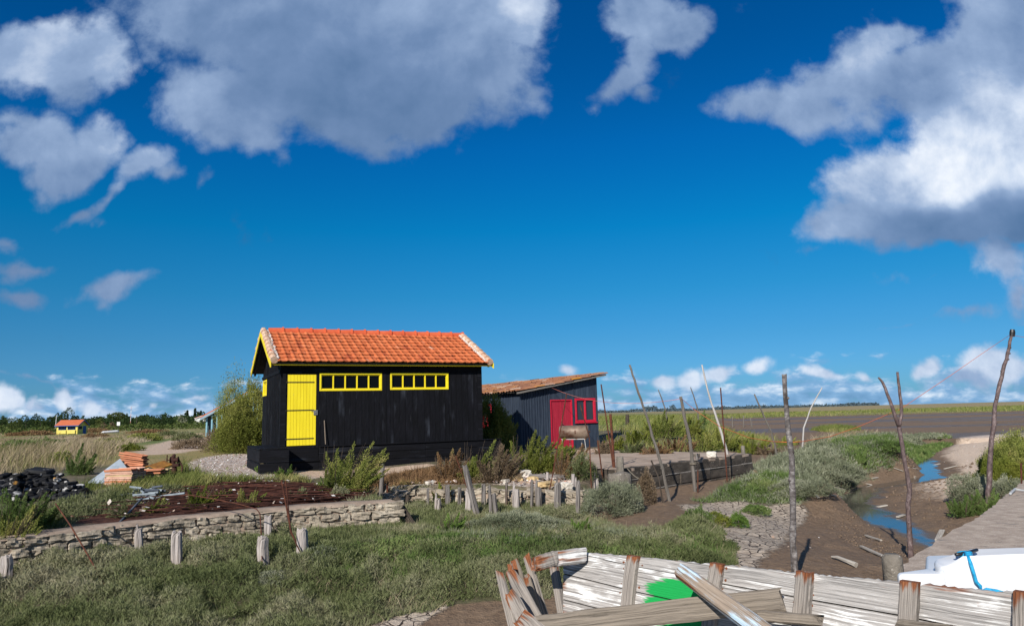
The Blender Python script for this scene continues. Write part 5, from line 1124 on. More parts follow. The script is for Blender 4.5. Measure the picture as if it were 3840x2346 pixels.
for k in range(5):
    na, nc = 150, 6; vs = []; gs = []; pa = []; st = []; q = random.random()*30
    u0 = 2112 if k else 2192; rg = np.random.default_rng(40+k)
    ed = rg.normal(0, .004, na+1)
    for i in range(na+1):
        u = u0+(4150-u0)*i/na
        for j in range(nc+1):
            t = j/nc; kk = k+.03+(.94)*t; p = hullpt(u, kk)
            if k == 0 and j == 0: p = p+Vector((0, 0, ed[i]-(.012 if 3430 < u < 3470 else 0)))
            vs.append(p); gs.append(((p-A0).dot(wdir)+q, (p.z-A0.z)+q*.3, q))
            s_ = .0; c_ = k+t; uu, vv = u, seam(k, u)*(1-t)+seam(k+1, u)*t
            for tr0 in TOPR: s_ = max(s_, .5*math.exp(-((uu-tr0)/28)**2)*(1.-.7*t if k == 0 else 0))
            if k == 0 and t < .2: s_ = max(s_, .27)
            if u < 2165: s_ = max(s_, .55-(u-2112)/140)
            if k == 0: s_ = max(s_, .62*math.exp(-((uu-3670)/26)**2-((t-.35)/.22)**2))
            st.append(s_); pa.append(float(np.clip(.5+sdpoly(np.array([uu]), np.array([vv]), PAINT)[0]/70., 0, 1)))
    n0 = len(vs); vs2 = [p-wnor*.024 for p in vs]; vs += vs2; gs += gs; pa += pa; st += st; w_ = nc+1; fs = []
    for i in range(na):
        for j in range(nc):
            a = i*w_+j; fs.append((a, a+1, a+w_+1, a+w_)); fs.append((n0+a, n0+a+w_, n0+a+w_+1, n0+a+1))
        for j in (0, nc): a = i*w_+j; f_ = (a, a+w_, n0+a+w_, n0+a); fs.append(f_ if j == 0 else f_[::-1])
    for i in (0, na): 
        for j in range(nc): a = i*w_+j; f_ = (a, n0+a, n0+a+1, a+1); fs.append(f_ if i == 0 else f_[::-1])
    o = weld('strake', HULLM, vs, fs, gs, wreck, pa, st)
def ribmesh(name, pts, w, d, mat, parent, stain=.85, paint=None, fade=.12, ragged=.0):
    """curved rectangular timber through pts (top first), w along the hull, d deep towards the camera"""
    vs = []; gs = []; st = []; fs = []; q = random.random()*30; L = 0; P = [Vector(p) for p in pts]; n = len(P); tot = sum((b-a).length for a, b in zip(P[:-1], P[1:]))
    fine = []
    for a, b in zip(P[:-1], P[1:]):
        for i in range(6): fine.append(a.lerp(b, i/6))
    fine.append(P[-1]); n = len(fine)
    for i, p in enumerate(fine):
        if i: L += (p-fine[i-1]).length
        jw = w*random.uniform(.96, 1.04); c = .18*min(jw, d)
        for (x, y) in ((-.5*jw+c, 0), (.5*jw-c, 0), (.5*jw, c), (.5*jw, d), (-.5*jw, d), (-.5*jw, c)):
            e_ = Vector((0, 0, random.uniform(-ragged, ragged))) if i == 0 else Vector()
            vs.append(p+wdir*x-wnor*(y-d)+e_); gs.append((L+q, x+q, y)); st.append(stain*max(0, 1-L/(fade*tot+.001)))
    for i in range(n-1):
        for j in range(6): k = (j+1) % 6; fs.append((i*6+j, (i+1)*6+j, (i+1)*6+k, i*6+k))
    fs.append(tuple(range(6))); fs.append(tuple((n-1)*6+j for j in range(6))[::-1])
    return weld(name, mat, vs, fs, gs, parent, None, st)
for (ut, ub, w) in ((2383, 2340, .118), (2697, 2640, .112), (3025, 2985, .118), (3419, 3380, .112), (3845, 3815, .10)):
    P = [hullpt(ut, -.03, .0)]+[hullpt(ut+(ub-ut)*t, .02+4.7*t**1.0, .0) for t in (.12, .3, .5, .75, 1.)]; P[0] = hullpt(ut, 0.)+Vector((0, 0, .012)); ribmesh('rib', P, w, .055, RIBM, wreck)
sm = MB()
for k in range(1, 5):
    vs = []; 
    for i in range(61):
        u = 2116+(4140-2116)*i/60
        for t in (-.05, .05): vs.append(hullpt(u, k+t, -.016))
    sm.add(vs, [(2*i, 2*i+1, 2*i+3, 2*i+2) for i in range(60)])
sm.build('caulking', pmat('dark_caulking', [(.3, (.012, .010, .009)), (.7, (.03, .026, .022))], 8., rough=.95), wreck)
nm_ = MB(); rn = random.Random(8)
for (ut, ub) in ((2383, 2340), (2697, 2640), (3025, 2985), (3419, 3380), (3845, 3815)):
    for k in range(4):
        for t in (.18, .8):
            for du in (-18, 16): 
                if rn.random() < .7: c = hullpt(ut+(ub-ut)*(k+t)/5+du*1.9+rn.uniform(-6, 6), k+t, .0); r_ = rn.uniform(.006, .013); nm_.tube([c-wnor*.002, c+wnor*.003], [r_, r_*.8], 7, jit=.25)
nm_.build('rusty_nails', pmat('nail_rust', [(.3, (.10, .035, .018)), (.7, (.24, .09, .04))], 9., rough=.9), wreck)
# stem post, bow breasthook and the splayed broken timbers of the bow
P = [onhull(2085, 2118, .02), onhull(2100, 2200, .05), onhull(2118, 2300, .12), onhull(2135, 2420, .22), onhull(2150, 2520, .34)]; ribmesh('stem_post', P, .075, .07, RIBM, wreck, stain=.5)
def spar(name, a, b, Ya, Yb, w, h, mat, parent, stain=.8, to=None, fade=.14, loc=None, paint=0.):
    p, q = at(*a, Ya), at(*b, Yb)
    if to is not None: q = p+(q-p)*((to-p.z)/(q.z-p.z))
    d = (q-p); t = d.normalized(); sd_ = t.cross(Vector((0, -1, .25))).normalized(); up = sd_.cross(t); n = 12; vs = []; gs = []; fs = []; st = []; qq = random.random()*30
    for i in range(n+1):
        c = p.lerp(q, i/n); jw = w*random.uniform(.94, 1.05)*(1 if i else .86); jh = h*random.uniform(.94, 1.05)
        for (x, y) in ((-.5, -.34), (-.36, -.5), (.36, -.5), (.5, -.34), (.5, .34), (.36, .5), (-.36, .5), (-.5, .34)):
            vs.append(c+sd_*x*jw+up*y*jh+t*(random.uniform(-.03, .03) if i in (0, n) else 0)); gs.append((d.length*i/n+qq, x*w+qq, y*h)); st.append(stain*max(0, 1-i/n/fade))
    for i in range(n):
        for j in range(8): k = (j+1) % 8; fs.append((i*8+j, (i+1)*8+j, (i+1)*8+k, i*8+k))
    fs.append(tuple(range(8))); fs.append(tuple(n*8+j for j in range(8))[::-1])
    o = weld(name, mat, vs, fs, gs, parent, [paint]*len(vs), st, loc=loc or (None if parent else p)); 
    bmx = bmesh.new(); bmx.from_mesh(o.data); bmesh.ops.recalc_face_normals(bmx, faces=bmx.faces[:]); bmx.to_mesh(o.data); bmx.free(); return o
z8 = lambda x, y: (1800+x/2.24, 1900+y/2.24)
spar('breasthook', z8(462, 480), z8(625, 430), 6.75, 6.85, .13, .11, RIBM, wreck, stain=.72, fade=1.2); spar('breasthook', z8(600, 440), z8(872, 405), 6.85, 6.95, .135, .12, HULLM, wreck, stain=.52, fade=1.4)
for a, b, Ya, Yb, w, h, mt in ((z8(165, 550), z8(275, 999), 6.5, 6.2, .075, .05, RIBM), (z8(258, 548), z8(500, 975), 6.45, 6.3, .105, .07, RIBM), (z8(390, 412), z8(560, 970), 6.9, 6.8, .075, .06, RIBM), (z8(248, 722), z8(400, 995), 6.2, 6.1, .12, .08, RIBM),
                              (z8(290, 462), z8(352, 650), 6.85, 6.8, .08, .05, BEAMM), (z8(392, 578), z8(505, 975), 6.8, 6.75, .07, .05, BEAMM), (z8(335, 920), z8(430, 1010), 5.9, 5.85, .16, .08, RIBM), (z8(252, 490), z8(285, 720), 6.7, 6.65, .055, .04, RIBM)):
    spar('broken_rib', a, b, Ya, Yb, w, h, mt, wreck, to=-2.4, fade=.16)
# keel, floor planks and what is left of the near side, low down in the mud
k0, k1 = hullpt(2130, 5, .25), hullpt(4100, 5, .35); k0.z = k1.z = -2.40
m = MB(); m.beam(k0, k1, .14, .16); m.build('keel', RIBM, wreck)
m = MB()
for i in range(5): o_ = wnor*(.1+.22*i); m.beam(k0+o_+Vector((0, 0, .08-.0*i)), k1+o_+Vector((0, 0, .08)), .20, .025)
m.build('floor_planking', HULLM, wreck)
BMS = spar('loose_beam', (1970, 2352), (2932, 2246), 5.9, 5.35, .16, .10, BEAMM, None, stain=.12, fade=2.); tag(BMS, 'long grey weathered beam lying across the wreck under the blue one', 'beam')
BMS = spar('loose_beam', z8(1680, 535), z8(2330, 1010), 5.6, 4.9, .115, .10, BLUM, None, stain=.55, to=-2.0, fade=.16); tag(BMS, 'thick broken timber with flaking pale blue paint leaning on the grey beam', 'beam')
BMS = spar('loose_board', (2862, 2308), (3078, 2326), 5.25, 5.0, .075, .10, BEAMM, None, stain=.2, fade=.3); tag(BMS, 'short grey board with two nail holes lying against the middle rib', 'board')
spar_ = spar('loose_board', (3370, 2338), (3560, 2360), 4.75, 4.5, .06, .06, BEAMM, None, stain=.1); tag(spar_, 'stub of grey board just showing below the fourth rib', 'board')
# ---------------------------------------------------------------- white dinghy between the wreck and the quay
GEL, nt = newmat('white_gelcoat'); gn = noise(nt, coord(nt, 'obj'), 3., 5.); finish(GEL, nt, ramp(nt, gn, [(.3, (.66, .67, .69)), (.7, (.72, .73, .74))]), .32, .5)
YN = 5.62; pL, pR, pT = at(3370, 2152, YN), at(3532, 2150, YN), at(3660, 2080, YN)
ding = empty('white_dinghy', (pR.x, YN+.4, -2.3)); tag(ding, 'glossy white plastic dinghy moored between the wreck and the quay', 'dinghy')
def prism(name, out, z0, z1, bev, seg=5, bulge=None):
    bmx = bmesh.new(); f = bmx.faces.new([bmx.verts.new((x, y, z0)) for x, y in out]); r = bmesh.ops.extrude_face_region(bmx, geom=[f]); tv = [v for v in r['geom'] if isinstance(v, bmesh.types.BMVert)]
    for v in tv: v.co.z = z1 if bulge is None else z1+bulge(v.co.x)
    bmesh.ops.recalc_face_normals(bmx, faces=bmx.faces[:]); me = bpy.data.meshes.new(name); bmx.to_mesh(me); bmx.free()
    o = link(name, me, GEL, ding); b = o.modifiers.new('bevel', 'BEVEL'); b.width = bev; b.segments = seg; b.limit_method = 'ANGLE'; b.angle_limit = R(30); me.polygons.foreach_set('use_smooth', np.ones(len(me.polygons), bool)); return o
xr = pR.x
prism('hull', [(pL.x, YN), (pL.x+.05, YN-.015), (xr+.3, YN-.02), (xr+2.4, YN-.01), (xr+2.4, YN+.84), (xr+.35, YN+.84), (xr+.06, YN+.34), (pL.x+.02, YN+.06)], -2.35, pL.z-.035, .03)
prism('foredeck', [(pL.x-.005, YN-.012), (xr+.02, YN-.03), (xr+.02, YN+.20), (pL.x+.02, YN+.075)], pL.z-.12, pL.z, .03)
prism('deck_moulding', [(xr, YN+.02), (xr+.03, YN-.03), (xr+.10, YN-.055), (xr+.16, YN-.045), (xr+.5, YN-.05), (xr+1.2, YN-.05), (xr+2.35, YN-.05), (xr+2.35, YN+.28), (xr+.4, YN+.28), (xr+.06, YN+.2), (xr+.01, YN+.1)], pL.z-.25, pT.z, .055, 6, lambda x: -.085*(1-float(ss(xr-.02, xr+.28, x)))+.006)
dm_ = WM[ding.name].inverted()
BLKP = pmat('black_plastic', [(.3, (.010, .010, .011)), (.7, (.018, .018, .02))], 5., rough=.35, spec=.5, bump=0)
YC = YN+.10; ca, cb, cm = at(3584, 2078, YC-.04), at(3664, 2060, YC+.06), at(3622, 2074, YC)
m = MB(); m.tube([dm_ @ ca, dm_ @ ca.lerp(cm, .6), dm_ @ cm, dm_ @ cm.lerp(cb, .4), dm_ @ cb], [.012, .016, .018, .016, .012], 8); m.tube([dm_ @ (cm-Vector((.05, 0, .09))), dm_ @ (cm-Vector((.03, 0, .0)))], [.022, .016], 8); m.tube([dm_ @ (cm+Vector((.04, .03, -.09))), dm_ @ (cm+Vector((.03, .02, .0)))], [.022, .016], 8)
m.build('cleat', BLKP, ding, world=False, smooth=True)
BLR = pmat('blue_rope', [(.35, (.01, .22, .44)), (.65, (.03, .40, .66))], 30., rough=.6, bump=.5, bscale=60.)
P = []
for i in range(26): t = i/25; P.append(cm+Vector((math.sin(t*16)*.045-.01, math.cos(t*16)*.03, -.02+t*.03-.0)))
fr = ding.matrix_basis; 
for u, v, Y in ((3630, 2086, YN-.03), (3640, 2110, YN-.075), (3652, 2150, YN-.075), (3661, 2180, YN-.078), (3676, 2195, YN-.08), (3680, 2215, YN-.08), (3700, 2208, YN-.09), (3740, 2214, YN-.10), (3790, 2230, YN-.12)): P.append(at(u, v, Y))
rope(P, .0125, BLR, 'bright blue mooring rope tied to the black cleat of the dinghy', 'mooring_rope')
# ---------------------------------------------------------------- driftwood in the creek mud
DRW = wood('stranded_wood', (.20, .175, .15), (.40, .36, .31), (.56, .52, .46))
def drift(u0, v0, u1, v1, w, lab, flat=True, grp='driftwood in the creek'):
    a, b = ground(u0, v0), ground(u1, v1); s = a.y/PF; m = MB(); h = w*s
    if flat: m.beam(a+Vector((0, 0, .035)), b+Vector((0, 0, .035)), h*1.5, .03)
    else: m.tube([a+Vector((0, 0, .03)), a.lerp(b, .3)+Vector((0, .05, .05)), a.lerp(b, .65)+Vector((0, -.04, .05)), b+Vector((0, 0, .04))], [h*.25, h*.42, h*.5, h*.6], 9, jit=.15)
    tag(m.build('driftwood', DRW, loc=a, bevel=.004 if flat else 0), lab, 'driftwood', grp)
drift(3120, 2094, 3212, 2128, 15, 'thick pale bone shaped branch lying in the mud behind the wreck', False)
drift(3229, 2054, 3313, 2092, 8, 'long pale board lying in the mud left of the round bollard')
drift(3246, 2012, 3305, 2031, 5, 'thin pale lath in the mud beside the lower pool')
drift(3517, 2030, 3534, 1992, 13, 'upright grey board end poking out beside the quay edge')
drift(3288, 1904, 3326, 1897, 9, 'pale plank end at the left bank of the lower pool')
drift(3366, 1942, 3390, 1934, 8, 'light coloured board on the mud above the lower pool')
drift(3200, 1915, 3260, 1913, 3, 'thin stick floating across the tip of the lower pool', False)
drift(3150, 1800, 3166, 1818, 7, 'pale plank stuck in the steep bank under the bushes')
for (a, b, c, d, w) in ((3352, 1757, 3384, 1768, 5), (3464, 1712, 3502, 1700, 6), (3476, 1686, 3498, 1690, 5), (3405, 1755, 3442, 1760, 4), (3484, 1750, 3524, 1740, 5), (3540, 1760, 3588, 1748, 4), (3248, 1816, 3268, 1820, 6), (3270, 1795, 3290, 1792, 7), (3130, 1830, 3166, 1838, 6), (3120, 1860, 3155, 1868, 5), (3180, 1872, 3215, 1866, 4), (3290, 1830, 3310, 1826, 5), (3060, 1860, 3070, 1870, 6), (3495, 1675, 3520, 1668, 5), (3430, 1790, 3470, 1782, 4)):
    drift(a, b, c, d, w, 'small weathered board stranded on the bank of the upper creek', True, 'small boards along the upper creek')
# shells, chips and gravel, past counting
rs = np.random.default_rng(77); cv = []; cf = []
def chips(pl, n, s0, s1, lift=.0):
    p = np.array(pl); lo, hi = p.min(0), p.max(0); q = rs.random((n, 2))*(hi-lo)+lo; q = q[inpoly(q[:, 0], q[:, 1], pl)]; k = len(q); z = terr(q[:, 0], q[:, 1])+lift
    sz = s0+(s1-s0)*rs.random(k)**2; a = rs.random(k)*6.28; o = np.stack([q[:, 0], q[:, 1], z+sz*.25], 1); e1 = np.stack([np.cos(a), np.sin(a), rs.normal(0, .35, k)], 1)*sz[:, None]; e2 = np.stack([-np.sin(a)*.7, np.cos(a)*.7, rs.normal(0, .3, k)], 1)*sz[:, None]
    n0 = sum(len(x) for x in cv); cv.append(np.stack([o-e1, o-e2, o+e1, o+e2], 1).reshape(-1, 3)); cf.append(n0+np.arange(4*k).reshape(k, 4))
CHIP, nt = newmat('shell_chips'); finish(CHIP, nt, ramp(nt, N(nt, 'ShaderNodeAttribute', attribute_name='rnd').outputs['Fac'], [(0, (.26, .17, .12)), (.35, (.42, .31, .24)), (.6, (.55, .48, .42)), (.9, (.74, .72, .69)), (1, (.50, .18, .09))]), .8, .3)
chips(REG['shell'], 5000, .012, .05); chips(REG['rubble'], 1600, .02, .08, .05); chips(REG['rust'], 420, .02, .06, .10); chips(REG['yard'], 1500, .01, .04)
mudp = poly([(2760, 2140), (2960, 1960), (3060, 1880), (3200, 1800), (3340, 1740), (3480, 1690), (3560, 1700), (3480, 1800), (3300, 1880), (3420, 1960), (3300, 2110), (3200, 2160)]); chips(mudp, 700, .015, .06)
chips(REG['pale'], 2500, .015, .06)
# clods of mud along the creek
q = np.array([(p[0], p[1]) for p in CREEK[:9]]); tt = rs.random(2600)*7.2+.6; i0 = tt.astype(int); fr_ = (tt-i0)[:, None]; c = q[i0]*(1-fr_)+q[i0+1]*fr_; dv = q[i0+1]-q[i0]; dv /= np.linalg.norm(dv, axis=1, keepdims=True); nv = np.stack([-dv[:, 1], dv[:, 0]], 1)
o_ = np.where(rs.random(2600) < .6, rs.uniform(.8, 2.4, 2600), -rs.uniform(.7, 4., 2600)); c = c+nv*o_[:, None]; z = terr(c[:, 0], c[:, 1]); kz = z > -2.99; c, z = c[kz], z[kz]; n = len(c); sz = rs.uniform(.012, .055, n)*np.clip(c[:, 1]/22, .6, 2); ctr = np.stack([c[:, 0], c[:, 1], z+sz*.15], 1)
off = np.array([[1, 0, 0], [0, 1, 0], [-1, 0, 0], [0, -1, 0], [0, 0, .7], [0, 0, -.7]])[None]*sz[:, None, None]*rs.uniform(.6, 1.3, (n, 6, 1)); V = (ctr[:, None, :]+off).reshape(-1, 3); T_ = np.array([[0, 1, 4], [1, 2, 4], [2, 3, 4], [3, 0, 4], [1, 0, 5], [2, 1, 5], [3, 2, 5], [0, 3, 5]])
F = (np.arange(n)*6)[:, None, None]+T_[None]; o = npmesh('mud_clods', V, F.reshape(-1, 3), pmat('clod_mud', [(.3, (.10, .069, .047)), (.7, (.20, .14, .097))], 3., kind='pos', rough=.9, bump=.6)); tag(o, 'brown clods of mud crumbled along the creek banks', 'mud', kind='stuff')
V = np.concatenate(cv); F = np.concatenate(cf); o = npmesh('shell_litter', V, F, CHIP, rnd=np.repeat(rs.random(len(F)), 4)); tag(o, 'litter of white and pink shell chips on the bare ground', 'shells', kind='stuff')
# ================================================================ vegetation
def samp(pl, n, warp=.25, dens=None):
    p = np.array(pl); lo, hi = p.min(0), p.max(0); q = RNG.random((n, 2))*(hi-lo)+lo
    if dens: q = q[RNG.random(len(q)) < dens(q[:, 1])]
    q = q[(np.abs(q[:, 0]) < q[:, 1]*.80+1.2) & (q[:, 1] > 5.2)]
    wx = warp*(fbm(q[:, 0]*2.2, q[:, 1]*2.2, 51)-.5)*2; wy = warp*(fbm(q[:, 0]*2.2+9, q[:, 1]*2.2, 57)-.5)*2
    return q[inpoly(q[:, 0]+wx, q[:, 1]+wy, pl)]
def updir(n, spread): d = RNG.normal(0, spread, (n, 3)); d[:, 2] = 1.; return unit(d)
PXW = lambda y, k: np.maximum(.006, y/720.*k)
L_SCRUB = leafmat('marsh_scrub_leaf', [(0, (0.054, 0.069, 0.029)), (0.3, (0.111, 0.131, 0.049)), (0.5, (0.16, 0.176, 0.079)), (0.7, (0.21, 0.209, 0.115)), (0.88, (0.275, 0.252, 0.159)), (1, (0.376, 0.351, 0.242))], .9)
L_GREY = leafmat('sea_purslane_leaf', [(0, (0.08, 0.094, 0.052)), (0.4, (0.166, 0.182, 0.111)), (0.7, (0.246, 0.258, 0.173)), (1, (0.345, 0.333, 0.246))], 1.2)
L_GREEN = leafmat('glasswort_leaf', [(0, (0.044, 0.073, 0.021)), (0.4, (0.096, 0.148, 0.039)), (0.7, (0.148, 0.203, 0.061)), (1, (0.237, 0.246, 0.107))], 1.2)
L_BRIGHT = leafmat('fresh_green_leaf', [(0, (.07, .125, .025)), (.5, (.125, .205, .04)), (1, (.21, .28, .08))], 1.5)
L_FEATH = leafmat('seablite_leaf', [(0, (0.069, 0.095, 0.018)), (0.35, (0.159, 0.187, 0.042)), (0.65, (0.254, 0.267, 0.066)), (0.85, (0.33, 0.301, 0.104)), (1, (0.381, 0.255, 0.126))], 1.4)
L_YEL = leafmat('yellow_green_leaf', [(0, (0.053, 0.078, 0.011)), (0.5, (0.13, 0.157, 0.024)), (1, (0.229, 0.227, 0.044))], 1.4)
L_RED = leafmat('reddish_leaf', [(0, (0.091, 0.058, 0.029)), (0.4, (0.189, 0.111, 0.058)), (0.7, (0.26, 0.156, 0.078)), (1, (0.208, 0.221, 0.072))], 1.4)
L_TAM = leafmat('tamarisk_leaf', [(0, (0.061, 0.081, 0.014)), (0.4, (0.149, 0.169, 0.032)), (0.75, (0.23, 0.236, 0.057)), (1, (0.324, 0.29, 0.101))], .7)
L_DRY = leafmat('dry_grass_blade', [(0, (.15, .14, .055)), (.3, (.27, .225, .12)), (.55, (.37, .29, .19)), (.8, (.45, .355, .255)), (1, (.54, .445, .34))], .35)
L_GRASS = leafmat('green_grass_blade', [(0, (0.069, 0.098, 0.021)), (0.5, (0.172, 0.196, 0.052)), (1, (0.345, 0.299, 0.127))], .6)
L_BROWN = leafmat('withered_leaf', [(0, (0.084, 0.058, 0.034)), (0.5, (0.198, 0.142, 0.09)), (1, (0.324, 0.252, 0.18))], 1.6)
L_TREE = leafmat('far_tree_leaf', [(0, (.014, .026, .010)), (.5, (.032, .056, .018)), (1, (.062, .09, .03))], .12)
L_TREE2 = leafmat('far_bush_leaf', [(0, (.03, .05, .012)), (.5, (.065, .09, .022)), (1, (.12, .13, .045))], .12)
TWIG = pmat('twig', [(.3, (.05, .035, .025)), (.7, (.12, .09, .065))], 8., rough=.95, bump=.2)
def scrub(name, pl, dens, mat, hmin, hmax, label, blen=(.035, .08), k=.72, spread=.95, hs=1.1, seed=0, cat='marsh plants', gap=0.):
    p = np.array(pl); area = np.prod(p.max(0)-p.min(0)); n = int(min(area*dens, 2600000)); q = samp(pl, n, dens=lambda y: np.clip((8./np.maximum(y, 5))**1.2, .04, 1.)); y = q[:, 1]
    hf = fbm(q[:, 0]*hs, q[:, 1]*hs, 61+seed, 4); hf2 = fbm(q[:, 0]*4.5, q[:, 1]*4.5, 67+seed, 3); edge = np.clip(sdpoly(q[:, 0], q[:, 1], pl)/.35, .15, 1)
    h = (hmin+(hmax-hmin)*ss(.32, .68, .45*hf+.55*hf2))*edge*np.where((q[:, 0] < 2.2) & (q[:, 0] > -4), 1-.62*ss(11.2, 13.5, y)*ss(22, 18, y), 1)
    if gap: kk = hf2 > gap; q, y, h, hf = q[kk], y[kk], h[kk], hf[kk]
    n = len(q); L = RNG.uniform(*blen, n)*np.clip(y/9, 1, 3)
    S_ = np.array(STK); dn = np.full(n, 9.)
    for a_, b_ in STK: dn = np.minimum(dn, np.hypot(q[:, 0]-a_*(q[:, 1]/b_), (q[:, 1]-b_)*np.where(q[:, 1] < b_, .45, 1.)))
    h = h*np.clip(dn/.30, .10, 1); zz_ = terr(q[:, 0], q[:, 1])+np.maximum(h*RNG.random(n)**.55-L*.5, -.02)
    P = np.stack([q[:, 0], q[:, 1], zz_], 1); tone = np.clip(.48+1.7*(fbm(q[:, 0]*.9, q[:, 1]*.9, 81+seed)-.5)+RNG.normal(0, .2, n), 0, 1)
    up_ = RNG.random(n) < .16; Dv = np.where(up_[:, None], updir(n, .33), updir(n, spread)); L = np.where(up_, L*1.5, L)*np.clip(dn/.25, .45, 1); Wd = PXW(y, k)*RNG.uniform(.7, 1.3, n)*np.where(up_, .62, 1.)
    o = leaves(name, P, Dv, L, Wd, mat, tone=tone); tag(o, label, cat, kind='stuff'); return o
scrub('marsh_scrub', REG['scrub'], 8600, L_SCRUB, .01, .28, 'knee high olive grey marsh scrub filling the foreground')
scrub('marsh_scrub', REG['inlet'], 9000, L_SCRUB, .04, .20, 'brownish scrub in the inlet before the rubble wall', seed=3)
gp = poly([(1230, 2060), (1800, 2010), (2300, 2060), (2500, 2010), (2660, 1990), (2735, 2060), (2730, 2125), (2400, 2150), (2060, 2150), (1500, 2200), (1150, 2160)])
scrub('glasswort', gp, 4200, L_GREEN, .06, .22, 'greener glasswort patches behind the wreck', seed=5, gap=.46)
scrub('purslane', poly([(1540, 2000), (1850, 1960), (2180, 1950), (2500, 2010), (2480, 2060), (2100, 2075), (1700, 2060)]), 4200, L_GREY, .06, .22, 'silvery sea purslane beds in the middle marsh', seed=8, gap=.48)
scrub('marsh_scrub', REG['bank'], 4200, L_GREY, .08, .36, 'grey green purslane covering the creek bank', seed=11, hs=.5, blen=(.035, .075))
scrub('glasswort', poly([(2600, 1880), (2690, 1850), (2840, 1800), (2960, 1790), (3040, 1835), (3020, 1880), (2880, 1890), (2760, 1875)]), 5600, L_GREEN, .10, .32, 'green glasswort cushion right of the pier', seed=12, blen=(.035, .075))
scrub('glasswort', poly([(3080, 1672), (3200, 1655), (3560, 1640), (3570, 1655), (3360, 1690), (3345, 1730), (3250, 1770), (3180, 1750), (3120, 1700)]), 3800, L_GREEN, .12, .36, 'green glasswort on the far point of the creek bank', seed=13, blen=(.035, .075))
scrub('low_plants', poly([(1360, 1830), (1420, 1790), (1560, 1765), (1700, 1760), (1900, 1800), (1900, 1812), (1640, 1812), (1440, 1822)]), 6000, L_RED, .05, .22, 'low reddish plants along the path before the black hut', seed=15)
scrub('low_plants', poly([(0, 1960), (180, 1900), (330, 1850), (620, 1835), (760, 1830), (640, 1862), (500, 1890), (380, 1930), (200, 1985), (0, 2010)]), 6000, L_SCRUB, .05, .22, 'weeds between the black stones and the long wall', seed=16)
def grass(name, pl, n, mat, h0, h1, label, k=.5, bend=(1, -.3, 0, .5), seed=0, cat='grass', spread=.24, gap=0., hn=.25):
    q = samp(pl, n, .6); hf = fbm(q[:, 0]*hn, q[:, 1]*hn, 31+seed, 4); hf2 = fbm(q[:, 0]*1.3, q[:, 1]*1.3, 37+seed, 3)
    kk = RNG.random(len(q)) < ss(gap-.1, gap+.12, .5*hf+.5*hf2); q, hf = q[kk], hf[kk]; n = len(q); y = q[:, 1]
    H = (h0+(h1-h0)*ss(.3, .7, hf))*RNG.uniform(.4, 1.2, n)**1.3*np.where(q[:, 0] < 0, np.clip(34/np.maximum(y, 1), .22, 1), 1); P = np.stack([q[:, 0], q[:, 1], terr(q[:, 0], q[:, 1])-.02], 1)
    tone = np.clip(.5+1.9*(fbm(q[:, 0]*.12, q[:, 1]*.30, 41+seed)-.5)+RNG.normal(0, .2, n), 0, 1)
    o = blades(name, P, updir(n, spread), H, PXW(y, k), bend, mat, tone=tone); return tag(o, label, cat, kind='stuff')
near_field = poly([(-200, 1870), (0, 1800), (120, 1770), (290, 1770), (380, 1745), (430, 1700), (500, 1664), (640, 1642), (790, 1630), (790, 1626), (400, 1628), (0, 1645), (-300, 1660)])
grass('dry_grass', near_field, 420000, L_DRY, .14, .85, 'tall dry pinkish straw grass in the field at the left', seed=1, gap=.33, k=.36, bend=(1, -.2, 0, 1.4), spread=.34, hn=.5)
grass('green_grass', near_field, 80000, L_GRASS, .2, .6, 'green tussocks among the dry straw', seed=2, gap=.55)
mid_ = [(-95, 70), (-12, 62), (-9, 75), (-20, 130), (-60, 240), (-230, 240), (-170, 120)]
grass('dry_grass', mid_, 90000, L_DRY, .12, .5, 'dry field stretching to the trees', seed=3, gap=.40, hn=.06)
grass('green_grass', mid_, 50000, L_GRASS, .12, .5, 'green low scrub patches in the far field', seed=4, gap=.52, hn=.06)
grass('green_grass', poly([(620, 1812), (1000, 1812), (1130, 1800), (1180, 1800), (1100, 1815), (760, 1832), (560, 1850), (420, 1862), (420, 1835)]), 26000, L_GRASS, .10, .30, 'green grass fringe behind the rust heap', seed=6, gap=.3)
grass('green_grass', poly([(620, 1780), (700, 1765), (760, 1800), (640, 1830), (400, 1850), (330, 1850), (330, 1820), (420, 1830)]), 9000, L_GRASS, .15, .45, 'grass round the tile stacks', seed=7, gap=.3)
grass('dry_grass', poly([(2250, 1680), (2300, 1640), (2420, 1610), (2700, 1600), (2850, 1640), (2960, 1690), (2800, 1690), (2560, 1700), (2420, 1700)]), 30000, L_GRASS, .2, .6, 'grass on the rise behind the pier', seed=8, gap=.3)
grass('dry_grass', poly([(3010, 1690), (3040, 1660), (3200, 1635), (3300, 1632), (3240, 1650), (3100, 1680)]), 14000, L_DRY, .3, .6, 'straw coloured sedge along the mudflat edge', seed=9, gap=.2)
grass('green_grass', poly([(3040, 1612), (3130, 1603), (3230, 1612), (3140, 1622)]), 9000, L_GRASS, .3, .6, 'isolated sedge islet in the mudflat', seed=10, gap=.2)
grass('green_grass', [(8, 34), (14, 48), (27, 95), (44, 165), (66, 250), (5, 250), (4.5, 60), (4.5, 36)], 40000, L_GRASS, .3, .7, 'green and tan marsh grass beyond the navy shed', seed=11, gap=.3, hn=.06)
grass('saltmarsh', [(40, 176), (150, 176), (420, 190), (560, 330), (120, 330), (60, 250)], 60000, L_GRASS, .4, .9, 'wide belt of green saltmarsh beyond the mudflat', seed=12, gap=.42, hn=.03, bend=(1, 0, 0, .2))
grass('weeds', REG['shell'], 1500, L_BRIGHT, .06, .16, 'small weeds in the shell gravel', seed=13, gap=.56, spread=.8, cat='weeds')
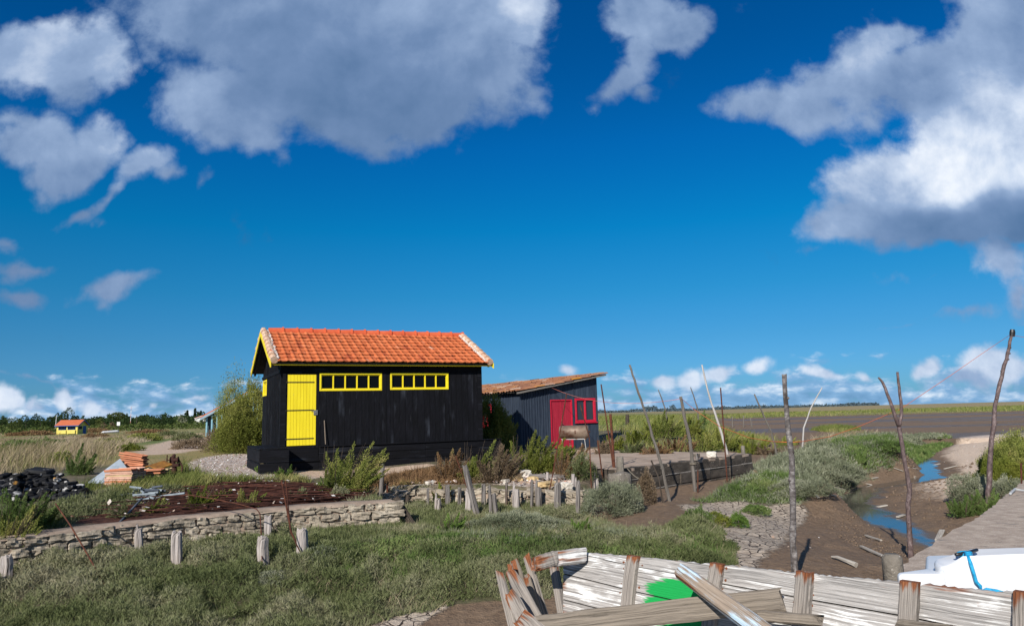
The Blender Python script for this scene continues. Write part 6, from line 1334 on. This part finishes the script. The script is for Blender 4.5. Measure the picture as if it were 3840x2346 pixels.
grass('dead_stalks', REG['scrub'], 16000, L_DRY, .10, .26, 'pale dead stalks scattered through the marsh', seed=21, gap=.47, k=.34, spread=.45, cat='stalks')
# ---- single shrubs: stems and foliage
def shrub(u, vb, w, h, kind, mat, label, n=None, name='shrub', Y=None, dens=1., lsz=1., group=None, cat='shrub', twigs=True, lean=0., z=None):
    p = (ground(u, vb) if z is None else gz(u, vb, z)) if Y is None else at(u, vb, Y)
    if Y is not None: p.z = tz(p.x, p.y)
    s = p.y/PF; Rr = w*s/2; H = h*s; r_ = empty(name, p); tag(r_, label, cat, group)
    lp = max(.020, p.y/720.*1.25)*lsz; P = []; D = []; T = []; tw = MB()
    if kind in ('plume', 'both'):
        n = n or int(np.clip(26*dens*(w/100), 14, 90)); 
        for i in range(n):
            a = random.random()*2*math.pi; rr = math.sqrt(random.random()); b = Vector((math.cos(a)*rr*Rr*.55, math.sin(a)*rr*Rr*.5, 0)); out = Vector((math.cos(a), math.sin(a), 0))
            Lp = H*(1-.5*rr**2)*(random.uniform(.4, .95) if (random.random() < .75 or kind == 'both') else random.uniform(.9, 1.25)); d = (Vector((lean+random.uniform(.0, .30), 0, 1))+out*rr*random.uniform(.3, 1.25)*min(1.5, Rr/H)).normalized(); tip = b+d*Lp+out*rr*Rr*.15+Vector((Lp*.14, 0, -Lp*.03))
            mid = b.lerp(tip, .5)+Vector((0, 0, Lp*.07)); nl = int(np.clip(Lp/lp*20*dens, 40, 380)); t = RNG.random(nl)**.75*.9+.10; t = t[:, None]
            c = (1-t)**2*np.array(b)+2*t*(1-t)*np.array(mid)+t*t*np.array(tip); spread = (.24*(1-t)**1.3+.012)*Lp*min(1., .6+Rr/H*.4)
            off = RNG.normal(0, 1, (nl, 3)); c = c+off*spread*.6; P.append(c); dd = np.array(tip-b)[None, :]/Lp*1.0+unit(off)*.45; dd[:, 2] += .1; D.append(dd); T.append(np.clip(.5+random.gauss(0, .17)+RNG.normal(0, .17, nl), 0, 1))
            if i % 2 == 0: tw.tube([b, mid, b.lerp(tip, .9)], [max(.006, lp*.22), max(.004, lp*.16), .003], 4, cap=False)
    if kind == 'plume' and w > 60:           # bare twigs sticking out and a low understorey
        for i in range(int(10+w/14)):
            a = random.random()*6.28; L_ = H*random.uniform(.5, 1.05); x_, y_ = math.cos(a)*Rr*.35, math.sin(a)*Rr*.35; tw.tube([(x_, y_, 0), (x_*1.8+L_*.06, y_*1.8, L_*.6), (x_*2.3+L_*.18, y_*2.2, L_)], [.006, .004, .0025], 4, cap=False)
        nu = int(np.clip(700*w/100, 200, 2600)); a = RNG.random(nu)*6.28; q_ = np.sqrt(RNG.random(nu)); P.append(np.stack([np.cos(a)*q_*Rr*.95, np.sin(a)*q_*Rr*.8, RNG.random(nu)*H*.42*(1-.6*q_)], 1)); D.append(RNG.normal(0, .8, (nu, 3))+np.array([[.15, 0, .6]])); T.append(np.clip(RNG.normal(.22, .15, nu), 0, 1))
    if kind in ('cushion', 'both'):
        n = (0 if kind == 'both' else n) or int((2.2 if kind == 'both' else 1)*np.clip(7000*dens*(w/120.)*(h/80.)**.5, 900, 16000)); a = RNG.random(n)*2*np.pi; cz = RNG.random(n)**.8; rad = np.sqrt(np.clip(1-cz**2, 0, 1))*RNG.uniform(.75, 1, n)**.4
        lump = .30+1.35*fbm(np.cos(a)*2.0+7+u*.37, np.sin(a)*2.0+cz*3.+3, 91, 4)+RNG.normal(0, .07, n)
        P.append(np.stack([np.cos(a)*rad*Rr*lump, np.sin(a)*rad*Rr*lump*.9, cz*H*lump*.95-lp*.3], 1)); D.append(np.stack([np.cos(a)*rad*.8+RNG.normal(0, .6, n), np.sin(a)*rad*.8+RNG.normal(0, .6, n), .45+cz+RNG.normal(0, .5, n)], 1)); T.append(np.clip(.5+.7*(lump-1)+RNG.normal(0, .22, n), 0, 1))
        for i in range(10): a_ = random.random()*6.28; tw.tube([(0, 0, 0), (math.cos(a_)*Rr*.3, math.sin(a_)*Rr*.3, H*.35), (math.cos(a_)*Rr*.6, math.sin(a_)*Rr*.55, H*.62)], [.008, .006, .003], 4, cap=False)
    P = np.concatenate(P); D = np.concatenate(D); P[:, 2] = np.maximum(P[:, 2], 0); N_ = len(P)
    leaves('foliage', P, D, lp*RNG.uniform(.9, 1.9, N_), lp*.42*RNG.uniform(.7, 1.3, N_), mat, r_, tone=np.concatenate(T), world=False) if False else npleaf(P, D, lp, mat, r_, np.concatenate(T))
    if twigs: tw.build('stems', TWIG, r_, world=False)
    return r_
def npleaf(P, D, lp, mat, par, T):
    n = len(P); V, F = leaf_arrays(P, D, lp*RNG.uniform(.9, 1.9, n), lp*.42*RNG.uniform(.7, 1.3, n)); return npmesh('foliage', V, F, mat, par, None, np.repeat(T, 4), world=False)
shrub(1282, 1846, 232, 170, 'plume', L_FEATH, 'bushy seablite shrub with long plumes before the black plinth, nearest the rust heap', dens=1.1, lean=.18)
shrub(1245, 1846, 120, 100, 'plume', L_GREEN, 'small green bush at the left foot of the plumed shrub', dens=.8)
shrub(1690, 1795, 180, 100, 'plume', L_RED, 'reddish tipped shrub before the right part of the plinth', dens=.9)
shrub(1790, 1800, 170, 145, 'plume', L_FEATH, 'yellow green feathery shrub right of the reddish one', lean=.25)
shrub(1860, 1805, 190, 130, 'plume', L_BROWN, 'brown twiggy shrub with bare stems between two feathery ones', dens=.8)
shrub(1985, 1775, 200, 150, 'plume', L_TAM, 'tall green feathery shrub before the corner of the navy shed', lean=.3, dens=1.1)
shrub(2070, 1778, 150, 125, 'plume', L_YEL, 'pale green shrub left of the red door', lean=.2, dens=.9)
shrub(2130, 1790, 150, 110, 'plume', L_RED, 'dull red brown shrub under the drum', dens=.8)
shrub(2190, 1800, 100, 80, 'cushion', L_SCRUB, 'low greyish bush right of the red brown one')
shrub(1270, 1870, 70, 40, 'cushion', L_SCRUB, 'dark low tuft at the end of the rust heap')
shrub(295, 1780, 110, 105, 'plume', L_GREEN, 'dark green shrub with red twigs behind the zinc sheet')
shrub(60, 1990, 220, 150, 'plume', L_GREEN, 'big green bush at the left edge below the black stones', dens=1.2)
shrub(30, 2060, 160, 150, 'plume', L_FEATH, 'olive bush lowest at the left edge beside the wall', dens=1.)
shrub(150, 1975, 120, 90, 'plume', L_YEL, 'yellowish bush touching the left end of the stone wall', dens=.9)
shrub(740, 1905, 110, 80, 'plume', L_YEL, 'yellow green tuft behind the stone wall beside the bent rod', dens=.9)
shrub(930, 1895, 110, 62, 'plume', L_FEATH, 'green tuft on the rust heap left of the crossed rods', dens=.9)
shrub(585, 1915, 100, 46, 'plume', L_FEATH, 'olive tuft at the left part of the rust heap', dens=.8)
shrub(820, 1872, 90, 44, 'plume', L_FEATH, 'tuft in the middle of the rust heap behind the bent rod', dens=.7)
shrub(1120, 1868, 90, 46, 'plume', L_SCRUB, 'greyish weed clump on the right part of the rust heap', dens=.8)
shrub(460, 1935, 120, 40, 'plume', L_SCRUB, 'grey weed clump at the left tip of the rust heap', dens=.8)
shrub(1070, 1790, 90, 45, 'plume', L_BRIGHT, 'bright green weeds at the foot of the black step')
shrub(980, 1772, 50, 36, 'plume', L_BRIGHT, 'small green weed left of the black step')
shrub(1480, 1872, 70, 50, 'plume', L_BRIGHT, 'green rush tuft by the slim grey post', dens=.7)
shrub(1660, 1885, 130, 75, 'plume', L_YEL, 'yellow green rush clump among the leftmost stakes', dens=.9)
shrub(1690, 2000, 120, 70, 'plume', L_BRIGHT, 'vivid green tuft in the marsh below the big leaning timber')
shrub(2172, 2008, 95, 60, 'plume', L_BRIGHT, 'vivid green tuft left of the wet mud channel')
shrub(600, 2085, 110, 36, 'cushion', L_GREEN, 'green cushion between the pale stakes and the wall at left')
shrub(190, 2100, 110, 60, 'plume', L_BRIGHT, 'bright feathery fennel like tuft left of the thin dark stake', dens=.6)
shrub(1030, 2190, 110, 40, 'cushion', L_GREY, 'grey leafed tuft around the saw cut stake')
shrub(1200, 2120, 150, 60, 'cushion', L_GREY, 'grey leafed tuft right of the hollow stake')
shrub(1930, 1978, 320, 52, 'cushion', L_GREY, 'long brownish purslane hump before the row of stakes', dens=1.5)
shrub(2110, 1957, 170, 50, 'cushion', L_SCRUB, 'dark green end of the purslane hump at the wet mud')
shrub(2285, 1928, 185, 98, 'cushion', L_GREY, 'silvery purslane bush under the near pier corner', dens=1.6)
shrub(2365, 1915, 110, 85, 'cushion', L_GREY, 'purslane bush leaning against the concrete pillar')
shrub(2215, 1885, 60, 40, 'cushion', L_GREY, 'silvery bush around the forked rusty stake')
shrub(2425, 1890, 66, 105, 'cushion', L_BROWN, 'dead brown bush hanging at the pier wall', dens=1.4)
shrub(2615, 1968, 105, 58, 'cushion', L_GREEN, 'dark green clump on the cracked mud, largest of three')
shrub(2695, 1972, 80, 40, 'cushion', L_YEL, 'olive clump between two greener ones on the cracked mud')
shrub(2772, 1976, 66, 46, 'cushion', L_BRIGHT, 'rounded fresh green clump at the edge of the cracked mud')
shrub(2835, 1926, 100, 30, 'cushion', L_GREEN, 'low green patch at the top of the cracked mud')
shrub(2985, 1852, 220, 48, 'cushion', L_GREY, 'broad grey green mound on the bank by the birch post', dens=1.5)
shrub(3130, 1798, 220, 52, 'cushion', L_GREY, 'grey mound overhanging the creek at its bend', dens=1.5)
shrub(2885, 1842, 150, 36, 'cushion', L_GREEN, 'green mound right of the pier end', dens=1.3)
shrub(3222, 1740, 40, 62, 'plume', L_GREEN, 'single upright dark green plant on the creek bank', dens=.8)
shrub(3330, 1690, 120, 34, 'cushion', L_GREEN, 'green cushion at the tip of the creek bank')
for (u, vb, w, h, mt, lb) in ((3850, 1772, 220, 120, L_FEATH, 'upper feathery olive bush at the right edge above the quay'), (3760, 1832, 185, 92, L_YEL, 'yellow green bush right of the tallest pole'), (3810, 1815, 190, 120, L_FEATH, 'olive bush at the right edge by the rusty bar'), (3660, 1885, 170, 85, L_GREY, 'grey green bush left of the tallest pole by the sand'), (3790, 1890, 180, 80, L_GREY, 'grey green bush behind the quay hose'), (3620, 1935, 130, 80, L_GREEN, 'dark green bush nearest the creek at the quay'), (3710, 1925, 140, 80, L_GREEN, 'green bush at the foot of the tallest pole')):
    shrub(u, vb, w, h, 'both' if mt in (L_FEATH, L_YEL) else 'plume' if mt is L_GREEN else 'cushion', mt, lb, dens=1.3)
hum = [(2300, 1690, 100, 75, L_YEL, 'yellow flowering clump left on the rise behind the pier'), (2260, 1705, 70, 90, L_BROWN, 'rusty brown bush at the right corner of the navy shed'), (2400, 1665, 130, 90, L_YEL, 'light green clump on the rise near the crooked dark pole'), (2480, 1640, 190, 120, L_FEATH, 'highest feathery bush on the rise behind the pier'), (2580, 1640, 150, 105, L_TAM, 'green bush right of the highest one on the rise'),
       (2540, 1690, 140, 80, L_RED, 'reddish bush low on the rise behind the brown pole'), (2640, 1690, 130, 90, L_FEATH, 'yellowish bush at the foot of the leafy sapling'), (2700, 1680, 130, 100, L_TAM, 'dark green bush left of the bleached pole top half'), (2760, 1690, 120, 95, L_FEATH, 'bush crossed by the straight rusty rod'), (2820, 1700, 120, 80, L_YEL, 'green bush behind the small end bollard'), (2880, 1700, 110, 60, L_BROWN, 'brown green bush right of the end bollard'), (2380, 1700, 120, 60, L_SCRUB, 'grey low shrub at the front of the rise'), (2460, 1705, 130, 60, L_RED, 'brownish low shrub beside the slab edge'), (2950, 1668, 90, 50, L_FEATH, 'small bush beyond the birch post')]
for (u, vb, w, h, mt, lb) in hum: shrub(u, vb, w, h*.74, 'plume', mt, lb, dens=.9)
sap = shrub(2618, 1625, 62, 92, 'plume', L_GREEN, 'leafy sapling with bare lower twigs behind the orange rope', dens=.45, name='sapling', cat='sapling')
shrub(720, 1680, 150, 30, 'cushion', L_BROWN, 'brown withered bush beside the sand track'); shrub(860, 1690, 170, 75, 'cushion', L_BROWN, 'dry brown bracken like bush left of the black hut', dens=1.2); shrub(930, 1675, 110, 60, 'plume', L_DRY, 'dry straw coloured clump against the hut gable', dens=.8)
shrub(918, 1655, 225, 240, 'both', L_TAM, 'large feathery tamarisk behind the left gable of the black hut', Y=31., dens=2.0, n=150, name='tamarisk', cat='tamarisk'); shrub(885, 1652, 100, 120, 'both', L_TAM, 'lower tamarisk bush in front of the slatted shed', Y=33., dens=1., n=50, name='tamarisk', cat='tamarisk')
shrub(1850, 1690, 150, 165, 'both', L_TAM, 'dark tamarisk squeezed between the black hut and the navy shed', Y=26.2, dens=1.7, n=100, name='tamarisk', cat='tamarisk')
fld = [(60, 1690, 190, 34, L_GREEN, 'dark green patch of bushes in the dry field at the left edge'), (170, 1672, 150, 26, L_GREEN, 'dark green bush strip left below the yellow hut'), (420, 1668, 130, 24, L_FEATH, 'olive bush in the dry field below the white canoe'), (545, 1652, 120, 24, L_FEATH, 'olive scrub mound right of the white canoe'), (640, 1640, 130, 20, L_SCRUB, 'grey green scrub left of the slatted shed, farther one'), (700, 1650, 110, 26, L_SCRUB, 'grey green scrub just left of the slatted shed'),
       (360, 1645, 90, 16, L_RED, 'reddish low scrub below the small yellow hut'), (480, 1690, 90, 24, L_YEL, 'yellowish tuft in the straw near the sand track'), (230, 1735, 80, 34, L_FEATH, 'olive tuft in the straw above the black stones'), (560, 1625, 150, 12, L_RED, 'brown strip of scrub across the far field'), (330, 1622, 160, 12, L_RED, 'brown scrub strip right of the yellow hut'), (110, 1632, 170, 14, L_RED, 'brown scrub strip left of the yellow hut')]
for (u, vb, w, h, mt, lb) in fld: shrub(u, vb, w, h, 'cushion', mt, lb, dens=.8, twigs=False)
# ---- trees along the far left horizon
BARKF = pmat('far_bark', [(.3, (.05, .04, .03)), (.7, (.10, .08, .065))], 4., rough=.95, bump=.2)
def tree(u, v0, v1, w, Y, mat, label, kind='round', name='tree', cat='tree', n=None, grp='trees and bushes on the left horizon'):
    p = at(u, v0, Y); p.z = tz(p.x, p.y)-.2; s = Y/PF; top = at(u, v1, Y).z; H = top-p.z; Rr = w*s/2; r_ = empty(name, p); tag(r_, label, cat, grp); lp = Y/720.*.9
    n = n or int(np.clip(Rr*H*60/(Y/300)**1.2, 1200, 7000)); lob = max(3, int(Rr/H*8)) if kind == 'round' else 1; P = []; D = []
    for i in range(lob if kind != 'cone' else 1):
        k = n//lob; a = RNG.random(k)*6.28; c = RNG.uniform(-1, 1, k); rr = np.sqrt(1-c*c)*RNG.uniform(.6, 1, k)**.5
        if kind == 'cone': q = RNG.random(k)**.7; P.append(np.stack([np.cos(a)*Rr*(1-q)*RNG.random(k)**.5, np.sin(a)*Rr*(1-q)*RNG.random(k)**.5, H*(.06+.94*q)], 1))
        elif kind == 'umbrella': P.append(np.stack([np.cos(a)*rr*Rr, np.sin(a)*rr*Rr*.8, H*.78+c*H*.20*(.7+.6*fbm(np.cos(a)*2+u, np.sin(a)*2, 9))], 1))
        else:
            ox = (i+.5)/lob*2-1 if lob > 1 else 0; sc_ = random.uniform(.75, 1.05)*math.sqrt(max(.25, 1-ox*ox*.7)); l0 = Rr*max(.42, 1.25/lob)*sc_
            P.append(np.stack([ox*Rr*.72+np.cos(a)*rr*l0, np.sin(a)*rr*l0*.9+random.uniform(-.3, .3)*l0, np.maximum(H*sc_*.55+c*H*.45*sc_, .1)], 1))
        D.append(RNG.normal(0, 1, (len(P[-1]), 3))+np.array([[0, 0, .4]]))
    P = np.concatenate(P); D = np.concatenate(D); m_ = len(P); V, F = leaf_arrays(P, D, lp*RNG.uniform(.8, 1.8, m_), lp*RNG.uniform(.5, .9, m_)); npmesh('crown', V, F, mat, r_, None, np.repeat(RNG.random(m_), 4), world=False)
    m = MB(); m.tube([(0, 0, 0), (.05*Rr, 0, H*.35), (-.03*Rr, 0, H*.7)], [max(.15, H*.035), H*.025, H*.012], 6); m.build('trunk', BARKF, r_, world=False)
T = [(250, 1596, 1530, 88, 330, L_TREE, 'tallest dark broadleaf tree above the small yellow hut', 'round'), (215, 1596, 1545, 40, 335, L_TREE, 'dark tree touching the left flank of the tallest one', 'round'), (289, 1594, 1552, 30, 340, L_TREE, 'lower dark crown touching the right flank of the tallest tree', 'round'),
     (438, 1592, 1546, 56, 340, L_TREE2, 'flat topped umbrella pine on the left horizon', 'umbrella'), (605, 1590, 1549, 118, 260, L_TREE, 'broad dark green bush right of the mast', 'round'), (680, 1588, 1555, 50, 280, L_GREY, 'greyish willow bush right of the broad dark bush', 'round'), (730, 1584, 1532, 18, 400, L_TREE, 'tallest pointed conifer near the slatted shed', 'cone'), (702, 1586, 1540, 9, 400, L_TREE, 'thin pointed conifer left of the tallest one', 'cone'), (752, 1584, 1541, 14, 400, L_TREE, 'pointed conifer right of the tallest one', 'cone'),
     (40, 1606, 1556, 90, 240, L_TREE2, 'big green bush at the far left edge of the tree line', 'round'), (95, 1604, 1555, 80, 260, L_TREE, 'dark rounded bush second from the left edge', 'round'), (130, 1602, 1551, 40, 330, L_TREE, 'rounded dark tree top behind the bushes at left', 'round'), (150, 1602, 1560, 70, 270, L_TREE2, 'olive bush left of the yellow hut', 'round'), (185, 1600, 1557, 34, 300, L_TREE, 'small dark bush just left of the yellow hut', 'round'), (8, 1606, 1562, 40, 230, L_TREE, 'dark bush cut by the left edge', 'round'),
     (335, 1594, 1558, 60, 360, L_TREE, 'low dark tree right of the yellow hut', 'round'), (375, 1594, 1560, 40, 330, L_TREE2, 'pale green bush left of the umbrella pine', 'round'), (480, 1592, 1562, 50, 380, L_TREE, 'low dark bush at the foot of the mast', 'round'), (530, 1590, 1560, 50, 380, L_TREE, 'dark bush between the mast and the broad bush', 'round'), (390, 1601, 1580, 26, 200, L_BROWN, 'small rust coloured bush left of the white sign', 'round'), (421, 1600, 1576, 26, 205, L_BROWN, 'rust coloured bush beside the white sign', 'round'), (772, 1584, 1560, 60, 300, L_TREE2, 'green bush behind the white house', 'round'), (655, 1588, 1558, 60, 420, L_TREE, 'dark tree behind the willow bush', 'round'), (285, 1600, 1572, 60, 250, L_TREE2, 'light green bush right behind the yellow hut roof', 'round')]
for t in T: tree(*t[:7], kind=t[7])
# distant wood and shore that reads as one mass
def farband(n, u0, u1, Y0, Y1, vbase, hfun):
    u = RNG.uniform(u0, u1, n); Y = RNG.uniform(Y0, Y1, n); A = np.array(ray(0, vbase)); B = np.array(ray(3840, vbase)); f = (u/3840)[:, None]
    d = A+(B-A)*f; x = d[:, 0]*Y; z = terr(x, Y); h = hfun(u); return np.stack([x, Y, z+h*RNG.random(n)**.8], 1)
P = farband(30000, -260, 850, 380, 520, 1590, lambda u: 3.2+4.2*fbm(u*.022, u*0, 71, 3)+2.2*(vnoise(u*.09, u*0, 5) > .72)); nP = len(P)
o = leaves('far_wood', P, RNG.normal(0, 1, (nP, 3)), RNG.uniform(.7, 1.6, nP), RNG.uniform(.5, 1., nP), L_TREE); tag(o, 'distant dark wood along the left horizon', 'wood', kind='stuff')
P = farband(9000, -260, 850, 180, 330, 1596, lambda u: .5+2.2*fbm(u*.03, u*0, 75, 3)); nP = len(P)
o = leaves('field_scrub', P, RNG.normal(0, 1, (nP, 3)), RNG.uniform(.4, .9, nP), RNG.uniform(.25, .6, nP), L_TREE2); tag(o, 'low olive scrub between the dry field and the trees', 'scrub', kind='stuff')
L_FARB = leafmat('far_shore_hazed', [(0, (.05, .08, .10)), (1, (.09, .12, .13))], .01)  # distance haze put into the leaf colour as blue
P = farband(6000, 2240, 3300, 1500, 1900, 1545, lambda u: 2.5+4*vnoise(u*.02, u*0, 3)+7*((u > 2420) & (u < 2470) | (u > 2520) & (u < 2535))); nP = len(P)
o = leaves('far_shore_wood', P, RNG.normal(0, 1, (nP, 3)), RNG.uniform(3, 6, nP), RNG.uniform(2, 4, nP), L_FARB); tag(o, 'thin haze-blue line of woods on the far shore', 'wood', kind='stuff')
# mast, posts, sign and the white boat hull lying in the field
Ym = 330.; mb_ = at(489, 1592, Ym); mb_.z = tz(mb_.x, mb_.y); mt_ = at(489, 1524, Ym).z; H = mt_-mb_.z; mast = empty('radio_mast', mb_); tag(mast, 'slim red and white lattice mast on the left horizon', 'mast')
MW = pmat('mast_white', [(.3, (.6, .6, .6)), (.7, (.7, .7, .7))], 3., bump=0); MR = pmat('mast_red', [(.3, (.38, .16, .14)), (.7, (.42, .18, .16))], 3., bump=0)
for i in range(6): m = MB(); m.beam((0, 0, H*i/6), (0, 0, H*(i+1)/6), .20-.02*i, .20-.02*i, up=(0, 1, 0)); m.build('section', (MW, MR)[i % 2], mast, world=False)
m = MB(); m.beam((-.7, 0, H*.62), (.7, 0, H*.62), .12, .12); m.beam((-.5, 0, H*.78), (.5, 0, H*.78), .10, .10); m.build('antenna', MW, mast, world=False)
for u, lb in ((209, 'pale leaning utility pole left of the tallest tree'), (513, 'grey utility pole right of the mast')):
    b = at(u, 1590, 300); b.z = tz(b.x, b.y); m = MB(); m.tube([b, at(u+(3 if u < 300 else 0), 1556, 300)], [.13, .10], 7); tag(m.build('utility_pole', MATS['far_bark'] if u > 300 else MW, loc=b), lb, 'utility pole')
b = at(444, 1606, 150.); b.z = tz(b.x, b.y); t = at(444, 1581, 150).z; m = MB(); m.tube([b, (b.x, b.y, t-.5)], [.05, .05], 6); o = empty('field_sign', b); tag(o, 'small white board on a post in the far field', 'sign'); m.build('post', BARKF, o); m = MB(); m.box(b.x-.32, b.x+.32, b.y-.08, b.y-.03, t-.75, t); m.build('board', MW, o)
b0, b1 = at(380, 1621, 110.), at(446, 1616, 112.); m = MB(); m.tube([b0, b0.lerp(b1, .1), b0.lerp(b1, .9), b1], [.08, .2, .2, .1], 8); tag(m.build('upturned_canoe', MW, loc=b0), 'long white canoe like hull lying in the dry field', 'canoe')
